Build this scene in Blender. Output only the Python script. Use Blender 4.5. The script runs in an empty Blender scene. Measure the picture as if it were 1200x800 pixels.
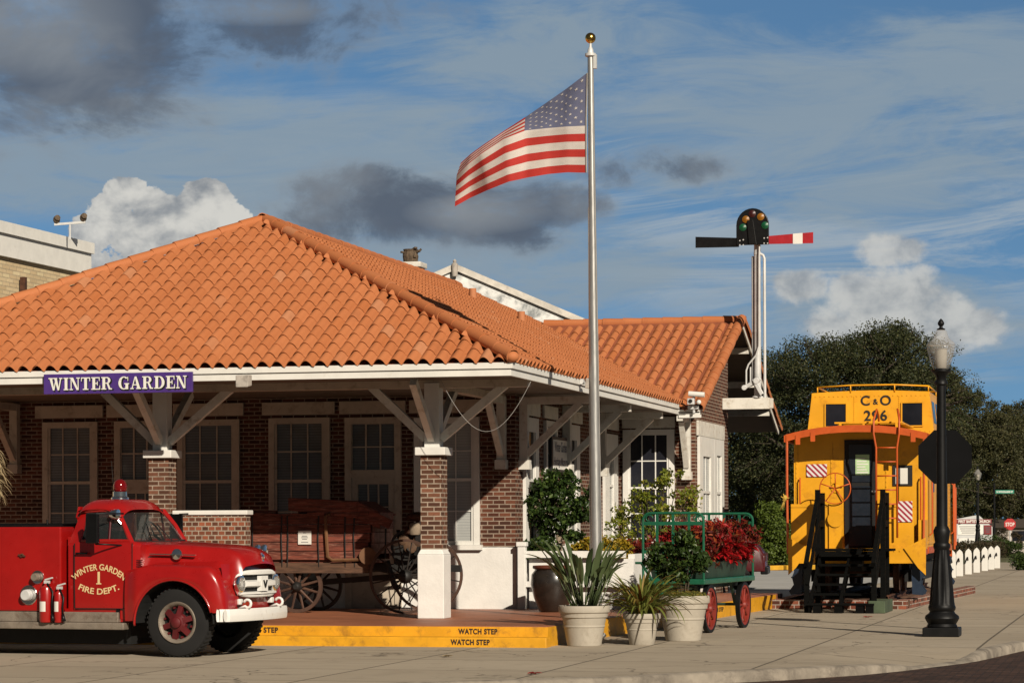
import bpy, bmesh, math, random
import numpy as np
from mathutils import Vector, Matrix

R = math.radians
SC = bpy.context.scene
COL = SC.collection
random.seed(7)
RNG = np.random.default_rng(11)

# ------------------------------------------------------------------ camera
F_PX, EYE, YAW, ROLL = 3041.0, 1.8, R(13.77), -0.0036
cam_data = bpy.data.cameras.new('camera')
cam = bpy.data.objects.new('camera', cam_data)
COL.objects.link(cam)
SC.camera = cam
cam_data.sensor_width = 36.0
cam_data.lens = F_PX / 1200.0 * 36.0
cam_data.shift_y = (615 - 400) / 1200.0
cam_data.clip_end = 6000
cam.matrix_world = (Matrix.Translation((0, 0, EYE)) @ Matrix.Rotation(YAW, 4, 'Z')
                    @ Matrix.Rotation(R(90), 4, 'X') @ Matrix.Rotation(ROLL, 4, 'Z'))

# ------------------------------------------------------------------ sun
SUN_H = Vector((0.60, -0.80, 0)).normalized()
SUN_EL = R(28)
to_sun = Vector((SUN_H.x * math.cos(SUN_EL), SUN_H.y * math.cos(SUN_EL), math.sin(SUN_EL)))
sd = bpy.data.lights.new('sun', 'SUN')
sd.energy = 4.8
sd.angle = R(0.55)
sd.color = (1.0, 0.90, 0.75)
sun = bpy.data.objects.new('sun', sd)
COL.objects.link(sun)
sun.rotation_euler = (-to_sun).to_track_quat('-Z', 'Y').to_euler()

# ------------------------------------------------------------------ exposure
SC.view_settings.view_transform = 'Standard'
SC.view_settings.look = 'None'
SC.view_settings.exposure = 0.0
SC.view_settings.gamma = 1.0
SC.view_settings.use_curve_mapping = False
SC.render.engine = 'CYCLES'
SC.cycles.diffuse_bounces = 1

# ------------------------------------------------------------------ node expression helper
class NX:
    """wraps a node socket so that shader maths can be written as plain arithmetic"""
    def __init__(s, nt, sock): s.nt, s.s = nt, sock
    def _m(s, op, b=None, c=None, clamp=False):
        n = s.nt.nodes.new('ShaderNodeMath'); n.operation = op; n.use_clamp = clamp
        s.nt.links.new(s.s, n.inputs[0])
        for i, v in ((1, b), (2, c)):
            if v is None: continue
            if isinstance(v, NX): s.nt.links.new(v.s, n.inputs[i])
            else: n.inputs[i].default_value = v
        return NX(s.nt, n.outputs[0])
    def __add__(s, b): return s._m('ADD', b)
    __radd__ = __add__
    def __mul__(s, b): return s._m('MULTIPLY', b)
    __rmul__ = __mul__
    def __sub__(s, b): return s._m('SUBTRACT', b)
    def __rsub__(s, b): return (s * -1.0) + b
    def __truediv__(s, b): return s._m('DIVIDE', b)
    def max(s, b): return s._m('MAXIMUM', b)
    def min(s, b): return s._m('MINIMUM', b)
    def clamp(s): return s._m('ADD', 0.0, clamp=True)
    def smooth(s, a, b):
        n = s.nt.nodes.new('ShaderNodeMapRange'); n.interpolation_type = 'SMOOTHSTEP'
        s.nt.links.new(s.s, n.inputs[0]); n.inputs[1].default_value = a; n.inputs[2].default_value = b
        return NX(s.nt, n.outputs[0])

def nmix(nt, f, a, b, mode='MIX'):
    n = nt.nodes.new('ShaderNodeMix'); n.data_type = 'RGBA'; n.blend_type = mode
    for sock, v in ((n.inputs[0], f), (n.inputs[6], a), (n.inputs[7], b)):
        if isinstance(v, NX): nt.links.new(v.s, sock)
        elif isinstance(v, bpy.types.NodeSocket): nt.links.new(v, sock)
        elif isinstance(v, (int, float)): sock.default_value = v
        else: sock.default_value = (*v, 1)
    return n.outputs[2]

def nnoise(nt, vec, scale, detail=4, rough=.55, dist=0.0, w=None):
    n = nt.nodes.new('ShaderNodeTexNoise')
    n.inputs['Scale'].default_value = scale; n.inputs['Detail'].default_value = detail
    n.inputs['Roughness'].default_value = rough; n.inputs['Distortion'].default_value = dist
    if vec is not None: nt.links.new(vec, n.inputs['Vector'])
    return NX(nt, n.outputs[0])

def ncomb(nt, x, y, z):
    n = nt.nodes.new('ShaderNodeCombineXYZ')
    for i, v in enumerate((x, y, z)):
        if isinstance(v, NX): nt.links.new(v.s, n.inputs[i])
        else: n.inputs[i].default_value = v
    return n.outputs[0]

# ------------------------------------------------------------------ world: Nishita sky with procedural clouds placed by azimuth and elevation
W = bpy.data.worlds.new('World'); SC.world = W; W.use_nodes = True
W.cycles.sampling_method = 'MANUAL'; W.cycles.sample_map_resolution = 256
nt = W.node_tree
for n in list(nt.nodes): nt.nodes.remove(n)
wo = nt.nodes.new('ShaderNodeOutputWorld'); bg = nt.nodes.new('ShaderNodeBackground')
nt.links.new(bg.outputs[0], wo.inputs[0])
SKY_STRENGTH = 0.1
bg.inputs[1].default_value = SKY_STRENGTH
tc = nt.nodes.new('ShaderNodeTexCoord')
sx = nt.nodes.new('ShaderNodeSeparateXYZ'); nt.links.new(tc.outputs['Generated'], sx.inputs[0])
dx, dy, dz = (NX(nt, o) for o in sx.outputs)
az = dx._m('ARCTAN2', dy) * 57.29578          # degrees east of +Y
el = dz._m('ARCSINE') * 57.29578
sky = nt.nodes.new('ShaderNodeTexSky'); sky.sky_type = 'NISHITA'; sky.sun_disc = False
sky.sun_elevation = SUN_EL; sky.sun_rotation = math.atan2(SUN_H.x, SUN_H.y)
sky.air_density = 1.0; sky.dust_density = 0.6; sky.ozone_density = 3.0
# the haze band is low: look the colour up a little above the true direction
nt.links.new(ncomb(nt, dx, dy, dz * 0.85 + 0.16), sky.inputs[0])
def azel(px, py):
    u, v = (px - 600) / F_PX, (615 - py) / F_PX
    return -math.degrees(YAW) + math.degrees(math.atan(u)), math.degrees(math.atan(v / math.hypot(1, u)))
def blob(px, py, rx, ry):
    a, e = azel(px, py); k = math.degrees(1 / F_PX)
    ax = (az - a) * (1 / (rx * k)); ey = (el - e) * (1 / (ry * k))
    return 1.0 - (ax * ax + ey * ey)
def union(bl):
    o = blob(*bl[0])
    for b in bl[1:]: o = o.max(blob(*b))
    return o
vec = ncomb(nt, az * 0.1, el * 0.1, 0.0)
skycol = nmix(nt, 1.0, sky.outputs[0], (0.56, 0.72, 0.77), 'MULTIPLY')
k = 1 / SKY_STRENGTH
def c3(r, g, b): return (r * k, g * k, b * k)
# high thin streaks
str_v = ncomb(nt, az * 0.12 + el * 0.05, el * 0.9 - az * 0.07, 3.0)
streak = nnoise(nt, str_v, 1.0, 10, .70, 1.0).smooth(.44, .63)
patch = nnoise(nt, ncomb(nt, az * 0.11, el * 0.24, 5.0), 1.0, 4, .5, .3).smooth(.34, .66)
low = (1.0 - (el * (1 / 14.0))).clamp() * 0.6 + 0.4
colA = nmix(nt, (streak * patch * low * 1.15).clamp(), skycol, c3(.36, .42, .47))
# soft grey veil banks
veil = union([(330, 190, 460, 85), (960, 150, 330, 110), (500, 300, 420, 80), (1130, 90, 200, 90), (1000, 380, 360, 70), (100, 200, 260, 60), (620, 60, 200, 60)])
veil_n = nnoise(nt, ncomb(nt, az * .20 - el * .12, el * .85, 1.0), 1.0, 9, .66, .8)
colB = nmix(nt, (veil * .9 + .25 + (veil_n - .5) * 3.6).smooth(-.05, 1.25) * .85, colA, c3(.255, .325, .385))
# dark stratocumulus
dark = union([(0, 50, 260, 125), (110, 95, 190, 66), (230, 8, 300, 52), (300, 34, 130, 44), (180, 40, 200, 70), (60, 140, 130, 34), (500, 245, 190, 52), (400, 240, 95, 52), (430, 215, 60, 30), (760, 197, 95, 28), (640, 240, 80, 30)])
dn = nnoise(nt, ncomb(nt, az * .33, el * .52, 7.0), 1.0, 10, .64, .3)
dmask = (dark + .15 + (dn - .5) * 4.4).smooth(-.35, 1.4)
dshade = nnoise(nt, ncomb(nt, az * .24, el * .4, 9.0), 1.0, 5, .55, .3)
glow = union([(20, 20, 150, 75), (300, 10, 120, 20), (560, 250, 90, 26)]).clamp() * .65
dcol = nmix(nt, ((dshade.smooth(.40, .72)) * .55 + glow).clamp(), c3(.092, .115, .155), c3(.26, .28, .30))
dcol = nmix(nt, (1.0 - dmask.smooth(.25, .85)) * .8, dcol, c3(.27, .31, .35))
colC = nmix(nt, dmask * .95, colB, dcol)
# bright cumulus
cum = union([(195, 290, 115, 62), (150, 226, 27, 24), (133, 250, 36, 26), (240, 238, 40, 30), (262, 262, 36, 30), (112, 275, 36, 30), (180, 240, 36, 24), (215, 258, 60, 36),
             (1040, 365, 85, 56), (1005, 342, 36, 26), (1045, 296, 46, 20), (1075, 340, 36, 30), (938, 338, 36, 22), (1120, 385, 70, 30), (985, 385, 45, 34)])
pf = nt.nodes.new('ShaderNodeTexVoronoi'); pf.feature = 'SMOOTH_F1'; pf.inputs['Smoothness'].default_value = .35
pf.inputs['Scale'].default_value = 1.0; pf.inputs['Detail'].default_value = 3.0; pf.inputs['Roughness'].default_value = .55; pf.normalize = True
wob = nnoise(nt, ncomb(nt, az * .8, el * .8, 2.0), 1.0, 4, .6)
nt.links.new(ncomb(nt, az * 1.35 + wob * .8, el * 1.6 + wob * .8, 4.0), pf.inputs['Vector'])
puff = 1.0 - NX(nt, pf.outputs['Distance'])
cn = nnoise(nt, ncomb(nt, az * 1.1, el * 1.4, 11.0), 1.0, 9, .62, .3)
dens = cum + (puff - .66) * 2.2 + (cn - .5) * 2.2
edge_l = azel(600, 400)[0]
soft = az.smooth(edge_l + 2.5, edge_l + 6.0)                  # the clouds over the trees are hazier than the one over the roof
cmask = dens.smooth(.15, .34) * (1.0 - soft) + dens.smooth(-.15, .75) * soft * .88
cshade = (nnoise(nt, ncomb(nt, az * .75 + .22, el * 1.0 - .2, 13.0), 1.0, 6, .6, .3) * .6 + puff * .45).smooth(.45, .72)
ccol = nmix(nt, cshade, c3(.235, .26, .29), c3(.64, .63, .59))
ccol2 = nmix(nt, soft * .3, ccol, c3(.38, .41, .43))
colD = nmix(nt, cmask, colC, ccol2)
# deck: unseen sky overhead and behind the camera, darkened to cut fill light
ahead = dx * (-math.sin(YAW)) + dy * math.cos(YAW)
deck = (el.smooth(12.5, 26)).max(1.0 - ahead.smooth(-.1, .75))
colE = nmix(nt, deck * .88, colD, c3(.055, .050, .044))
nt.links.new(colE, bg.inputs[0])

# ------------------------------------------------------------------ picture-to-place helpers (a calibrated eye point, used to survey positions)
_fw = np.array([-math.sin(YAW), math.cos(YAW), 0]); _rt = np.array([math.cos(YAW), math.sin(YAW), 0]); _up = np.array([0, 0, 1.0])
_r2 = math.cos(ROLL) * _rt + math.sin(ROLL) * _up; _u2 = -math.sin(ROLL) * _rt + math.cos(ROLL) * _up
_O = np.array([0, 0, EYE])
def _ray(px, py): return _fw + _r2 * (px - 600) / F_PX + _u2 * (615 - py) / F_PX
def PZ(px, py, z=0.0): r = _ray(px, py); return Vector(_O + r * (z - EYE) / r[2])
def PY(px, py, y): r = _ray(px, py); return Vector(_O + r * y / r[1])
def PX(px, py, x): r = _ray(px, py); return Vector(_O + r * x / r[0])
def PD(px, py, d): return Vector(_O + _ray(px, py) * d)
# ------------------------------------------------------------------ materials
M = {}
def new_mat(name):
    m = bpy.data.materials.new(name); m.use_nodes = True
    nt = m.node_tree; b = nt.nodes['Principled BSDF']
    M[name] = m
    return m, nt, b
def obj_vec(nt, sx=1, sy=1, sz=1):
    tc = nt.nodes.new('ShaderNodeTexCoord'); mp = nt.nodes.new('ShaderNodeMapping')
    nt.links.new(tc.outputs['Object'], mp.inputs[0]); mp.inputs['Scale'].default_value = (sx, sy, sz)
    return mp.outputs[0]
def uv_vec(nt):
    tc = nt.nodes.new('ShaderNodeTexCoord'); return tc.outputs['UV']
def add_bump(nt, b, h, strength=.3, dist=.01):
    n = nt.nodes.new('ShaderNodeBump'); n.inputs['Strength'].default_value = strength; n.inputs['Distance'].default_value = dist
    nt.links.new(h.s if isinstance(h, NX) else h, n.inputs['Height']); nt.links.new(n.outputs[0], b.inputs['Normal'])
def rand_island(nt):
    g = nt.nodes.new('ShaderNodeNewGeometry'); return NX(nt, g.outputs['Random Per Island'])
def paint(name, col, rough=.5, metal=0.0, var=.12, scale=3.0, dirt=None, dirt_amt=.0, dirt_scale=5, bump=0.0, bump_scale=40, stretch=(1, 1, 1), coat=0.0, spec=.5):
    m, nt, b = new_mat(name)
    v = obj_vec(nt, *stretch)
    n1 = nnoise(nt, v, scale, 5, .6)
    lo = tuple(c * (1 - var) for c in col); hi = tuple(min(1, c * (1 + var)) for c in col)
    out = nmix(nt, n1.smooth(.3, .7), lo, hi)
    if dirt is not None:
        d = nnoise(nt, v, dirt_scale, 8, .68, .4).smooth(.62 - dirt_amt * .3, .72)
        out = nmix(nt, d * min(1, dirt_amt * 1.6), out, dirt)
    nt.links.new(out, b.inputs['Base Color'])
    b.inputs['Metallic'].default_value = metal; b.inputs['Specular IOR Level'].default_value = spec
    r = nnoise(nt, v, scale * 4, 4) * .18 + (rough - .09)
    nt.links.new(r.s, b.inputs['Roughness'])
    if coat: b.inputs['Coat Weight'].default_value = coat; b.inputs['Coat Roughness'].default_value = .08
    if bump: add_bump(nt, b, nnoise(nt, v, bump_scale, 5), bump)
    return m

def brick(name, c1, c2, mortar, dark=(.04, .02, .015), bw=.215, bh=.075, mort=.011, var=1.0):
    m, nt, b = new_mat(name)
    uv = uv_vec(nt)
    t = nt.nodes.new('ShaderNodeTexBrick'); nt.links.new(uv, t.inputs['Vector'])
    t.inputs['Scale'].default_value = 1.0; t.inputs['Brick Width'].default_value = bw; t.inputs['Row Height'].default_value = bh
    t.inputs['Mortar Size'].default_value = mort; t.inputs['Mortar Smooth'].default_value = .2; t.inputs['Bias'].default_value = -.1
    t.inputs['Color1'].default_value = (0, 0, 0, 1); t.inputs['Color2'].default_value = (1, 1, 1, 1); t.inputs['Mortar'].default_value = (.5, .5, .5, 1)
    rnd = nt.nodes.new('ShaderNodeSeparateColor'); nt.links.new(t.outputs['Color'], rnd.inputs[0])
    rv = NX(nt, rnd.outputs[0])
    face = nmix(nt, rv.smooth(.1, .9), c1, c2)
    # second hashed tone per brick
    face = nmix(nt, (rv * 7.31)._m('FRACT').smooth(.62, .95) * .75 * var, face, dark)
    face = nmix(nt, (rv * 13.7)._m('FRACT').smooth(.75, .98) * .5 * var, face, tuple(min(1, c * 1.7) for c in c2))
    grain = nnoise(nt, uv, 28, 6, .7)
    face = nmix(nt, grain.smooth(.35, .75) * .35, face, dark)
    mo = nmix(nt, nnoise(nt, uv, 9, 5).smooth(.3, .7), tuple(c * .7 for c in mortar), mortar)
    fac = NX(nt, t.outputs['Fac'])
    out = nmix(nt, fac, face, mo)
    grime = nnoise(nt, uv, .8, 6, .65).smooth(.45, .75)
    out = nmix(nt, grime * .3, out, tuple(c * .5 for c in c1))
    nt.links.new(out, b.inputs['Base Color']); b.inputs['Roughness'].default_value = .9; b.inputs['Specular IOR Level'].default_value = .2
    add_bump(nt, b, (1.0 - fac) + grain * .3, .7, .008)
    return m

brick('wall_brick', (.085, .030, .018), (.150, .054, .030), (.36, .28, .215))
brick('pier_brick', (.110, .050, .030), (.205, .085, .050), (.44, .35, .27))
brick('header_brick', (.125, .050, .030), (.300, .090, .045), (.42, .34, .26), bw=.115)
brick('border_brick', (.20, .06, .035), (.28, .09, .05), (.45, .38, .32), bw=.20, bh=.09)
brick('tan_brick', (.62, .48, .29), (.70, .56, .35), (.52, .42, .28), dark=(.40, .28, .15), bw=.4, bh=.11, mort=.012, var=.4)
brick('street_brick', (.060, .034, .026), (.105, .058, .042), (.035, .028, .024), dark=(.03, .022, .02), bw=.22, bh=.105, mort=.012)

white = paint('white_paint', (.76, .74, .69), .55, var=.05, dirt=(.42, .36, .28), dirt_amt=.12, dirt_scale=4, bump=.08)
paint('shaded_white_paint', (.54, .46, .37), .6, var=.08, dirt=(.26, .19, .13), dirt_amt=.4, dirt_scale=5, bump=.15)  # white trim with the porch shade put into its colour
paint('old_white_paint', (.72, .69, .62), .6, var=.08, dirt=(.36, .27, .18), dirt_amt=.42, dirt_scale=5, bump=.15)
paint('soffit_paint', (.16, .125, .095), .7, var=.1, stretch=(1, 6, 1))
paint('white_masonry', (.78, .76, .72), .8, var=.05, dirt=(.5, .46, .40), dirt_amt=.12, dirt_scale=3, bump=.35, bump_scale=25)
m = paint('peeling_paint', (.80, .80, .78), .8, var=.05, dirt=(.17, .19, .20), dirt_amt=.85, dirt_scale=2.2, bump=.2)
paint('pale_coping', (.62, .58, .52), .9, var=.15, dirt=(.25, .21, .18), dirt_amt=.4, dirt_scale=2.2, bump=.4)
paint('coping_stone', (.46, .41, .36), .9, var=.2, dirt=(.16, .14, .12), dirt_amt=.5, dirt_scale=2.2, bump=.4)
paint('fascia_grey', (.55, .55, .54), .6, var=.06)
paint('sign_purple', (.070, .030, .200), .45, var=.12, coat=.15)
paint('sign_white', (.80, .78, .72), .5, var=.03)
paint('sign_black', (.012, .012, .012), .5, var=.1)
paint('sign_green', (.02, .22, .14), .4)
paint('sign_maroon', (.20, .015, .02), .5)
paint('sign_red', (.45, .02, .02), .4)
paint('steel', (.50, .49, .47), .36, metal=.7, var=.12, stretch=(6, 6, .6))
paint('galvanised', (.60, .60, .59), .45, metal=.08, var=.15)
paint('dull_silver', (.60, .60, .59), .5, metal=.1, var=.1)
paint('chrome', (.75, .75, .74), .12, metal=1.0, var=.05)
paint('gold', (.62, .40, .10), .22, metal=1.0, var=.15)
paint('truck_red', (.330, .0062, .0055), .30, var=.08, scale=2.0, coat=.5, dirt=(.16, .01, .01), dirt_amt=.10, dirt_scale=3)
paint('dark_red', (.075, .006, .008), .3, coat=.4)
paint('hub_red', (.10, .008, .010), .5, var=.3)
paint('cream_letter', (.74, .54, .28), .5, var=.06)
paint('rubber', (.008, .0075, .0075), .85, var=.3, bump=.2)
paint('black_paint', (.005, .005, .0055), .42, var=.25, spec=.3)
paint('black_iron', (.0045, .0045, .0048), .5, var=.3, bump=.1, spec=.25)
paint('sign_back', (.0035, .0035, .004), .7, var=.2, spec=.08)
paint('interior_black', (.006, .006, .006), .8)
paint('tread_plate', (.24, .20, .16), .55, metal=.3, var=.25, dirt=(.10, .05, .03), dirt_amt=.35, bump=.5, bump_scale=60)
paint('truck_white', (.80, .78, .74), .4, var=.04, dirt=(.30, .20, .13), dirt_amt=.2, dirt_scale=9)
paint('step_yellow', (.72, .34, .012), .5, var=.10, dirt=(.26, .12, .02), dirt_amt=.42, dirt_scale=4, bump=.15)
paint('curb_yellow', (.62, .33, .02), .7, var=.15, dirt=(.3, .2, .08), dirt_amt=.35)
paint('stencil_black', (.025, .012, .008), .7)
paint('platform_tile', (.34, .125, .062), .55, var=.18, scale=1.3, dirt=(.18, .08, .045), dirt_amt=.3, dirt_scale=1.5, bump=.12)
paint('caboose_yellow', (.76, .35, .010), .42, var=.09, scale=1.4, dirt=(.38, .14, .012), dirt_amt=.30, dirt_scale=4)
paint('caboose_orange', (.52, .085, .010), .45, var=.1, dirt=(.3, .05, .012), dirt_amt=.2)
paint('caboose_blue', (.010, .022, .045), .45, var=.2)
paint('door_blue', (.006, .011, .020), .4, var=.2)
paint('rust', (.085, .034, .018), .8, metal=.2, var=.35, scale=6, bump=.3)
paint('stair_wood', (.0035, .0035, .0032), .85, spec=.08, var=.3, stretch=(1, 1, 6), bump=.25)
paint('stair_green', (.060, .085, .045), .75, var=.25, dirt=(.03, .035, .02), dirt_amt=.35, bump=.2)
paint('cart_green', (.008, .105, .052), .42, var=.15, dirt=(.02, .05, .03), dirt_amt=.25, coat=.2)
paint('cart_red', (.22, .022, .012), .55, var=.15, dirt=(.15, .03, .02), dirt_amt=.3)
paint('cart_dark', (.018, .040, .026), .6, var=.3)
paint('pot_cream', (.43, .385, .315), .75, var=.07, scale=4, dirt=(.27, .225, .17), dirt_amt=.35, dirt_scale=4, bump=.2)
paint('pot_brown', (.020, .016, .013), .30, var=.4, coat=.3)
paint('pot_rim', (.12, .035, .020), .5, var=.3)
paint('soil', (.035, .022, .014), .95, bump=.5)
paint('wagon_wood', (.150, .036, .020), .8, var=.5, scale=3, stretch=(1, 4, 9), dirt=(.40, .19, .13), dirt_amt=.42, dirt_scale=4, bump=.4, bump_scale=18)
paint('grey_wood', (.10, .050, .028), .8, var=.4, scale=3, stretch=(1, 4, 8), bump=.4, bump_scale=18)
paint('peeled_wood', (.33, .16, .12), .85, var=.35, scale=9, dirt=(.10, .035, .02), dirt_amt=.4, dirt_scale=6, bump=.4)
paint('lever_wood', (.14, .062, .024), .7, var=.3)
paint('wheel_wood', (.075, .036, .022), .75, var=.35, bump=.2)
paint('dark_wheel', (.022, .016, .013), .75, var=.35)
paint('rust_brown', (.10, .055, .030), .75, var=.4, scale=8, bump=.3)
paint('engine_black', (.010, .009, .008), .6, var=.4, bump=.3)
paint('paper', (.72, .70, .64), .8, var=.03)
paint('ink', (.10, .10, .11), .8)
paint('navy_ink', (.05, .06, .12), .6)
paint('poster_green', (.42, .60, .32), .6)
paint('bark', (.060, .045, .034), .95, var=.4, scale=6, stretch=(3, 3, .6), bump=.8, bump_scale=14)
paint('pale_bark', (.26, .20, .14), .9, var=.25, bump=.4)
paint('cable', (.34, .32, .30), .6)
paint('owl_brown', (.10, .070, .045), .9, var=.4, scale=20)
paint('amber_lens', (.26, .105, .008), .4)
paint('green_lens', (.004, .085, .034), .4)
paint('dark_red_lens', (.045, .008, .008), .4)
paint('signal_red', (.38, .014, .022), .45, var=.08)
paint('straw_yellow', (.55, .36, .06), .8, var=.3)
paint('clay', (.40, .16, .075), .8, var=.3, bump=.3)

# roof tile: every tile (mesh island) gets a slightly different firing
m, nt, b = new_mat('roof_tile')
ri = rand_island(nt); v = obj_vec(nt)
col = nmix(nt, ri.smooth(0, 1), (.465, .155, .056), (.510, .178, .068))
col = nmix(nt, (ri * 9.17)._m('FRACT').smooth(.94, 1.0) * .5, col, (.54, .27, .15))
col = nmix(nt, (ri * 5.71)._m('FRACT').smooth(.86, 1.0) * .45, col, (.44, .130, .036))
col = nmix(nt, nnoise(nt, v, 2.2, 7, .65).smooth(.52, .78) * .35, col, (.36, .11, .04))
col = nmix(nt, nnoise(nt, v, 26, 6, .7).smooth(.5, .8) * .25, col, (.62, .27, .14))
col = nmix(nt, nnoise(nt, obj_vec(nt, 2.2, .5, .5), 1.0, 7, .7, .4).smooth(.56, .74) * .30, col, (.22, .075, .035))
col = nmix(nt, nnoise(nt, v, 9, 8, .75).smooth(.66, .74) * .45, col, (.30, .22, .13))
nt.links.new(col, b.inputs['Base Color']); b.inputs['Roughness'].default_value = .72; b.inputs['Specular IOR Level'].default_value = .3
add_bump(nt, b, nnoise(nt, v, 60, 5), .15)
paint('roof_under', (.30, .085, .036), .8, var=.2)

# concrete slabs with joints, stains and tyre marks
m, nt, b = new_mat('concrete')
v = obj_vec(nt)
t = nt.nodes.new('ShaderNodeTexBrick'); nt.links.new(v, t.inputs['Vector']); t.offset = 0.0
t.inputs['Scale'].default_value = 1.0; t.inputs['Brick Width'].default_value = 2.4; t.inputs['Row Height'].default_value = 2.4; t.inputs['Mortar Size'].default_value = .02
t.inputs['Color1'].default_value = (0, 0, 0, 1); t.inputs['Color2'].default_value = (1, 1, 1, 1); t.inputs['Mortar'].default_value = (.5, .5, .5, 1)
sp = nt.nodes.new('ShaderNodeSeparateColor'); nt.links.new(t.outputs['Color'], sp.inputs[0])
col = nmix(nt, NX(nt, sp.outputs[0]) * .55 + nnoise(nt, v, .35, 6, .6).smooth(.3, .7) * .45, (.36, .30, .225), (.46, .39, .30))
col = nmix(nt, nnoise(nt, v, 1.4, 9, .7, .5).smooth(.50, .75) * .5, col, (.225, .185, .14))
col = nmix(nt, nnoise(nt, obj_vec(nt, .35, 2.5, 1), 1.0, 7, .65).smooth(.52, .75) * .45, col, (.24, .20, .155))
col = nmix(nt, nnoise(nt, v, 45, 4, .7).smooth(.55, .8) * .3, col, (.47, .41, .33))
vc = nt.nodes.new('ShaderNodeTexVoronoi'); vc.feature = 'DISTANCE_TO_EDGE'; vc.inputs['Scale'].default_value = .42
vw = nt.nodes.new('ShaderNodeVectorMath'); vw.operation = 'ADD'
nn_ = nt.nodes.new('ShaderNodeTexNoise'); nn_.inputs['Scale'].default_value = 1.6; nn_.inputs['Detail'].default_value = 6; nt.links.new(v, nn_.inputs['Vector'])
nt.links.new(v, vw.inputs[0]); nt.links.new(nn_.outputs['Color'], vw.inputs[1]); nt.links.new(vw.outputs[0], vc.inputs['Vector'])
crack = (1.0 - NX(nt, vc.outputs['Distance']).smooth(.002, .012)) * nnoise(nt, v, .25, 3).smooth(.46, .56)
col = nmix(nt, crack * .85, col, (.13, .11, .085))
gum = nt.nodes.new('ShaderNodeTexVoronoi'); gum.inputs['Scale'].default_value = 1.3; nt.links.new(v, gum.inputs['Vector'])
col = nmix(nt, (1.0 - NX(nt, gum.outputs['Distance']).smooth(.03, .06)) * .6, col, (.12, .10, .085))
tyre = nnoise(nt, obj_vec(nt, .12, 1.6, 1), 1.0, 5, .6, .6).smooth(.58, .70)
col = nmix(nt, tyre * .35, col, (.20, .165, .125))
col = nmix(nt, NX(nt, t.outputs['Fac']) * .85, col, (.10, .085, .065))
nt.links.new(col, b.inputs['Base Color']); b.inputs['Roughness'].default_value = .9; b.inputs['Specular IOR Level'].default_value = .2
add_bump(nt, b, nnoise(nt, v, 30, 6, .7), .25)
paint('curb_concrete', (.285, .245, .195), .9, var=.2, dirt=(.12, .10, .08), dirt_amt=.6, dirt_scale=2.5, bump=.4)
paint('lot_concrete', (.40, .39, .37), .9, var=.08, scale=.6, dirt=(.30, .29, .27), dirt_amt=.3, dirt_scale=.7, bump=.2)
paint('dry_grass', (.085, .085, .025), .95, var=.35, scale=1.0, dirt=(.14, .10, .04), dirt_amt=.4, dirt_scale=.8, bump=.6)
m, nt, b = new_mat('gravel')
v = obj_vec(nt); vo = nt.nodes.new('ShaderNodeTexVoronoi'); vo.inputs['Scale'].default_value = 16; nt.links.new(v, vo.inputs['Vector'])
sp = nt.nodes.new('ShaderNodeSeparateColor'); nt.links.new(vo.outputs['Color'], sp.inputs[0])
nt.links.new(nmix(nt, NX(nt, sp.outputs[0]), (.10, .085, .075), (.45, .41, .38)), b.inputs['Base Color'])
add_bump(nt, b, NX(nt, vo.outputs['Distance']), 1.0, .03)

# glass
def glass_mat(name, tint, rough=.03, alpha=.25):
    m, nt, b = new_mat(name)
    b.inputs['Base Color'].default_value = (*tint, 1); b.inputs['Roughness'].default_value = rough
    b.inputs['Alpha'].default_value = alpha; b.inputs['Specular IOR Level'].default_value = .8
    return m
glass_mat('clear_glass', (.05, .06, .06), .03, .35)
glass_mat('lamp_glass', (.55, .53, .50), .08, .30)
def blind_glass(name, a, c, dark):
    m, nt, b = new_mat(name)
    uv = uv_vec(nt); s = nt.nodes.new('ShaderNodeSeparateXYZ'); nt.links.new(uv, s.inputs[0])
    slat = (NX(nt, s.outputs[1]) * 20.0)._m('FRACT').smooth(.0, .35)
    n = nnoise(nt, uv, 1.2, 5, .6)
    oi = nt.nodes.new('ShaderNodeObjectInfo'); rd = NX(nt, oi.outputs['Random'])
    wv = nnoise(nt, uv, 3.0, 3, .6)
    col = nmix(nt, slat, dark, nmix(nt, n.smooth(.3, .7), a, c))
    col = nmix(nt, (rd * .8 + wv * .5 - .2).clamp() * .6, col, dark)
    nt.links.new(col, b.inputs['Base Color']); b.inputs['Roughness'].default_value = .35
    b.inputs['Coat Weight'].default_value = .35; b.inputs['Coat Roughness'].default_value = .05; b.inputs['Specular IOR Level'].default_value = .2
    return m
blind_glass('blind_pane', (.42, .43, .41), (.52, .53, .50), (.28, .29, .29))
blind_glass('shaded_blind_pane', (.13, .14, .135), (.22, .23, .225), (.07, .075, .075))  # same blinds, darkened in colour for the windows in porch shade
m, nt, b = new_mat('dark_pane')
v = obj_vec(nt)
nt.links.new(nmix(nt, nnoise(nt, v, 1.0, 4).smooth(.3, .7), (.006, .007, .010), (.018, .019, .026)), b.inputs['Base Color'])
b.inputs['Roughness'].default_value = .15; b.inputs['Specular IOR Level'].default_value = .35
m, nt, b = new_mat('beacon_red')
b.inputs['Base Color'].default_value = (.22, .004, .005, 1); b.inputs['Roughness'].default_value = .1
b.inputs['Transmission Weight'].default_value = .35; b.inputs['Coat Weight'].default_value = .5

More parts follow.
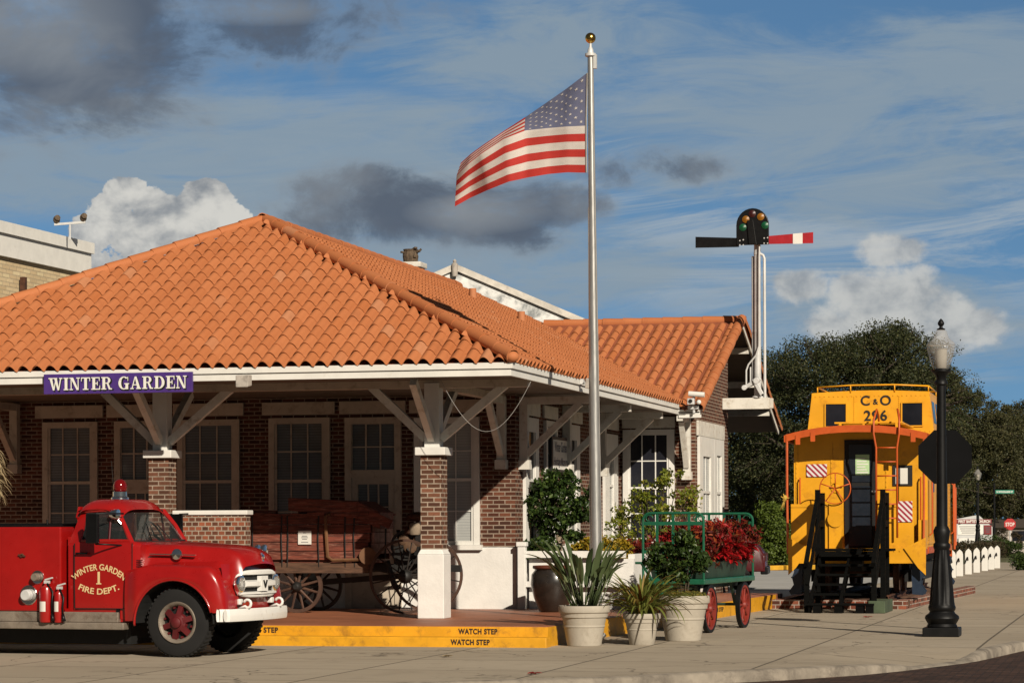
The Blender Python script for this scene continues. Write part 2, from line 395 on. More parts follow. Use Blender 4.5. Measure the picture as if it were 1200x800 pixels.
# leaves: tone varies leaf by leaf
def leaf(name, cols, rough=.5, trans=.25):
    m, nt, b = new_mat(name)
    ri = rand_island(nt); v = obj_vec(nt)
    col = nmix(nt, ri, cols[0], cols[1])
    if len(cols) > 2: col = nmix(nt, (ri * 6.37)._m('FRACT').smooth(.72, .9), col, cols[2])
    if len(cols) > 3: col = nmix(nt, (ri * 11.3)._m('FRACT').smooth(.80, .95), col, cols[3])
    col = nmix(nt, nnoise(nt, v, .8, 3).smooth(.35, .7) * .45, col, cols[1])
    nt.links.new(col, b.inputs['Base Color']); b.inputs['Roughness'].default_value = rough; b.inputs['Specular IOR Level'].default_value = .3
    tr = nt.nodes.new('ShaderNodeBsdfTranslucent'); nt.links.new(col, tr.inputs[0])
    mx = nt.nodes.new('ShaderNodeMixShader'); mx.inputs[0].default_value = trans
    o = nt.nodes['Material Output']
    nt.links.new(b.outputs[0], mx.inputs[1]); nt.links.new(tr.outputs[0], mx.inputs[2]); nt.links.new(mx.outputs[0], o.inputs[0])
    return m
leaf('oak_leaf', [(.015, .023, .008), (.042, .050, .016), (.095, .092, .034)], .6, .15)
leaf('olive_leaf', [(.032, .036, .013), (.066, .066, .024), (.105, .092, .036)], .6, .15)
leaf('shrub_leaf', [(.020, .040, .010), (.060, .090, .018)], .5)
leaf('lime_shrub_leaf', [(.060, .095, .014), (.110, .15, .022)], .5)
leaf('ficus_leaf', [(.014, .030, .008), (.042, .074, .016), (.085, .13, .026)], .35, .2)
leaf('yellow_leaf', [(.13, .17, .018), (.25, .27, .03), (.07, .12, .015), (.36, .30, .04)], .5, .35)
leaf('golden_leaf', [(.30, .20, .014), (.45, .30, .02), (.12, .13, .014)], .5, .3)
leaf('strap_leaf', [(.040, .068, .026), (.11, .145, .060), (.17, .19, .09)], .4, .2)
leaf('bromeliad_leaf', [(.105, .14, .026), (.20, .21, .045), (.38, .15, .035), (.42, .27, .10)], .5, .3)
leaf('red_leaf', [(.16, .008, .010), (.38, .012, .014), (.07, .010, .008), (.38, .06, .012)], .5, .25)
leaf('poinsettia_leaf', [(.30, .007, .010), (.46, .012, .015)], .5, .3)
leaf('croton_leaf', [(.06, .010, .008), (.20, .015, .012), (.03, .035, .010), (.30, .07, .015)], .5, .2)
leaf('dry_leaf', [(.30, .22, .12), (.46, .36, .21), (.14, .09, .05)], .8, .2)
leaf('cover_leaf', [(.20, .16, .02), (.13, .14, .02), (.28, .18, .03)], .6, .2)
leaf('brown_hedge_leaf', [(.035, .026, .014), (.060, .042, .02), (.03, .04, .014)], .7, .1)

# flag cloth
def cloth(name, col):
    m, nt, b = new_mat(name)
    v = obj_vec(nt)
    c = nmix(nt, nnoise(nt, v, 5, 4).smooth(.3, .7), tuple(x * .9 for x in col), col)
    nt.links.new(c, b.inputs['Base Color']); b.inputs['Roughness'].default_value = .75; b.inputs['Specular IOR Level'].default_value = .2
    tr = nt.nodes.new('ShaderNodeBsdfTranslucent'); nt.links.new(c, tr.inputs[0])
    mx = nt.nodes.new('ShaderNodeMixShader'); mx.inputs[0].default_value = .3
    o = nt.nodes['Material Output']
    nt.links.new(b.outputs[0], mx.inputs[1]); nt.links.new(tr.outputs[0], mx.inputs[2]); nt.links.new(mx.outputs[0], o.inputs[0])
    w = nnoise(nt, obj_vec(nt, 3, 3, 14), 1.0, 4)
    n = nt.nodes.new('ShaderNodeBump'); n.inputs['Strength'].default_value = .25; n.inputs['Distance'].default_value = .02
    nt.links.new(w.s, n.inputs['Height']); nt.links.new(n.outputs[0], b.inputs['Normal'])
    return m
cloth('flag_red', (.60, .055, .045)); cloth('flag_white', (.80, .74, .68)); cloth('flag_blue', (.185, .20, .31))
# hazard stripe paint (white plate with diagonal red bars)
m, nt, b = new_mat('hazard_plate')
uv = uv_vec(nt); s = nt.nodes.new('ShaderNodeSeparateXYZ'); nt.links.new(uv, s.inputs[0])
d = ((NX(nt, s.outputs[0]) + NX(nt, s.outputs[1])) * 8.2)._m('FRACT')
f = d._m('GREATER_THAN', .5)
nt.links.new(nmix(nt, f, (.74, .70, .68), (.33, .02, .04)), b.inputs['Base Color']); b.inputs['Roughness'].default_value = .5
# ------------------------------------------------------------------ object helpers
OFF = {}           # where each thing's own origin stands (parts of place-modelled things are shifted by it)
def tag(o, label=None, cat=None, group=None, kind=None):
    if label: o['label'] = label
    if cat: o['category'] = cat
    if group: o['group'] = group
    if kind: o['kind'] = kind
    return o
def thing(name, loc, label, cat, group=None, rz=0.0, local=False):
    o = bpy.data.objects.new(name, None); COL.objects.link(o)
    o.empty_display_size = .2
    o.location = loc; o.rotation_euler = (0, 0, rz)
    OFF[o.name] = Vector((0, 0, 0)) if local else Vector(loc)
    return tag(o, label, cat, group)

class MB:
    def __init__(s): s.v, s.f, s.mi, s.uv = [], [], [], {}
    def add(s, verts, faces, mi=0):
        b = len(s.v); s.v.extend([tuple(p) for p in verts])
        for f in faces: s.f.append(tuple(i + b for i in f)); s.mi.append(mi)
        return b
    def box(s, x0, x1, y0, y1, z0, z1, mi=0):
        if x0 > x1: x0, x1 = x1, x0
        if y0 > y1: y0, y1 = y1, y0
        if z0 > z1: z0, z1 = z1, z0
        s.add([(x0, y0, z0), (x1, y0, z0), (x1, y1, z0), (x0, y1, z0), (x0, y0, z1), (x1, y0, z1), (x1, y1, z1), (x0, y1, z1)],
              [(0, 3, 2, 1), (4, 5, 6, 7), (0, 1, 5, 4), (1, 2, 6, 5), (2, 3, 7, 6), (3, 0, 4, 7)], mi); return s
    def hexa(s, p, mi=0):       # eight corners, bottom ring then top ring
        s.add(p, [(0, 3, 2, 1), (4, 5, 6, 7), (0, 1, 5, 4), (1, 2, 6, 5), (2, 3, 7, 6), (3, 0, 4, 7)], mi); return s
    def frustum(s, cx, cy, z0, z1, w0, d0, w1, d1):
        s.hexa([(cx - w0 / 2, cy - d0 / 2, z0), (cx + w0 / 2, cy - d0 / 2, z0), (cx + w0 / 2, cy + d0 / 2, z0), (cx - w0 / 2, cy + d0 / 2, z0),
                (cx - w1 / 2, cy - d1 / 2, z1), (cx + w1 / 2, cy - d1 / 2, z1), (cx + w1 / 2, cy + d1 / 2, z1), (cx - w1 / 2, cy + d1 / 2, z1)]); return s
    def beam(s, a, b, w, h, up=(0, 0, 1), mi=0):
        a, b = Vector(a), Vector(b); d = (b - a).normalized(); u = Vector(up)
        if abs(d.dot(u)) > .98: u = Vector((1, 0, 0))
        x = d.cross(u).normalized(); z = x.cross(d).normalized()
        q = []
        for p in (a, b):
            q += [p - x * w / 2 - z * h / 2, p + x * w / 2 - z * h / 2, p + x * w / 2 + z * h / 2, p - x * w / 2 + z * h / 2]
        s.add(q, [(0, 3, 2, 1), (4, 5, 6, 7), (0, 1, 5, 4), (1, 2, 6, 5), (2, 3, 7, 6), (3, 0, 4, 7)], mi); return s
    def tube(s, pts, r, n=8, closed=False, cap=True, mi=0):
        pts = [Vector(p) for p in pts]; m = len(pts)
        rs = r if isinstance(r, (list, tuple)) else [r] * m
        ring0 = None; nrm = None; base = len(s.v)
        for i, p in enumerate(pts):
            if closed: d = (pts[(i + 1) % m] - pts[i - 1])
            else: d = (pts[min(i + 1, m - 1)] - pts[max(i - 1, 0)])
            d.normalize()
            if nrm is None:
                nrm = d.orthogonal().normalized()
            else:
                nrm = (nrm - d * nrm.dot(d)).normalized()
            bn = d.cross(nrm)
            for k in range(n):
                a = 2 * math.pi * k / n
                s.v.append(tuple(p + (nrm * math.cos(a) + bn * math.sin(a)) * rs[i]))
        for i in range(m if closed else m - 1):
            j = (i + 1) % m
            for k in range(n):
                k2 = (k + 1) % n
                s.f.append((base + i * n + k, base + i * n + k2, base + j * n + k2, base + j * n + k)); s.mi.append(mi)
        if cap and not closed:
            s.f.append(tuple(base + k for k in reversed(range(n)))); s.mi.append(mi)
            s.f.append(tuple(base + (m - 1) * n + k for k in range(n))); s.mi.append(mi)
        return s
    def cyl(s, a, b, r0, r1=None, n=16, mi=0): return s.tube([a, b], [r0, r0 if r1 is None else r1], n, mi=mi)
    def lathe(s, prof, c=(0, 0, 0), axis='z', n=24, flute=0.0, nf=8, rng=None, mi=0, nocap=False):
        base = len(s.v); c = Vector(c); m = len(prof)
        for i, (r, h) in enumerate(prof):
            for k in range(n):
                a = 2 * math.pi * k / n
                rr = r
                if flute and rng and rng[0] <= i <= rng[1]: rr = r * (1 - flute * (.5 + .5 * math.cos(a * nf)))
                x, y = rr * math.cos(a), rr * math.sin(a)
                p = {'z': (x, y, h), 'y': (x, h, y), 'x': (h, x, y)}[axis]
                s.v.append(tuple(c + Vector(p)))
        for i in range(m - 1):
            for k in range(n):
                k2 = (k + 1) % n
                q = (base + i * n + k, base + i * n + k2, base + (i + 1) * n + k2, base + (i + 1) * n + k)
                s.f.append(q if axis != 'y' else q[::-1]); s.mi.append(mi)
        if prof[0] == prof[-1] or nocap: return s
        if prof[0][0] > 1e-4: s.f.append(tuple(base + k for k in (range(n) if axis == 'y' else reversed(range(n))))); s.mi.append(mi)
        if prof[-1][0] > 1e-4: s.f.append(tuple(base + (m - 1) * n + k for k in (reversed(range(n)) if axis == 'y' else range(n)))); s.mi.append(mi)
        return s
    def prism(s, poly, fn0, fn1, mi=0):
        """poly: 2-D points; fn0/fn1 map (a, b) to 3-D on the two end planes"""
        n = len(poly); b = len(s.v)
        s.v += [tuple(fn0(*p)) for p in poly] + [tuple(fn1(*p)) for p in poly]
        s.f.append(tuple(b + i for i in range(n))); s.f.append(tuple(b + n + i for i in reversed(range(n)))); s.mi += [mi, mi]
        for i in range(n):
            j = (i + 1) % n
            s.f.append((b + i, b + n + i, b + n + j, b + j)); s.mi.append(mi)
        return s
    def grid(s, fn, nu, nv, mi=0, close_u=False):
        b = len(s.v)
        for i in range(nu + 1):
            for j in range(nv + 1): s.v.append(tuple(fn(i / nu, j / nv)))
        for i in range(nu):
            for j in range(nv):
                q = b + i * (nv + 1) + j
                s.f.append((q, q + nv + 1, q + nv + 2, q + 1)); s.mi.append(mi)
        return s
    def sphere(s, c, r, n=14, m=9, sq=(1, 1, 1), mi=0):
        b = len(s.v); c = Vector(c)
        for i in range(m + 1):
            t = math.pi * i / m
            for k in range(n):
                a = 2 * math.pi * k / n
                s.v.append((c.x + r * sq[0] * math.sin(t) * math.cos(a), c.y + r * sq[1] * math.sin(t) * math.sin(a), c.z + r * sq[2] * math.cos(t)))
        for i in range(m):
            for k in range(n):
                k2 = (k + 1) % n
                s.f.append((b + i * n + k, b + (i + 1) * n + k, b + (i + 1) * n + k2, b + i * n + k2)); s.mi.append(mi)
        return s
    def build(s, name, mat, parent=None, smooth=False, bevel=0, solid=0, sub=0, fixn=True, local=None, angle=40):
        me = bpy.data.meshes.new(name)
        off = Vector((0, 0, 0))
        if parent is not None:
            off = OFF.get(parent.name, off)
        vs = np.array(s.v, dtype=float) - np.array(off)
        me.from_pydata(vs.tolist(), [], s.f)
        mats = mat if isinstance(mat, (list, tuple)) else [mat]
        for mm in mats: me.materials.append(M[mm])
        me.polygons.foreach_set('material_index', s.mi)
        me.validate()
        if fixn:
            bm = bmesh.new(); bm.from_mesh(me); bmesh.ops.recalc_face_normals(bm, faces=bm.faces); bm.to_mesh(me); bm.free()
        # box-projected UVs in metres
        uvl = me.uv_layers.new(name='UVMap')
        n = len(me.loops)
        li = np.zeros(n, dtype=np.int32); me.loops.foreach_get('vertex_index', li)
        co = np.zeros(len(me.vertices) * 3); me.vertices.foreach_get('co', co); co = co.reshape(-1, 3) + np.array(off)
        pn = np.zeros(len(me.polygons) * 3); me.polygons.foreach_get('normal', pn); pn = np.abs(pn.reshape(-1, 3))
        tot = np.zeros(len(me.polygons), dtype=np.int32); me.polygons.foreach_get('loop_total', tot)
        ax = np.repeat(np.argmax(pn, axis=1), tot)
        P = co[li]
        U = np.where(ax == 0, P[:, 1], P[:, 0]); V = np.where(ax == 2, P[:, 1], P[:, 2])
        uvl.data.foreach_set('uv', np.stack([U, V], 1).ravel())
        if smooth:
            me.polygons.foreach_set('use_smooth', [True] * len(me.polygons))
            if smooth != 'all':
                try: me.set_sharp_from_angle(angle=R(angle))
                except Exception: pass
        o = bpy.data.objects.new(name, me); COL.objects.link(o)
        if parent is not None:
            o.parent = parent; OFF[o.name] = off
        else: OFF[o.name] = Vector((0, 0, 0))
        if bevel:
            bv = o.modifiers.new('bevel', 'BEVEL'); bv.width = bevel; bv.segments = 2; bv.limit_method = 'ANGLE'; bv.angle_limit = R(40)
        if sub:
            sb = o.modifiers.new('sub', 'SUBSURF'); sb.levels = sub; sb.render_levels = sub
        return o
def set_origin(o, loc):
    """move a top-level mesh's origin to its base point"""
    loc = Vector(loc); o.data.transform(Matrix.Translation(-loc)); o.location = loc
    OFF[o.name] = loc
    return o
def struct(name, mb, mat, **k):
    o = mb.build(name, mat, **k); o['kind'] = 'structure'; return o
def children_of(o): return [c for c in bpy.data.objects if c.parent == o]
def copy_tree(o, parent=None):
    c = o.copy(); COL.objects.link(c)
    if parent is not None: c.parent = parent
    for ch in children_of(o): copy_tree(ch, c)
    return c

# ------------------------------------------------------------------ lettering
_tcache = {}
def text_geo(body, bold=0.0, spacing=1.0):
    key = (body, bold, spacing)
    if key not in _tcache:
        cu = bpy.data.curves.new('lettering', 'FONT'); cu.body = body; cu.size = 1.0; cu.offset = bold; cu.space_character = spacing
        cu.resolution_u = 6
        to = bpy.data.objects.new('lettering', cu); COL.objects.link(to)
        dg = bpy.context.evaluated_depsgraph_get(); dg.update()
        me = bpy.data.meshes.new_from_object(to.evaluated_get(dg))
        vs = [(p.co.x, p.co.y) for p in me.vertices]; fs = [tuple(f.vertices) for f in me.polygons]
        bpy.data.objects.remove(to); bpy.data.meshes.remove(me); bpy.data.curves.remove(cu)
        _tcache[key] = (vs, fs)
    return _tcache[key]
def text_mb(body, fn, width=None, height=None, bold=0.0, spacing=1.0, center=True):
    """letters mapped by fn(a, b): a across, b up, in metres"""
    vs, fs = text_geo(body, bold, spacing)
    xs = [p[0] for p in vs]; ys = [p[1] for p in vs]
    x0, x1, y0, y1 = min(xs), max(xs), min(ys), max(ys)
    sxx = (width / (x1 - x0)) if width else None; syy = (height / (y1 - y0)) if height else None
    sxx = sxx or syy; syy = syy or sxx
    mb = MB()
    mb.add([fn(((x - x0) - ((x1 - x0) / 2 if center else 0)) * sxx, (y - (y0 + y1) / 2) * syy) for x, y in vs], fs)
    return mb
def join(a, b):
    a.add(b.v, b.f); return a

# ------------------------------------------------------------------ foliage helpers
def leaf_mesh(name, centers, size, mat, parent=None, aspect=.55, jitter=.35, droop=None, rng=RNG, up=0.0):
    """one mesh of many small folded leaves at the given centres"""
    C = np.asarray(centers, float); n = len(C)
    off = np.array(OFF.get(parent.name, (0, 0, 0))) if parent is not None else 0
    d = rng.normal(size=(n, 3)); d[:, 2] += up; d /= np.linalg.norm(d, axis=1)[:, None]
    e = rng.normal(size=(n, 3)); e -= d * np.sum(d * e, 1)[:, None]; e /= np.linalg.norm(e, axis=1)[:, None]
    nn = np.cross(d, e)
    s = size * (1 + jitter * rng.uniform(-1, 1, n))[:, None]
    A = C - d * s * .5; B = C + d * s * .5
    L = C + e * s * aspect * .5 + nn * s * .12; Rr = C - e * s * aspect * .5 + nn * s * .12
    V = np.stack([A, L, B, Rr], 1).reshape(-1, 3) - off
    me = bpy.data.meshes.new(name)
    me.vertices.add(4 * n); me.vertices.foreach_set('co', V.ravel())
    idx = (np.arange(n)[:, None] * 4 + np.array([0, 1, 2, 0, 2, 3])[None, :]).ravel()
    me.loops.add(6 * n); me.loops.foreach_set('vertex_index', idx.astype(np.int32))
    me.polygons.add(2 * n); me.polygons.foreach_set('loop_start', np.arange(0, 6 * n, 3, dtype=np.int32)); me.polygons.foreach_set('loop_total', np.full(2 * n, 3, dtype=np.int32))
    me.update(calc_edges=True); me.validate()
    me.materials.append(M[mat])
    o = bpy.data.objects.new(name, me); COL.objects.link(o)
    if parent is not None: o.parent = parent; OFF[o.name] = Vector(off)
    return o
def blob_points(c, r, n, rng=RNG, shell=.55):
    d = rng.normal(size=(n, 3)); d /= np.linalg.norm(d, axis=1)[:, None]
    rad = shell + (1 - shell) * rng.uniform(0, 1, n) ** .6
    return np.asarray(c) + d * rad[:, None] * np.asarray(r)
def clump_points(c, r, nclump, per, cr, rng=RNG, shell=.65, zmin=None):
    cc = blob_points(c, r, nclump, rng, shell)
    if zmin is not None: cc = cc[cc[:, 2] > zmin]
    out = []
    for p in cc:
        k = cr * rng.uniform(.55, 1.35)
        out.append(blob_points(p, (k, k, k * .75), per, rng, .25))
    return np.concatenate(out), cc
# ================================================================== SETTING
mb = MB(); mb.add([(-2500, -400, -.17), (2500, -400, -.17), (2500, 3000, -.17), (-2500, 3000, -.17)], [(0, 1, 2, 3)])
struct('ground', mb, 'dry_grass', fixn=False)
mb = MB(); mb.add([(-80, -20, -.15), (60, -20, -.15), (60, 60, -.15), (-80, 60, -.15)], [(0, 1, 2, 3)])
struct('street', mb, 'street_brick', fixn=False)
# kerb line: foot of the kerb where it meets the brick street, and the height of its top (it drops to a ramp near the lamp)
kl = [(-80, 26.5, 0), (-14, 26.6, 0), (-10, 27.3, 0)]
for px, py, h in ((740, 801, 0), (820, 795.6, 0), (920, 790.5, 0), (1010, 784.5, -.02), (1058, 780, -.06), (1078, 778.3, -.12), (1130, 774, -.125), (1146, 772, -.07), (1160, 769.5, -.01), (1200, 761, 0)):
    p = PZ(px, py + (6 if px < 1050 else 6 - min(5, (px - 1050) / 25)), -.15); kl.append((p.x, p.y, h))
kl += [(-.6, 41.0, 0), (3, 43.5, 0), (14, 48, 0)]
kl = [Vector(k) for k in kl]
nrm = []
for i in range(len(kl)):
    d = kl[min(i + 1, len(kl) - 1)] - kl[max(i - 1, 0)]; nrm.append(Vector((-d.y, d.x, 0)).normalized())
K = MB(); n = len(kl)
prof = [(0, 'b'), (.015, -.035), (.05, -.008), (.16, 0.0)]
for p, q in zip(kl, nrm):
    for off, h in prof:
        z = -.15 if h == 'b' else max(-.149, p.z + h)
        K.v.append((p.x + q.x * off, p.y + q.y * off, z))
for i in range(n - 1):
    for j in range(3):
        a = i * 4 + j; K.f.append((a, a + 4, a + 5, a + 1)); K.mi.append(0)
struct('kerb', K, 'curb_concrete', smooth='all')
P = MB()
for p, q in zip(kl, nrm):
    P.v.append((p.x + q.x * .16, p.y + q.y * .16, p.z)); P.v.append((p.x + q.x * 1.6, p.y + q.y * 1.6, 0.0))
for i in range(n - 1):
    a = i * 2; P.f.append((a, a + 2, a + 3, a + 1)); P.mi.append(0)
inner = [i * 2 + 1 for i in range(n)]
b0 = len(P.v); P.v += [(14, 122, 0), (-80, 122, 0)]
P.f.append(tuple(inner + [b0, b0 + 1])); P.mi.append(0)
struct('plaza', P, 'concrete', fixn=True)
mb = MB(); mb.add([(-45, 66, .004), (-7.45, 58, .004), (-8.4, 100.5, .004), (-45, 100.5, .004)], [(0, 1, 2, 3)])
struct('parking_lot', mb, 'lot_concrete', fixn=False)
mb = MB(); mb.add([(-60, 101.2, .006), (-8.0, 101.2, .006), (-8.0, 122, .006), (-60, 122, .006)], [(0, 1, 2, 3)])
struct('lawn', mb, 'dry_grass', fixn=False)

# red platform with yellow risers
XPL = lambda y: -8.64 + .048 * (y - 37.4)          # the side edge runs slightly outwards
mb = MB(); q = [(-27, 37.40), (XPL(37.4), 37.40), (XPL(56.3), 56.3), (-27, 56.3)]; mb.hexa([(x, y, -.1) for x, y in q] + [(x, y, .30) for x, y in q]); struct('platform', mb, 'platform_tile', bevel=.012)
S = thing('platform_step', (-17, 37.2, 0), 'long yellow painted double step along the front and side of the red platform', 'step')
mb = MB(); mb.box(-27, -8.58, 37.10, 37.379, -.1, .145); mb.build('lower_step', 'step_yellow', S, bevel=.012)
mb = MB(); mb.box(-27, XPL(37.4) + .02, 37.38, 37.398, -.1, .292); mb.build('riser', 'step_yellow', S)
mb = MB(); mb.hexa([(XPL(37.4) + .002, 37.398, -.1), (XPL(37.4) + .02, 37.398, -.1), (XPL(55.4) + .02, 55.4, -.1), (XPL(55.4) + .002, 55.4, -.1), (XPL(37.4) + .002, 37.398, .292), (XPL(37.4) + .02, 37.398, .292), (XPL(55.4) + .02, 55.4, .292), (XPL(55.4) + .002, 55.4, .292)]); mb.build('riser', 'step_yellow', S)
def stencil(px0, px1, y, zc, hh=.085):
    a, b = PY(px0, 740, y).x, PY(px1, 740, y).x
    xc, w = (a + b) / 2, b - a
    text_mb('WATCH STEP', lambda u, v: (xc + u, y - .004, zc + v), width=w, height=hh, bold=.045, spacing=1.12).build('lettering', 'stencil_black', S, fixn=False)
stencil(528, 574, 37.10, .075)
stencil(537, 583, 37.38, .222)
stencil(276, 326, 37.38, .225)
text_mb('WATCH STEP', lambda u, v: (XPL(49.3 + u) + .024, 49.3 + u, .16 + v), width=1.3, height=.085, bold=.03).build('lettering', 'stencil_black', S, fixn=False)

# ================================================================== DEPOT
D = thing('train_depot', (-15.68, 52, 0.3), 'low brick railway depot with orange clay tile roof and white trimmed open porch', 'building')
XE, YE, XR, YP, YB = -9.54, 38.9, -15.68, 45.05, 58.7     # eave lines and ridge
ZE, ZR = 4.33, 7.36
XW, YW = -10.99, 45.1                                     # wall faces
XWL = 2 * XR - XE
# walls
wl = MB()
wl.box(-21.3, XW, YW, YW + .3, 1.41, 4.14); wl.box(XW - .3, XW, YW + .3, 60.5, 1.41, 4.14)
wl.box(-21.3, -21.0, YW + .3, 60.5, 1.41, 4.14); wl.box(-21.3, XW, 60.5, 60.8, 1.41, 4.14)
wl.build('wall', 'wall_brick', D)
dd = MB()
dd.box(-21.33, XW + .03, YW - .03, YW + .3, .25, 1.40); dd.box(XW - .3, XW + .03, YW + .3, 60.53, .25, 1.40); dd.box(-21.33, -21.0, YW + .3, 60.5, .25, 1.40)
dd.build('base_wall', 'white_masonry', D, bevel=.015)
# wing with the gable
XWG, YWG, YWB = -9.355, 54.6, 58.75
wz = lambda y: 4.17 + (y - 53.6) * .388
g = MB()
pts = [(YWG, .25), (YWB, .25), (YWB, wz(YWB) - .08), (YWG, wz(YWG) - .08)]
g.prism(pts, lambda a, b: (XWG - .3, a, b), lambda a, b: (XWG, a, b))
g.box(XW + .002, XWG - .301, YWG, YWG + .3, .25, 4.15)
g.hexa([(XWG - .002, YWB + .002, .25), (XWG - .002, YWB + .3, .25), (XW, 60.6, .25), (XW, 60.3, .25), (XWG - .002, YWB + .002, 6.05), (XWG - .002, YWB + .3, 6.05), (XW, 60.6, 6.4), (XW, 60.3, 6.4)])
g.build('wing_wall', 'wall_brick', D)
# ceiling / soffit
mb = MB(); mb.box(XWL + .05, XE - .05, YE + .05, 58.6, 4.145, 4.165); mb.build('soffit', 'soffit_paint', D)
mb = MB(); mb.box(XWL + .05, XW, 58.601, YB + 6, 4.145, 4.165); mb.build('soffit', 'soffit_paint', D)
# fascia boards
fa = MB()
fa.box(XWL, XE, YE, YE + .04, 4.105, 4.213); fa.box(XE - .04, XE, YE + .041, 53.79, 4.105, 4.213)
fa.box(XWL, XE + .03, YE - .03, YE + .04, 4.216, 4.31); fa.box(XE - .04, XE + .03, YE + .041, 53.82, 4.216, 4.31)
fa.box(XE + .002, -9.06, 53.60, 53.64, 4.03, 4.155); fa.box(XE + .002, -9.06, 53.58, 53.64, 4.158, 4.2)
fa.box(XWL, XWL + .04, YE + .041, YB + 6.1, 4.105, 4.31)
fa.build('fascia', 'white_paint', D, bevel=.004)

# ---- roof
RF = bpy.data.objects.new('roof', None); COL.objects.link(RF); RF.parent = D; OFF[RF.name] = OFF[D.name]
un = MB()
un.add([(XWL, YE, ZE - .02), (XE, YE, ZE - .02), (XR, YP, ZR - .02), (XR, YB, ZR - .02), (XE, 58.5, ZE - .02), (XWL, YB + 6.15, ZE - .02)],
       [(0, 1, 2), (1, 4, 3, 2), (4, 5, 3), (5, 0, 2, 3)])
XRK, YG0, YGR, ZG0, ZGR = -9.05, 53.6, 59.5, 4.205, 6.49
YG1 = 2 * YGR - YG0
sl = (ZGR - ZG0) / (YGR - YG0)
for y0, y1 in ((YG0, YGR), (YG1, YGR)):
    q = [(-15.5, y0, ZG0 - .03), (XRK, y0, ZG0 - .03), (XRK, y1, ZGR - .03), (-15.5, y1, ZGR - .03)]
    un.hexa(q + [(x, y, z + .05) for x, y, z in q])
un.build('sheathing', 'roof_under', RF)
def zmain(x, y):
    return min(ZE + (XE - x) * (ZR - ZE) / (XE - XR), ZE + (y - YE) * (ZR - ZE) / (YP - YE), ZR)
def tiles(mb, o, e, s, ncol, nrow, p, c, inside, h=.088):
    o, e, s = Vector(o), Vector(e).normalized(), Vector(s).normalized(); nn = e.cross(s)
    if nn.z < 0: nn = -nn
    prof = []
    for k in range(11):
        t = (0, .05, .15, .27, .40, .52, .64, .74, .79, .90, 1.0)[k]
        a = t * p
        if t <= .79: prof.append((a, h * math.sin(math.pi * t / .79) ** .7 if 0 < t < .79 else 0))
        else: prof.append((a, -.020 * math.sin(math.pi * (t - .79) / .21)))
    for j in range(nrow):
        for i in range(ncol):
            cpos = o + e * ((i + .4) * p) + s * ((j + .5) * c)
            if not inside(cpos): continue
            jx, jz, tw = random.uniform(-.004, .004), random.uniform(-.003, .004), random.uniform(-.006, .006)
            bo = o + e * (i * p + jx) + s * (j * c + random.uniform(-.008, .008)); b = len(mb.v); m = len(prof)
            for t, (len_, lift, nar) in enumerate(((0, .013, 1.0), (c * 1.08, .000, .97))):
                for a, z in prof:
                    aa = (a - p * .36) * nar + p * .36
                    mb.v.append(tuple(bo + e * (aa + tw * t) + s * len_ + nn * (z * (1.0 if t == 0 else .90) + lift + jz)))
            for a, z in prof: mb.v.append(tuple(bo + e * a + s * .003 + nn * (z + .013 + jz - .011)))
            for k in range(m - 1):
                mb.f.append((b + k, b + k + 1, b + m + k + 1, b + m + k)); mb.f.append((b + 2 * m + k, b + 2 * m + k + 1, b + k + 1, b + k)); mb.mi += [0, 0]
PT, CT = .240, .375
rl = (ZR - ZE) / (YP - YE)
T = MB()
def in_front(q):
    dyy = q.y - YE; return (XWL + dyy - .02) <= q.x <= (XE - dyy + .02) and q.y < YP
tiles(T, (XWL, YE - .05, ZE - .05 * rl), (1, 0, 0), (0, 1, rl), 52, 22, PT, CT, in_front)
def in_side(q):
    dxx = XE - q.x
    if not ((YE + dxx - .02) <= q.y <= (YB + 6.15 - dxx) and q.x > XR): return False
    if YG0 - .2 < q.y < YG1:
        zw = ZGR - abs(q.y - YGR) * sl
        if zw > q.z + .02: return False
    return True
tiles(T, (XE + .05, YE, ZE - .05 * rl), (0, 1, 0), (-1, 0, rl), 110, 22, PT, CT, in_side)
def in_wing(q): return q.x < XRK - .02 and zmain(q.x, q.y) < q.z + .05 and abs(q.y - YGR) > .20
tiles(T, (XRK - .07 - PT * 27, YG0 - .06, ZG0 - .06 * sl), (1, 0, 0), (0, 1, sl), 27, 12, PT, .50, in_wing)
tiles(T, (XRK - .07 - PT * 27, YG1 + .06, ZG0 - .06 * sl), (1, 0, 0), (0, -1, sl), 27, 12, PT, .50, in_wing)
T.build('roof_tiles', 'roof_tile', RF, smooth=True, fixn=False, angle=50)
def caps(mb, a, b, r=.108, step=.46, up=.040):
    a, b = Vector(a), Vector(b); L = (b - a).length; d = (b - a).normalized()
    side = d.cross(Vector((0, 0, 1))).normalized(); upv = side.cross(d)
    n = int(L / step)
    st = L / n
    for i in range(n):
        p0 = a + d * (i * st - .03); p1 = a + d * ((i + 1) * st + .03); bse = len(mb.v); m = 9
        jit = random.uniform(-.008, .008)
        for p, rr, lf in ((p0, r, up + .012), (p1, r * .93, up)):
            for k in range(m):
                t = math.pi * (k / (m - 1)) * 1.36 - math.pi * .18
                mb.v.append(tuple(p + side * (math.cos(t) * rr + jit) + upv * (math.sin(t) * rr + lf)))
        for k in range(m):
            t = math.pi * (k / (m - 1)) * 1.36 - math.pi * .18
            mb.v.append(tuple(p0 + side * (math.cos(t) * (r - .014) + jit) + upv * (math.sin(t) * (r - .014) + up + .012)))
        for k in range(m - 1):
            mb.f.append((bse + k, bse + k + 1, bse + m + k + 1, bse + m + k)); mb.f.append((bse + 2 * m + k, bse + 2 * m + k + 1, bse + k + 1, bse + k)); mb.mi += [0, 0]
Cp = MB()
